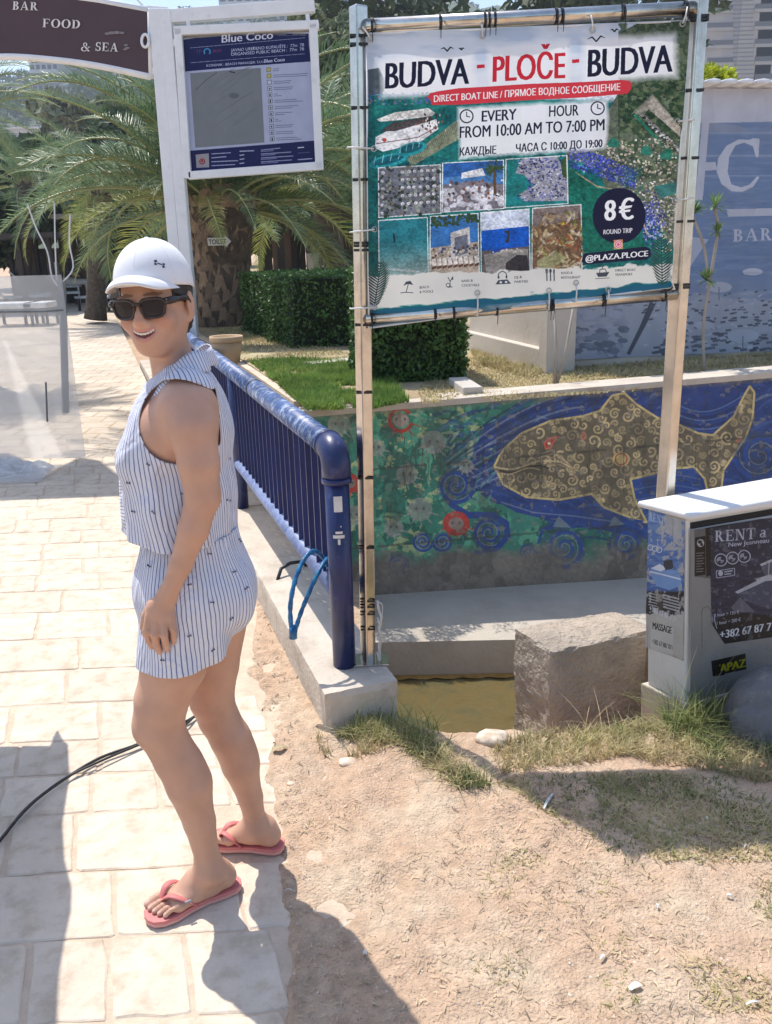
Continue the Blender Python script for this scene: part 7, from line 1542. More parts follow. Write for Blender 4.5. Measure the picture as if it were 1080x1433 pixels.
def clip(V, T, g):                       # keep where g > 0, with clean cut edges
    V = list(map(tuple, V)); g = list(g); out = []; cache = {}
    def cut(a, b):
        k = (min(a, b), max(a, b))
        if k not in cache:
            t = g[a] / (g[a] - g[b]); cache[k] = len(V); V.append(tuple(V[a][i] + (V[b][i] - V[a][i]) * t for i in range(3))); g.append(0.0)
        return cache[k]
    for t in T:
        s = [g[i] > 0 for i in t]; n = sum(s)
        if n == 3: out.append(tuple(t))
        elif n:
            while not (s[0] and (n == 1 or s[1])): t = (t[1], t[2], t[0]); s = s[1:] + s[:1]
            if n == 1: out.append((t[0], cut(t[0], t[1]), cut(t[0], t[2])))
            else: c1 = cut(t[1], t[2]); c0 = cut(t[0], t[2]); out += [(t[0], t[1], c1), (t[0], c1, c0)]
    V = np.array(V); T = np.array(out, dtype=int); u, inv = np.unique(T, return_inverse=True); return V[u], inv.reshape(-1, 3)
def quads_tris(F): return np.concatenate([F[:, [0, 1, 2]], F[:, [0, 2, 3]]])
def axis_steps(segs):
    a = [segs[0][0]]
    for lo, hi, st in segs:
        n = max(1, int(round((hi - lo) / st))); a += list(lo + (hi - lo) * np.arange(1, n + 1) / n)
    return np.array(a)
def attr_mat(name, base, lips=None, rough=.5, sss=0.06):
    m = bpy.data.materials.new(name); m.use_nodes = True; N = m.node_tree.nodes; L = m.node_tree.links; b = N['Principled BSDF']; at = N.new('ShaderNodeAttribute'); at.attribute_name = 'tint'
    tc = N.new('ShaderNodeTexCoord'); n1 = N.new('ShaderNodeTexNoise'); n1.inputs['Scale'].default_value = 14; n1.inputs['Detail'].default_value = 8; L.new(tc.outputs['Object'], n1.inputs['Vector'])
    mr = N.new('ShaderNodeMapRange'); mr.inputs['From Min'].default_value = .3; mr.inputs['From Max'].default_value = .7; mr.inputs['To Min'].default_value = .93; mr.inputs['To Max'].default_value = 1.07; L.new(n1.outputs[0], mr.inputs['Value'])
    mul = N.new('ShaderNodeVectorMath'); mul.operation = 'SCALE'; L.new(at.outputs['Color'], mul.inputs[0]); L.new(mr.outputs[0], mul.inputs['Scale']); L.new(mul.outputs[0], b.inputs['Base Color'])
    b.inputs['Roughness'].default_value = rough; b.inputs['Subsurface Weight'].default_value = sss; b.inputs['Subsurface Radius'].default_value = (.010, .004, .002); b.inputs['Subsurface Scale'].default_value = 1.0
    n3 = N.new('ShaderNodeTexNoise'); n3.inputs['Scale'].default_value = 260; n3.inputs['Detail'].default_value = 3; L.new(tc.outputs['Object'], n3.inputs['Vector']); bp = N.new('ShaderNodeBump'); bp.inputs['Strength'].default_value = .25; bp.inputs['Distance'].default_value = .0025; L.new(n3.outputs[0], bp.inputs['Height']); L.new(bp.outputs[0], b.inputs['Normal'])
    return m
def stripe_mat(name, pitch=.0088):
    m = bpy.data.materials.new(name); m.use_nodes = True; N = m.node_tree.nodes; L = m.node_tree.links; b = N['Principled BSDF']; at = N.new('ShaderNodeAttribute'); at.attribute_name = 'stripe'
    mm = N.new('ShaderNodeMath'); mm.operation = 'MULTIPLY'; mm.inputs[1].default_value = 1 / pitch; L.new(at.outputs['Fac'], mm.inputs[0]); fr = N.new('ShaderNodeMath'); fr.operation = 'FRACT'; L.new(mm.outputs[0], fr.inputs[0])
    tc = N.new('ShaderNodeTexCoord'); n1 = N.new('ShaderNodeTexNoise'); n1.inputs['Scale'].default_value = 60; L.new(tc.outputs['Object'], n1.inputs['Vector'])
    th = N.new('ShaderNodeMath'); th.operation = 'LESS_THAN'; th.inputs[1].default_value = .22; L.new(fr.outputs[0], th.inputs[0])
    mx = N.new('ShaderNodeMix'); mx.data_type = 'RGBA'; mx.inputs[6].default_value = (.80, .82, .90, 1); mx.inputs[7].default_value = (.16, .18, .37, 1); L.new(th.outputs[0], mx.inputs[0]); L.new(mx.outputs[2], b.inputs['Base Color'])
    b.inputs['Roughness'].default_value = .85; b.inputs['Specular IOR Level'].default_value = .2; b.inputs['Sheen Weight'].default_value = .1
    bp = N.new('ShaderNodeBump'); bp.inputs['Strength'].default_value = .25; bp.inputs['Distance'].default_value = .003; L.new(n1.outputs[0], bp.inputs['Height'])
    mp = N.new('ShaderNodeMapping'); mp.inputs['Scale'].default_value = (13, 13, 6); mp.inputs['Rotation'].default_value = (.5, .6, .2); L.new(tc.outputs['Object'], mp.inputs[0]); n5 = N.new('ShaderNodeTexNoise'); n5.inputs['Scale'].default_value = 1; n5.inputs['Detail'].default_value = 3; n5.inputs['Distortion'].default_value = 1.2; L.new(mp.outputs[0], n5.inputs['Vector']); b2 = N.new('ShaderNodeBump'); b2.inputs['Strength'].default_value = .75; b2.inputs['Distance'].default_value = .03; L.new(n5.outputs[0], b2.inputs['Height']); L.new(bp.outputs[0], b2.inputs['Normal']); L.new(b2.outputs[0], b.inputs['Normal'])
    tr = N.new('ShaderNodeBsdfTranslucent'); ms = N.new('ShaderNodeMixShader'); ms.inputs[0].default_value = .15; L.new(mx.outputs[2], tr.inputs[0]); L.new(b.outputs[0], ms.inputs[1]); L.new(tr.outputs[0], ms.inputs[2]); L.new(ms.outputs[0], N['Material Output'].inputs[0]); return m

# ================================================================ THE WOMAN
w_ = lambda x, y, d: np.array(W(x, y, d))
fx = axis_steps([(-.66, -.38, .0026), (-.38, -.20, .005)])
fx = axis_steps([(-.70, -.66, .005), (-.66, -.38, .0026), (-.38, -.18, .005)])
fy = axis_steps([(1.66, 1.74, .005), (1.74, 2.06, .0026), (2.06, 2.24, .005)])
fz = axis_steps([(.012, .10, .003), (.10, .70, .006), (.70, .94, .0026), (.94, 1.34, .005), (1.34, 1.64, .0024)])
# head frame
HC = w_(217, 424, 1.93); tc_ = np.array([-HC[0], -HC[1], 0]); a0 = math.atan2(tc_[1], tc_[0]) - math.radians(23)
hf = np.array([math.cos(a0), math.sin(a0), -.05]); hf /= np.linalg.norm(hf); hl = np.cross([0, 0, 1.0], hf); hl /= np.linalg.norm(hl); hu = np.cross(hf, hl)
rl = math.radians(3.0); hl, hu = hl * math.cos(rl) + hu * math.sin(rl), hu * math.cos(rl) - hl * math.sin(rl)
HS = .945
HM = np.stack([hl, hf, hu]) / HS
H = lambda x, y, z: HC + (hl * x + hf * y + hu * z) * HS
TOES = []
def build_body():
    F = Field((fx, fy, fz)); lat = np.array([0, -1.0, 0])
    # legs
    nl = [w_(262, 845, 1.88), w_(243, 930, 1.87), w_(226, 980, 1.86), w_(224, 1020, 1.855), w_(247, 1062, 1.86), w_(264, 1098, 1.862), w_(279, 1150, 1.868), w_(290, 1200, 1.873), w_(297, 1222, 1.875)]
    nr = [.088, .077, .064, .0565, .0545, .0545, .040, .0315, .031]
    F.chain(nl, nr, k=.03); F.ell(w_(203, 1014, 1.85), (.026, .034, .036), k=.03); F.ell(w_(272, 1092, 1.864), (.030, .036, .07), k=.03)
    fl_ = [w_(302, 850, 2.03), w_(296, 930, 2.04), w_(296, 978, 2.045), w_(306, 1005, 2.05), w_(322, 1032, 2.05), w_(336, 1070, 2.055), w_(350, 1115, 2.06), w_(357, 1148, 2.065), w_(360, 1160, 2.065)]
    F.chain(fl_, [.086, .070, .058, .0535, .054, .049, .034, .0295, .030], k=.03); F.ell(w_(342, 1060, 2.055), (.030, .034, .06), k=.03)
    F.ell(w_(292, 958, 2.04), (.03, .03, .05), k=.03)
    # pelvis and torso
    F.ell(w_(276, 830, 1.955), (.125, .160, .115), k=.04); F.ell(w_(308, 838, 1.91), (.065, .075, .075), k=.04); F.ell(w_(308, 838, 2.0), (.065, .075, .075), k=.04)
    F.cone(w_(262, 770, 1.955), w_(256, 690, 1.95), .096, .098, k=.05, sq=(lat, 1.28)); F.cone(w_(256, 690, 1.95), w_(252, 610, 1.95), .098, .102, k=.03, sq=(lat, 1.28))
    F.ell(w_(202, 645, 1.885), (.052, .052, .052), k=.04); F.ell(w_(200, 638, 2.02), (.055, .055, .055), k=.035)
    F.ell(w_(258, 590, 1.955), (.088, .145, .10), k=.05); F.cone(w_(262, 552, 1.87), w_(262, 552, 2.05), .042, .042, k=.05)
    # neck
    F.cone(w_(252, 548, 1.955), H(0, -.028, -.075), .055, .044, k=.03); F.cone(w_(238, 540, 1.90), H(.045, -.01, -.05), .018, .014, k=.03)
    # near arm
    ar = [w_(265, 577, 1.83), w_(270, 600, 1.80), w_(278, 650, 1.785), w_(283, 696, 1.78), w_(271, 740, 1.775), w_(253, 790, 1.772), w_(235, 832, 1.772)]
    F.chain(ar, [.053, .0505, .0435, .0365, .033, .0245, .020], k=.035, op='add'); F.ell(w_(265, 572, 1.828), (.052, .046, .050), k=.04); F.ell(w_(290, 690, 1.785), (.022, .026, .03), k=.02)
    F.ell(w_(226, 612, 1.86), (.040, .035, .05), k=.045)
    # near hand
    F.cone(w_(234, 832, 1.772), w_(226, 862, 1.768), .022, .026, k=.012, sq=((0, 1, 0), .62)); F.cone(w_(216, 862, 1.766), w_(236, 862, 1.768), .017, .016, k=.010, sq=((0, 1, 0), .75)); F.cone(w_(215, 852, 1.77), w_(226, 842, 1.77), .018, .017, k=.012, sq=((0, 1, 0), .75))
    for P, R in (([(209, 862, 1.764), (205, 882, 1.756), (208, 896, 1.764), (213, 905, 1.774)], [.0105, .0092, .0083, .0072]), ([(219, 866, 1.762), (216, 888, 1.750), (219, 903, 1.760), (223, 912, 1.771)], [.0108, .0095, .0085, .0074]), ([(230, 866, 1.762), (229, 888, 1.751), (232, 901, 1.761), (234, 909, 1.772)], [.0105, .0092, .0082, .0072]), ([(240, 862, 1.764), (242, 880, 1.756), (243, 891, 1.764), (243, 899, 1.773)], [.0095, .0080, .0072, .0064])):
        P = [w_(*p) for p in P]; F.chain(P, R, k=.003)
    P = [w_(*p) for p in ((214, 846, 1.778), (205, 862, 1.79), (202, 876, 1.80), (204, 888, 1.806))]; F.chain(P, [.014, .0115, .0098, .0085], k=.006)
    # far arm
    F.chain([w_(262, 560, 2.10), w_(276, 640, 2.15), w_(272, 705, 2.16), w_(238, 770, 2.12), w_(215, 808, 2.08)], [.052, .045, .038, .030, .023], k=.03)
    F.cone(w_(215, 808, 2.08), w_(209, 828, 2.07), .022, .022, k=.01, sq=((0, 1, 0), .7))
    for dx in (-3, 4): F.chain([w_(209 + dx, 824, 2.065), w_(208 + dx, 838, 2.06), w_(211 + dx, 850, 2.065)], [.010, .009, .0075], k=.003)
    # feet
    def foot(heel, toe, ank, side, soleh=.022):
        heel = np.array(heel); toe = np.array(toe); d = toe - heel; L = np.linalg.norm(d); d /= L; s = np.array([-d[1], d[0], 0]) * side; P = lambda f, l, z: heel + d * (L * f) + s * l + np.array([0, 0, z + soleh])
        F.chain([ank, P(.17, 0, .050), P(.10, 0, .030)], [.031, .034, .028], k=.025); F.cone(P(.10, 0, .026), P(.28, 0, .030), .027, .028, k=.02)
        F.cone(ank + d * .01, P(.42, -.006, .046), .030, .027, k=.03); F.cone(P(.42, -.006, .040), P(.70, -.008, .018), .027, .018, k=.025, sq=(s, 1.35)); F.cone(P(.28, .012, .018), P(.68, .026, .013), .021, .015, k=.02)
        F.cone(P(.70, -.024, .015), P(.70, .028, .012), .016, .013, k=.015)
        F.ell(ank + s * .022 + np.array([0, 0, -.004]), (.014, .014, .016), k=.015); F.ell(ank - s * .022, (.014, .014, .016), k=.015)
        for l, f0, f1, r in ((-.029, .76, .985, .0118), (-.0095, .76, .985, .0078), (.0065, .75, .955, .0074), (.0215, .74, .915, .0070), (.0355, .72, .865, .0068)):
            F.chain([P(f0, l, .013), P((f0 + f1) / 2, l, .0165), P(f1, l, .006)], [r * .9, r * .92, r], k=.0012); TOES.append((P(f1, l, .006 + r * .9) + d * r * .35, r))
    foot(G(327, 1243, 0), G(211, 1288, 0), w_(295, 1216, 1.875), 1); foot(G(388, 1190, 0), G(300, 1180, 0), w_(360, 1158, 2.065), -1)
    # head
    E = lambda c, r, k=.02, op='add': F.ell(H(*c), r, k, op, HM); Cn = lambda a, b, ra, rb, k=.012, op='add', sq=None: F.cone(H(*a), H(*b), ra * HS, rb * HS, k, op, sq)
    E((0, -.014, .032), (.073, .093, .088), .03); E((0, .020, -.028), (.057, .064, .080), .03); E((0, .054, -.086), (.024, .024, .017), .03)
    for sgn in (-1, 1):
        Cn((.050 * sgn, -.004, -.036), (.015 * sgn, .058, -.090), .011, .011, .035); E((.037 * sgn, .058, -.033), (.026, .022, .022), .022)
        E((.079 * sgn, -.014, -.010), (.0075, .019, .032), .005); E((.086 * sgn, -.008, -.006), (.0045, .010, .019), .004, 'sub'); E((.074 * sgn, -.006, -.040), (.006, .009, .009), .006)
        E((.0125 * sgn, .094, -.034), (.0085, .010, .0075), .007); E((.0065 * sgn, .101, -.041), (.003, .005, .003), .003, 'sub'); E((.030 * sgn, .084, .004), (.016, .010, .011), .012, 'sub'); E((.030 * sgn, .076, .003), (.013, .012, .011), .006)
        E((.032 * sgn, .083, .021), (.020, .008, .007), .014)
    Cn((0, .084, .010), (0, .105, -.028), .0075, .0105, .012); E((0, .104, -.030), (.0105, .011, .009), .006); Cn((0, .096, -.040), (0, .088, -.047), .005, .005, .01)
    E((0, .070, -.060), (.034, .022, .026), .022)
    for sgn in (-1, 1):
        F.chain([H(0, .0915, -.0505), H(.012 * sgn, .0915, -.0485), H(.027 * sgn, .0815, -.0468)], [.0042, .0044, .0022], k=.006); F.chain([H(0, .0885, -.0715), H(.014 * sgn, .0865, -.0690), H(.027 * sgn, .0800, -.0510)], [.0060, .0056, .0026], k=.006)
        F.chain([H(0, .098, -.0605), H(.013 * sgn, .095, -.0592), H(.0255 * sgn, .086, -.0500)], [.0052, .0048, .0018], k=.002, op='sub')
        F.chain([H(.020 * sgn, .098, -.030), H(.034 * sgn, .090, -.044), H(.040 * sgn, .080, -.060)], [.0012, .0020, .0012], k=.008, op='sub')
    V, Q = F.mesh(); V = relax(V, Q, 2, .45); Q = Q[:, ::-1] if False else Q
    # skin tint
    SK = np.array([.56, .32, .22]); T = np.tile(SK, (len(V), 1)); n = fbm(V[:, 0] * 30 + V[:, 2] * 11, V[:, 1] * 30 + V[:, 2] * 17, 5); T = T * (.94 + .12 * n[:, None])
    q = (V - HC) @ HM.T; lx, ly, lz = q.T
    def blob(c, r, col, s=1.0):
        nonlocal T
        e = ((lx - c[0]) / r[0]) ** 2 + ((ly - c[1]) / r[1]) ** 2 + ((lz - c[2]) / r[2]) ** 2; m = np.clip(1.4 - e, 0, 1)[:, None] * s; T = T * (1 - m) + np.array(col) * m
    LIP = (.52, .22, .19); cor = lambda z0, dz: z0
    mz = -.0495 + 0 * lx; up = np.abs(lz - (-.0490 + .0020 * (np.abs(lx) / .03))) ; inx = np.abs(lx) < .029
    lipu = (np.abs(lz + .0492 - .0025 * (lx / .03) ** 2) < .0042) & inx & (ly > .070); lipl = (np.abs(lz + .0712 - .021 * (lx / .031) ** 2) < .0058) & inx & (ly > .066); dark = (lz < -.0530 + .002 * (lx / .03) ** 2) & (lz > -.0665 + .016 * (lx / .03) ** 2) & (np.abs(lx) < .025) & (ly > .06)
    T[lipu | lipl] = T[lipu | lipl] * .35 + np.array(LIP) * .65; T[dark] = (.16, .04, .035)
    for sgn in (-1, 1): blob((.042 * sgn, .075, -.034), (.02, .03, .016), (.56, .235, .16), .45)
    blob((0, .11, -.03), (.012, .014, .012), (.56, .25, .17), .4)
    for sgn in (-1, 1):
        e = ((lx - .033 * sgn) / .022) ** 2 + ((lz - .026 - .004 * (1 - abs(1))) / .0042) ** 2; mm = (e < 1) & (ly > .06); T[mm] = T[mm] * .35 + np.array((.06, .035, .025)) * .65
    for tp, tr_ in TOES:
        e = np.linalg.norm(V - tp, axis=1); m = np.clip(1.3 - e / (tr_ * .75), 0, 1)[:, None] * .8; T = T * (1 - m) + np.array((.70, .46, .40)) * m
    kn = np.linalg.norm(V - w_(203, 1014, 1.85), axis=1); m = np.clip(1 - kn / .05, 0, 1)[:, None] * .3; T = T * (1 - m) + np.array((.42, .19, .13)) * m
    return V, Q, T
BV, BQ, BT = build_body()
M_SKIN = attr_mat('skin', None, rough=.48)
foot_c = (G(327, 1243, 0) + G(388, 1190, 0)) / 2
woman = thing('person', 'smiling woman in white cap, sunglasses and striped top and shorts standing on the paving', 'person', (foot_c.x, foot_c.y, 0))
add_np('body', BV, BQ, M_SKIN, woman, True, attr={'tint': ('FLOAT_COLOR', np.c_[BT, np.ones(len(BT))])})
# nails on the near hand and toes are tiny; teeth behind the lips
M_TEETH = mat('teeth', (.80, .76, .68), rough=.25, var=.03, spec=.5)
g = Geo()
for k, (x, wdt, hgt) in enumerate([(-.0218, .0050, .0054), (-.0168, .0058, .0072), (-.0108, .0067, .0086), (-.0038, .0077, .0096), (.0038, .0077, .0096), (.0108, .0067, .0086), (.0168, .0058, .0072), (.0218, .0050, .0054)]):
    y = .0938 - 14.0 * x * x; z0 = -.0498 + 3.5 * x * x; a_ = math.atan(-28 * x); ux = hl * math.cos(a_) + hf * math.sin(a_); g.box(Vector(H(x, y, z0 - hgt / 2)), (wdt * .94, .004, hgt), ax=(Vector(ux), Vector(np.cross(hu, ux)), Vector(hu)))
o = add('teeth', g, M_TEETH, woman, False, bevel=.0012); o['kind'] = 'stuff'
# ---- garments
M_CLOTH = stripe_mat('striped_cotton')
def garment(name, F, clips, axis_c, folds, parent, m=None, R=.15, thick=.0025, lean=0.0, relaxn=2):
    V, Q = F.mesh(); V = relax(V, Q, relaxn, .5); T = quads_tris(Q)
    for g_ in clips: V, T = clip(V, T, g_(V))
    th = np.arctan2(V[:, 1] - axis_c[1], V[:, 0] - axis_c[0]) ; N = vnormals(V, T); V2 = V + N * folds(V, th)[:, None]
    s = th * R + lean * (V[:, 2] - axis_c[2]) * np.where(np.sin(th) < 0, 1, -1) + (fbm(V[:, 0] * 9 + 3, V[:, 2] * 7, 8) - .5) * .016
    o = add_np(name, V2, T, m or M_CLOTH, parent, True, attr={'stripe': ('FLOAT', s)}); sm = o.modifiers.new('thickness', 'SOLIDIFY'); sm.thickness = thick; sm.offset = 1; return o
gx_ = axis_steps([(-.72, -.20, .005)]); gy_ = axis_steps([(1.70, 2.22, .005)])
lat = np.array([0, -1.0, 0])
# shorts
F = Field((gx_, gy_, axis_steps([(.58, 1.02, .005)])))
F.ell(w_(273, 822, 1.955), (.136, .174, .125), k=.03); F.ell(w_(307, 836, 1.91), (.079, .088, .085), k=.04); F.ell(w_(307, 836, 2.0), (.079, .088, .085), k=.04)
F.cone(w_(266, 735, 1.955), w_(270, 800, 1.955), .106, .122, k=.05, sq=(lat, 1.28))
F.cone(w_(264, 840, 1.885), w_(249, 1010, 1.870), .106, .102, k=.012); F.cone(w_(296, 850, 2.04), w_(302, 990, 2.05), .088, .082, k=.010)
hz = W(250, 928, 1.80).z
hemf = lambda V: V[:, 2] - (W(193, 926, 1.87).z + (V[:, 0] - W(193, 926, 1.87).x) * .06 + .010 * np.clip((V[:, 1] - 1.93) / .08, 0, 1) + .16 * np.clip(V[:, 0] - W(285, 900, 1.9).x, 0, 1))
zw = W(260, 752, 1.955).z + .03
waist = lambda V: zw - V[:, 2]
shorts = garment('shorts', F, [hemf, waist], w_(272, 830, 1.955), lambda V, th: .0028 * np.sin(th * 46) * np.exp(-(zw - V[:, 2]) / .035) + .0045 * (fbm(th * 5 + 2, V[:, 2] * 5, 12) - .5) + .0048 * np.sin(th * 9 + V[:, 2] * 9 + 2 * fbm(th * 2, V[:, 2] * 3, 44)) * np.clip((zw - V[:, 2] - .04) / .2, 0, 1), woman, R=.150)
# waistband
# shirt
F = Field((gx_, gy_, axis_steps([(.86, 1.44, .005)])))
F.cone(w_(254, 760, 1.955), w_(252, 690, 1.955), .1215, .1210, k=.03, sq=(lat, 1.25)); F.cone(w_(252, 690, 1.955), w_(252, 612, 1.95), .1210, .109, k=.03, sq=(lat, 1.25)); F.cone(w_(248, 800, 1.955), w_(252, 740, 1.955), .1215, .1215, k=.02, sq=(lat, 1.25))
F.ell(w_(203, 645, 1.875), (.062, .062, .062), k=.04); F.ell(w_(203, 643, 2.02), (.062, .062, .062), k=.04); F.ell(w_(258, 588, 1.955), (.097, .155, .108), k=.05); F.cone(w_(264, 550, 1.85), w_(264, 550, 2.07), .054, .054, k=.05); F.cone(w_(256, 560, 1.955), w_(246, 512, 1.955), .07, .06, k=.03)
ac = w_(254, 590, 1.82); zh = W(250, 745, 1.80).z
def armhole(V):
    e = ((V[:, 0] - ac[0]) / .094) ** 2 + ((V[:, 2] - ac[2]) / .092) ** 2 - 1; side = np.abs(V[:, 1] - 1.955) - (.075 + 0 * V[:, 0]); return np.where(side > 0, np.maximum(e * .1, -side), np.maximum(-side, e * .1))
nk = w_(250, 545, 1.955); nk2 = H(0, -.025, -.075)
def neckhole(V):
    v = nk2 - nk; t = ((V - nk) @ v) / (v @ v); d = np.linalg.norm(V - nk - np.clip(t, 0, 1.2)[:, None] * v, axis=1); return np.where(V[:, 2] > nk[2] - .03, d - .066, .1)
hem2 = lambda V: V[:, 2] - (W(178, 745, 1.90).z - .004 - (V[:, 0] - W(178, 745, 1.9).x) * .085 + .004 * np.sin(V[:, 0] * 30))
shirt = garment('sleeveless_top', F, [hem2, armhole, neckhole], w_(252, 680, 1.955), lambda V, th: .0050 * np.sin(th * 10 + V[:, 2] * 7 + 3 * fbm(th * 2, V[:, 2] * 4, 45)) * np.clip((1.25 - V[:, 2]) / .25, 0, 1) + .010 * (fbm(th * 3.2, V[:, 2] * 6, 13) - .5), woman, R=.140, lean=.10)
# collar: folded band each side of the neck
def strip(name, A, B, m, parent, nseg=24, rows=4, lift=.004, stripe_along=True):
    A = smooth_path([Vector(p) for p in A], 6); B = smooth_path([Vector(p) for p in B], 6); n = len(A); V = []; S = []; L = 0
    for i in range(n):
        if i: L += (A[i] - A[i - 1]).length
        for j in range(rows + 1): t = j / rows; p = A[i].lerp(B[i], t); V.append(tuple(p)); S.append(L * 1.1)
    I = np.arange(len(V)).reshape(n, rows + 1); Fq = np.stack([I[:-1, :-1], I[:-1, 1:], I[1:, 1:], I[1:, :-1]], -1).reshape(-1, 4); o = add_np(name, V, Fq, m, parent, True, attr={'stripe': ('FLOAT', np.array(S))}); sm = o.modifiers.new('thickness', 'SOLIDIFY'); sm.thickness = .003; sm.offset = 0; return o
top_n = [w_(286, 492, 2.0), w_(287, 492, 1.955), w_(284, 491, 1.91), w_(268, 492, 1.885), w_(246, 508, 1.872), w_(225, 536, 1.868), w_(207, 566, 1.872), w_(192, 590, 1.885)]
bot_n = [w_(290, 512, 2.0), w_(292, 513, 1.955), w_(294, 518, 1.90), w_(282, 522, 1.862), w_(262, 530, 1.842), w_(238, 553, 1.838), w_(218, 580, 1.842), w_(198, 612, 1.858)]
strip('collar', top_n, bot_n, M_CLOTH, woman)
mir = lambda P: [np.array([p[0], 2 * 1.955 - p[1], p[2]]) for p in P]
strip('collar', mir(top_n)[1:], mir(bot_n)[1:], M_CLOTH, woman)
# front placket
strip('placket', [w_(198, 588, 1.90), w_(178, 618, 1.91), w_(168, 652, 1.915), w_(168, 700, 1.915), w_(171, 736, 1.915)], [w_(206, 600, 1.872), w_(187, 624, 1.875), w_(178, 655, 1.876), w_(176, 700, 1.876), w_(178, 741, 1.876)], M_CLOTH, woman)
# little dark print motifs on the cotton
from mathutils.bvhtree import BVHTree
dgr = bpy.context.evaluated_depsgraph_get(); bpy.context.view_layer.update()
M_MOT = mat('navy_motif', (.03, .035, .09), rough=.8, var=.05)
def onto(o, px, py, pts, lift=.0042):
    b = BVHTree.FromObject(o, bpy.context.evaluated_depsgraph_get()); iw = o.matrix_world.inverted(); out = []
    for x, y in pts:
        d = ray(px + x, py + y).normalized(); h = b.ray_cast(iw @ CAM, (iw.to_3x3() @ d).normalized())
        if h[0] is None: return None
        out.append(o.matrix_world @ h[0] - d * lift)
    return out
for o, L in ((shorts, [(293, 775, 0), (328, 800, -.3), (336, 756, .9), (265, 818, -.2), (297, 843, .1), (265, 890, -.3), (227, 924, .1), (345, 823, -.7), (208, 792, .5), (298, 910, -.6), (324, 866, -.8), (220, 757, .9)]), (shirt, [(207, 650, .5), (179, 676, .2), (255, 691, .0), (214, 717, .7), (324, 641, -.3), (320, 700, .2), (186, 716, .3)])):
    for x, y, a in L:
        c, s = math.cos(a), math.sin(a); q = [(-3, -.6), (3, -.6), (3, .6), (-3, .6)]; P = onto(o, x, y, [(u * c - v * s, u * s + v * c) for u, v in q])
        if P: g = Geo(); g.add(P, [(0, 1, 2, 3)]); add('print_motif', g, M_MOT, woman)
        for e in (-2.2, 2.2):
            P = onto(o, x, y, [((u + e) * c - v * s, (u + e) * s + v * c) for u, v in [(-.6, -1.4), (.6, -1.4), (.6, 1.4), (-.6, 1.4)]])
            if P: g = Geo(); g.add(P, [(0, 1, 2, 3)]); add('print_motif', g, M_MOT, woman)
# ---- cap
M_CAP = mat('white_cotton', (.80, .80, .82), rough=.8, var=.03, scale=12, bump=.15, bscale=300, dist=.002)
g = Geo(); cc = (0, -.012, .036); cr = (.0835, .103, .104); n1, n2 = 48, 20
def crown_pt(th, ph):
    s = 1 + .010 * (float(fbm(th * 1.6 + 5, ph * 2.2, 66)) - .5) * math.cos(ph); x = cr[0] * math.sin(th) * math.cos(ph); y = cr[1] * math.cos(th) * math.cos(ph); z = cr[2] * math.sin(ph) ** .92 if ph > 0 else cr[2] * math.sin(ph)
    return cc[0] + x * s, cc[1] + y * s, cc[2] + z
for j in range(n2 + 1):
    for i in range(n1):
        th = 2 * PI * i / n1; lo = .04 + .10 * max(0, math.cos(th)) - .20 * max(0, -math.cos(th)) - .06; ph = lo + (PI / 2 - lo) * j / n2; g.v.append(tuple(H(*crown_pt(th, ph * .999))))
for j in range(n2):
    for i in range(n1): g.f.append((j * n1 + i, j * n1 + (i + 1) % n1, (j + 1) * n1 + (i + 1) % n1, (j + 1) * n1 + i)); g.mi.append(0)
capt = add('cap', g, M_CAP, woman, True); sm = capt.modifiers.new('thickness', 'SOLIDIFY'); sm.thickness = .003; sm.offset = 1
g = Geo(); nu, nw = 28, 10
for j in range(nw + 1):
    for i in range(nu + 1):
        u = -1 + 2 * i / nu; w0 = j / nw; th = u * math.radians(66); bx_, by_, bz_ = crown_pt(th, .07); bz_ = cc[2] + .026 - .030 * u * u; ox = .074 * math.sin(u * 1.45) / math.sin(1.45); oy = .094 + .066 * math.cos(u * 1.42) - .012; oz = .060 - .056 * u * u - .004
        t = w0 * (1 - abs(u) ** 4.5) + .001; x = bx_ * (1 - t) + ox * t; y = by_ * (1 - t) + oy * t; z = bz_ * (1 - t) + oz * t + .010 * math.sin(PI * t) * (1 - .4 * u * u); g.v.append(tuple(H(x, y, z)))
for j in range(nw):
    for i in range(nu): a = j * (nu + 1) + i; g.f.append((a, a + nu + 1, a + nu + 2, a + 1)); g.mi.append(0)
br = add('brim', g, M_CAP, capt, True); sm = br.modifiers.new('thickness', 'SOLIDIFY'); sm.thickness = .004; sm.offset = 0
g = Geo(); P = H(*crown_pt(0, 1.57)); g.lathe(P, [(.007, -.002), (.0065, .003), (.003, .0055)], 12); add('button', g, M_CAP, capt, True)
for L in ([(215, 364), (219, 363.5), (220, 366), (217, 367.5), (220, 369.5), (218.5, 371), (215.5, 370), (216.6, 367.4)], [(227, 368), (231, 369), (230, 371.5), (228.5, 371.5), (231.5, 374), (228, 375), (226.6, 372.6), (228.4, 371)], [(220, 367.5), (227, 369.6), (227, 371), (220, 369)]):
    P = onto(capt, 0, 0, L, .0012)
    if P: g = Geo(); g.add(P, [tuple(range(len(P)))]); add('emblem', g, M_MOT, capt)
for k in range(6):
    g = Geo(); g.tube([Vector(H(*crown_pt(k * PI / 3 + PI / 6 * 0, p))) + (Vector(H(*crown_pt(k * PI / 3, p))) - Vector(H(*cc))).normalized() * .0026 for p in np.linspace(.12 if k in (0, 1, 5) else -.05, PI / 2, 12)], .0011, n=5); add('seam', g, M_CAP, capt, True)
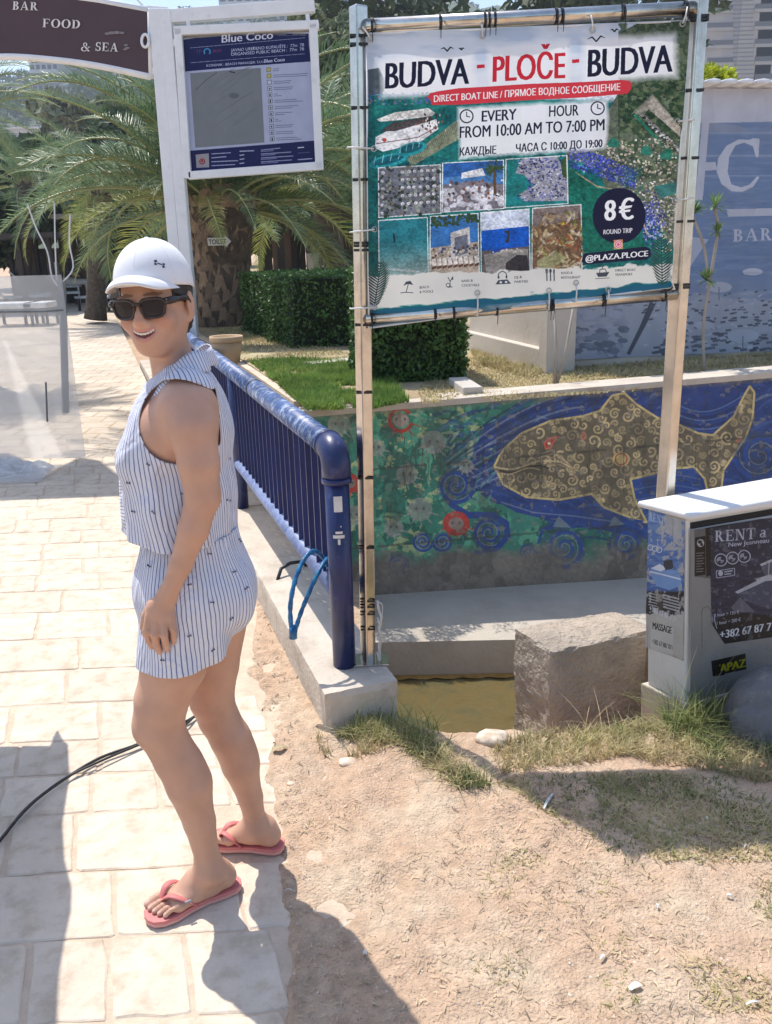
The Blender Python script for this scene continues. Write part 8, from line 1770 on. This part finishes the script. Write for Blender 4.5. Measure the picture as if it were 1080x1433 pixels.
# ---- hair
F = Field((axis_steps([(HC[0] - .12, HC[0] + .12, .003)]), axis_steps([(HC[1] - .13, HC[1] + .13, .003)]), axis_steps([(HC[2] - .12, HC[2] + .13, .003)])))
F.ell(H(0, -.018, .020), (.0800, .0975, .088), .0, 'add', HM); F.ell(H(0, -.040, -.045), (.066, .058, .050), .02, 'add', HM)
V, Q = F.mesh(); T = quads_tris(Q); lc = lambda V: (V - HC) @ HM.T
def hairclip(V):
    q = lc(V); x, y, z = q.T; ear = np.minimum(.042 - y, z - (-.002 + .25 * np.clip(y, -.02, .05))); nape = np.minimum(-.020 - y, z + .088); return np.maximum(ear, nape)
V, T = clip(V, T, hairclip(V)); N = vnormals(V, T); q = lc(V); V = V + N * (.0012 * np.sin(q[:, 2] * 300 + q[:, 0] * 420))[:, None]
M_HAIR = mat('dark_hair', (.022, .014, .010), rough=.4, var=.4, scale=60)
o = add_np('hair', V, T, M_HAIR, woman, True); sm = o.modifiers.new('thickness', 'SOLIDIFY'); sm.thickness = .003
# ---- sunglasses
M_FRM = mat('brown_black_frame', (.022, .012, .012), rough=.22, var=.3, scale=40, spec=.6)
M_LENS = mat('dark_lens', (.010, .008, .014), rough=.08, var=.1, spec=.35)
sg = add('sunglasses', (lambda g: g.tube([H(-.010, .103, .006), H(-.004, .108, .009), H(.004, .108, .009), H(.010, .103, .006)], .0036, n=8))(Geo()), M_FRM, woman, True)
def lensring(sgn):
    P = []
    for k in range(28):
        a = 2 * PI * k / 28; c, s = math.cos(a), math.sin(a); e = .62; x = .0258 * abs(c) ** e * (1 if c > 0 else -1); z = .0205 * abs(s) ** e * (1 if s > 0 else -1)
        if z < 0: x *= 1 - .16 * (-z / .0205)
        x += .0025 * (z > 0) * (x > 0); P.append((.0335 + x, z))
    return [H(sgn * x, .1010 - 5.2 * (x - .012) ** 2 * (x > .012) - .004 * (z < 0) * (-z / .02), z - .002) for x, z in P]
for sgn in (-1, 1):
    R_ = lensring(sgn); g = Geo(); g.tube(R_ + [R_[0], R_[1]], .0034, n=8); add('frame_rim', g, M_FRM, sg, True)
    c = sum(R_) / len(R_) + hf * .002; g = Geo(); g.v = [tuple(p) for p in R_] + [tuple(p * .5 + c * .5 + hf * .001) for p in R_] + [tuple(c + hf * .0015)]; n = len(R_)
    for i in range(n): j = (i + 1) % n; g.f += [(i, j, n + j, n + i), (n + i, n + j, 2 * n)]
    g.mi = [0] * len(g.f); add('lens', g, M_LENS, sg, True)
    g = Geo(); g.tube([H(sgn * .060, .090, .010), H(sgn * .0700, .078, .0105), H(sgn * .0795, .040, .010), H(sgn * .0815, .005, .008), H(sgn * .0800, -.012, -.004)], [.0062, .0070, .0052, .004, .003], n=8, sq=1.15); add('temple_arm', g, M_FRM, sg, True)
    g = Geo(); P = H(sgn * .066, .0905, .014); 
    for dz in (.0, -.005): g.lathe(P + hu * dz, [(.0012, -.001), (.0012, .001)], 6)
    o = add('rivet', g, M_EYE, sg); o['kind'] = 'stuff'
# ---- flip-flops
M_FLIP = mat('pink_rubber', (.60, .19, .18), rough=.6, var=.1, scale=20, bump=.1, bscale=80); M_FLIPS = mat('pale_pink_rubber', (.68, .34, .30), rough=.6, var=.06)
def flip(heel, toe, side, label):
    heel = Vector(heel); toe = Vector(toe); d = (toe - heel); L = d.length; d.normalize(); s = Vector((-d.y, d.x, 0)) * side; O = heel - d * .022; LL = L + .038
    t = thing('flip_flop', label, 'flip-flop', (heel + toe) / 2, group=None)
    prof = [(0, 0), (.02, .020), (.08, .031), (.2, .034), (.38, .031), (.55, .036), (.72, .045), (.85, .044), (.94, .034), (.985, .018), (1, 0)]; out = []
    for f, w0 in prof: out.append((f, w0 * 1.0 + .004 * (f > .6)))
    for f, w0 in reversed(prof[1:-1]): out.append((f, -w0 * .93))
    def ring(z, sc): return [O + d * (LL * (f - .5) * sc + LL * .5) + s * (l * sc) + Vector((0, 0, z)) for f, l in out]
    z0 = .004
    for nm, za, zb, m, sc in (('sole', z0, z0 + .010, M_FLIPS, .985), ('footbed', z0 + .0102, z0 + .019, M_FLIP, 1.0)):
        g = Geo(); A, B = ring(za, sc), ring(zb, sc); n = len(A); g.add(A + B, [tuple(range(n - 1, -1, -1)), tuple(range(n, 2 * n))] + [(i, (i + 1) % n, n + (i + 1) % n, n + i) for i in range(n)]); add(nm, g, m, t, bevel=.002)
    P = lambda f, l, z: O + d * (LL * f) + s * l + Vector((0, 0, z + z0 + .017))
    post = P(.815, -.012, .016)
    for pts in ([post, P(.74, .010, .040), P(.62, .034, .030), P(.50, .040, .002)], [post, P(.74, -.028, .042), P(.62, -.040, .034), P(.50, -.034, .002)]):
        S = smooth_path(pts, 6); g = Geo(); g.tube(S, [.0035 + .006 * math.sin(PI * min(1, .1 + i / len(S))) for i in range(len(S))], n=8, sq=.38); add('strap', g, M_FLIP, t, True)
    g = Geo(); g.tube([P(.815, -.012, -.004), post], .0035, n=6); add('toe_post', g, M_FLIP, t, True)
    c = P(.60, .0385, .030); g = Geo(); g.box(c + s * .006, (.016, .003, .007), rz=math.atan2(d.y, d.x)); add('logo', g, M_STUB, t)
flip(G(327, 1243, 0), G(211, 1288, 0), 1, 'pink flip-flop on her near left foot, planted on the paving')
flip(G(388, 1190, 0), G(300, 1180, 0), -1, 'pink flip-flop on her far right foot, beside the bare earth')

# ================================================================ SEATED PEOPLE FAR DOWN THE PATH
def sitter(px, y, label, shirt, trousers, hair, face=1, s=1.0):
    b = W(px, 400, y); b.z = .02 * (y - 8); t = thing('person', label, 'person', b, group=None); f = face; P = lambda x, yy, z: np.array([b.x + f * x * s, b.y + yy * s, b.z + z * s])
    ax = (axis_steps([(b.x - .8, b.x + .8, .022)]), axis_steps([(b.y - .5, b.y + .5, .022)]), axis_steps([(b.z - .05, b.z + 1.5, .022)])); F = Field(ax)
    F.chain([P(-.15, 0, .50), P(-.18, 0, .8), P(-.14, 0, 1.0)], [.16, .14, .15], k=.08); F.chain([P(-.13, 0, 1.02), P(-.10, 0, 1.16)], [.06, .055], k=.05); F.ell(P(-.08, 0, 1.26), (.10, .08, .125), .03)
    for q in (-1, 1): F.chain([P(-.12, q * .10, .50), P(.32, q * .12, .50), P(.34, q * .12, .1), P(.44, q * .12, .05)], [.11, .075, .05, .04], k=.04); F.chain([P(-.14, q * .2, .98), P(-.05, q * .25, .74), P(.16, q * .16, .64)], [.06, .05, .035], k=.04)
    V, Q = F.mesh(); q = V - np.array(b); q[:, 0] *= f; q /= s; T = np.tile((.45, .25, .17), (len(V), 1)).astype(float); T[(q[:, 2] > .5) & (q[:, 2] < 1.05) & (q[:, 0] < .0)] = shirt; T[(q[:, 2] < .62) & (q[:, 2] > .12) & (q[:, 0] > -.3)] = trousers
    add_np('body', V, Q, M_SKIN, t, True, attr={'tint': ('FLOAT_COLOR', np.c_[T, np.ones(len(T))])})
    g = Geo(); F2 = Field(ax); F2.ell(P(-.115, 0, 1.29), (.105, .10, .12), .0); F2.ell(P(-.17, 0, 1.15), (.06, .08, .12), .03); V, Q = F2.mesh(); add_np('hair', V, Q, mat('hair_' + ('dark' if hair[0] < .1 else 'fair'), hair, rough=.6), t, True)
    c = thing('chair', 'simple pale chair under the ' + label.split(' seated')[0], 'chair', b); g = Geo(); g.box(P(-.1, 0, .40), (.5 * s, .46 * s, .05)); add('seat', g, M_TOW, c); g = Geo(); g.box(P(-.36, 0, .70), (.05, .46 * s, .55 * s)); add('backrest', g, M_TOW, c)
    for i in (-.33, .12):
        for j in (-.2, .2): g = Geo(); g.box(P(i, j, .20), (.04, .04, .4 * s)); add('leg', g, M_TOW, c)
sitter(106, 25.0, 'dark haired person in a black top seated at the path end', (.03, .03, .035), (.66, .64, .60), (.02, .015, .012), face=1, s=1.15)
sitter(128, 27.0, 'person in white clothes seated with back to the pavilion', (.70, .68, .65), (.68, .66, .62), (.05, .03, .02), face=-1, s=1.05)
# ================================================================ AIR
M_HAZE = bpy.data.materials.new('haze'); M_HAZE.use_nodes = True
_n = M_HAZE.node_tree.nodes; _n.remove(_n['Principled BSDF']); _pv = _n.new('ShaderNodeVolumePrincipled'); _pv.inputs['Color'].default_value = (.80, .87, 1, 1); _pv.inputs['Density'].default_value = .0010
M_HAZE.node_tree.links.new(_pv.outputs[0], _n['Material Output'].inputs['Volume'])
g = Geo(); g.box((0, 250, 89.5), (1700, 560, 182)); hz_ = add('haze', g, M_HAZE); hz_['kind'] = 'stuff'
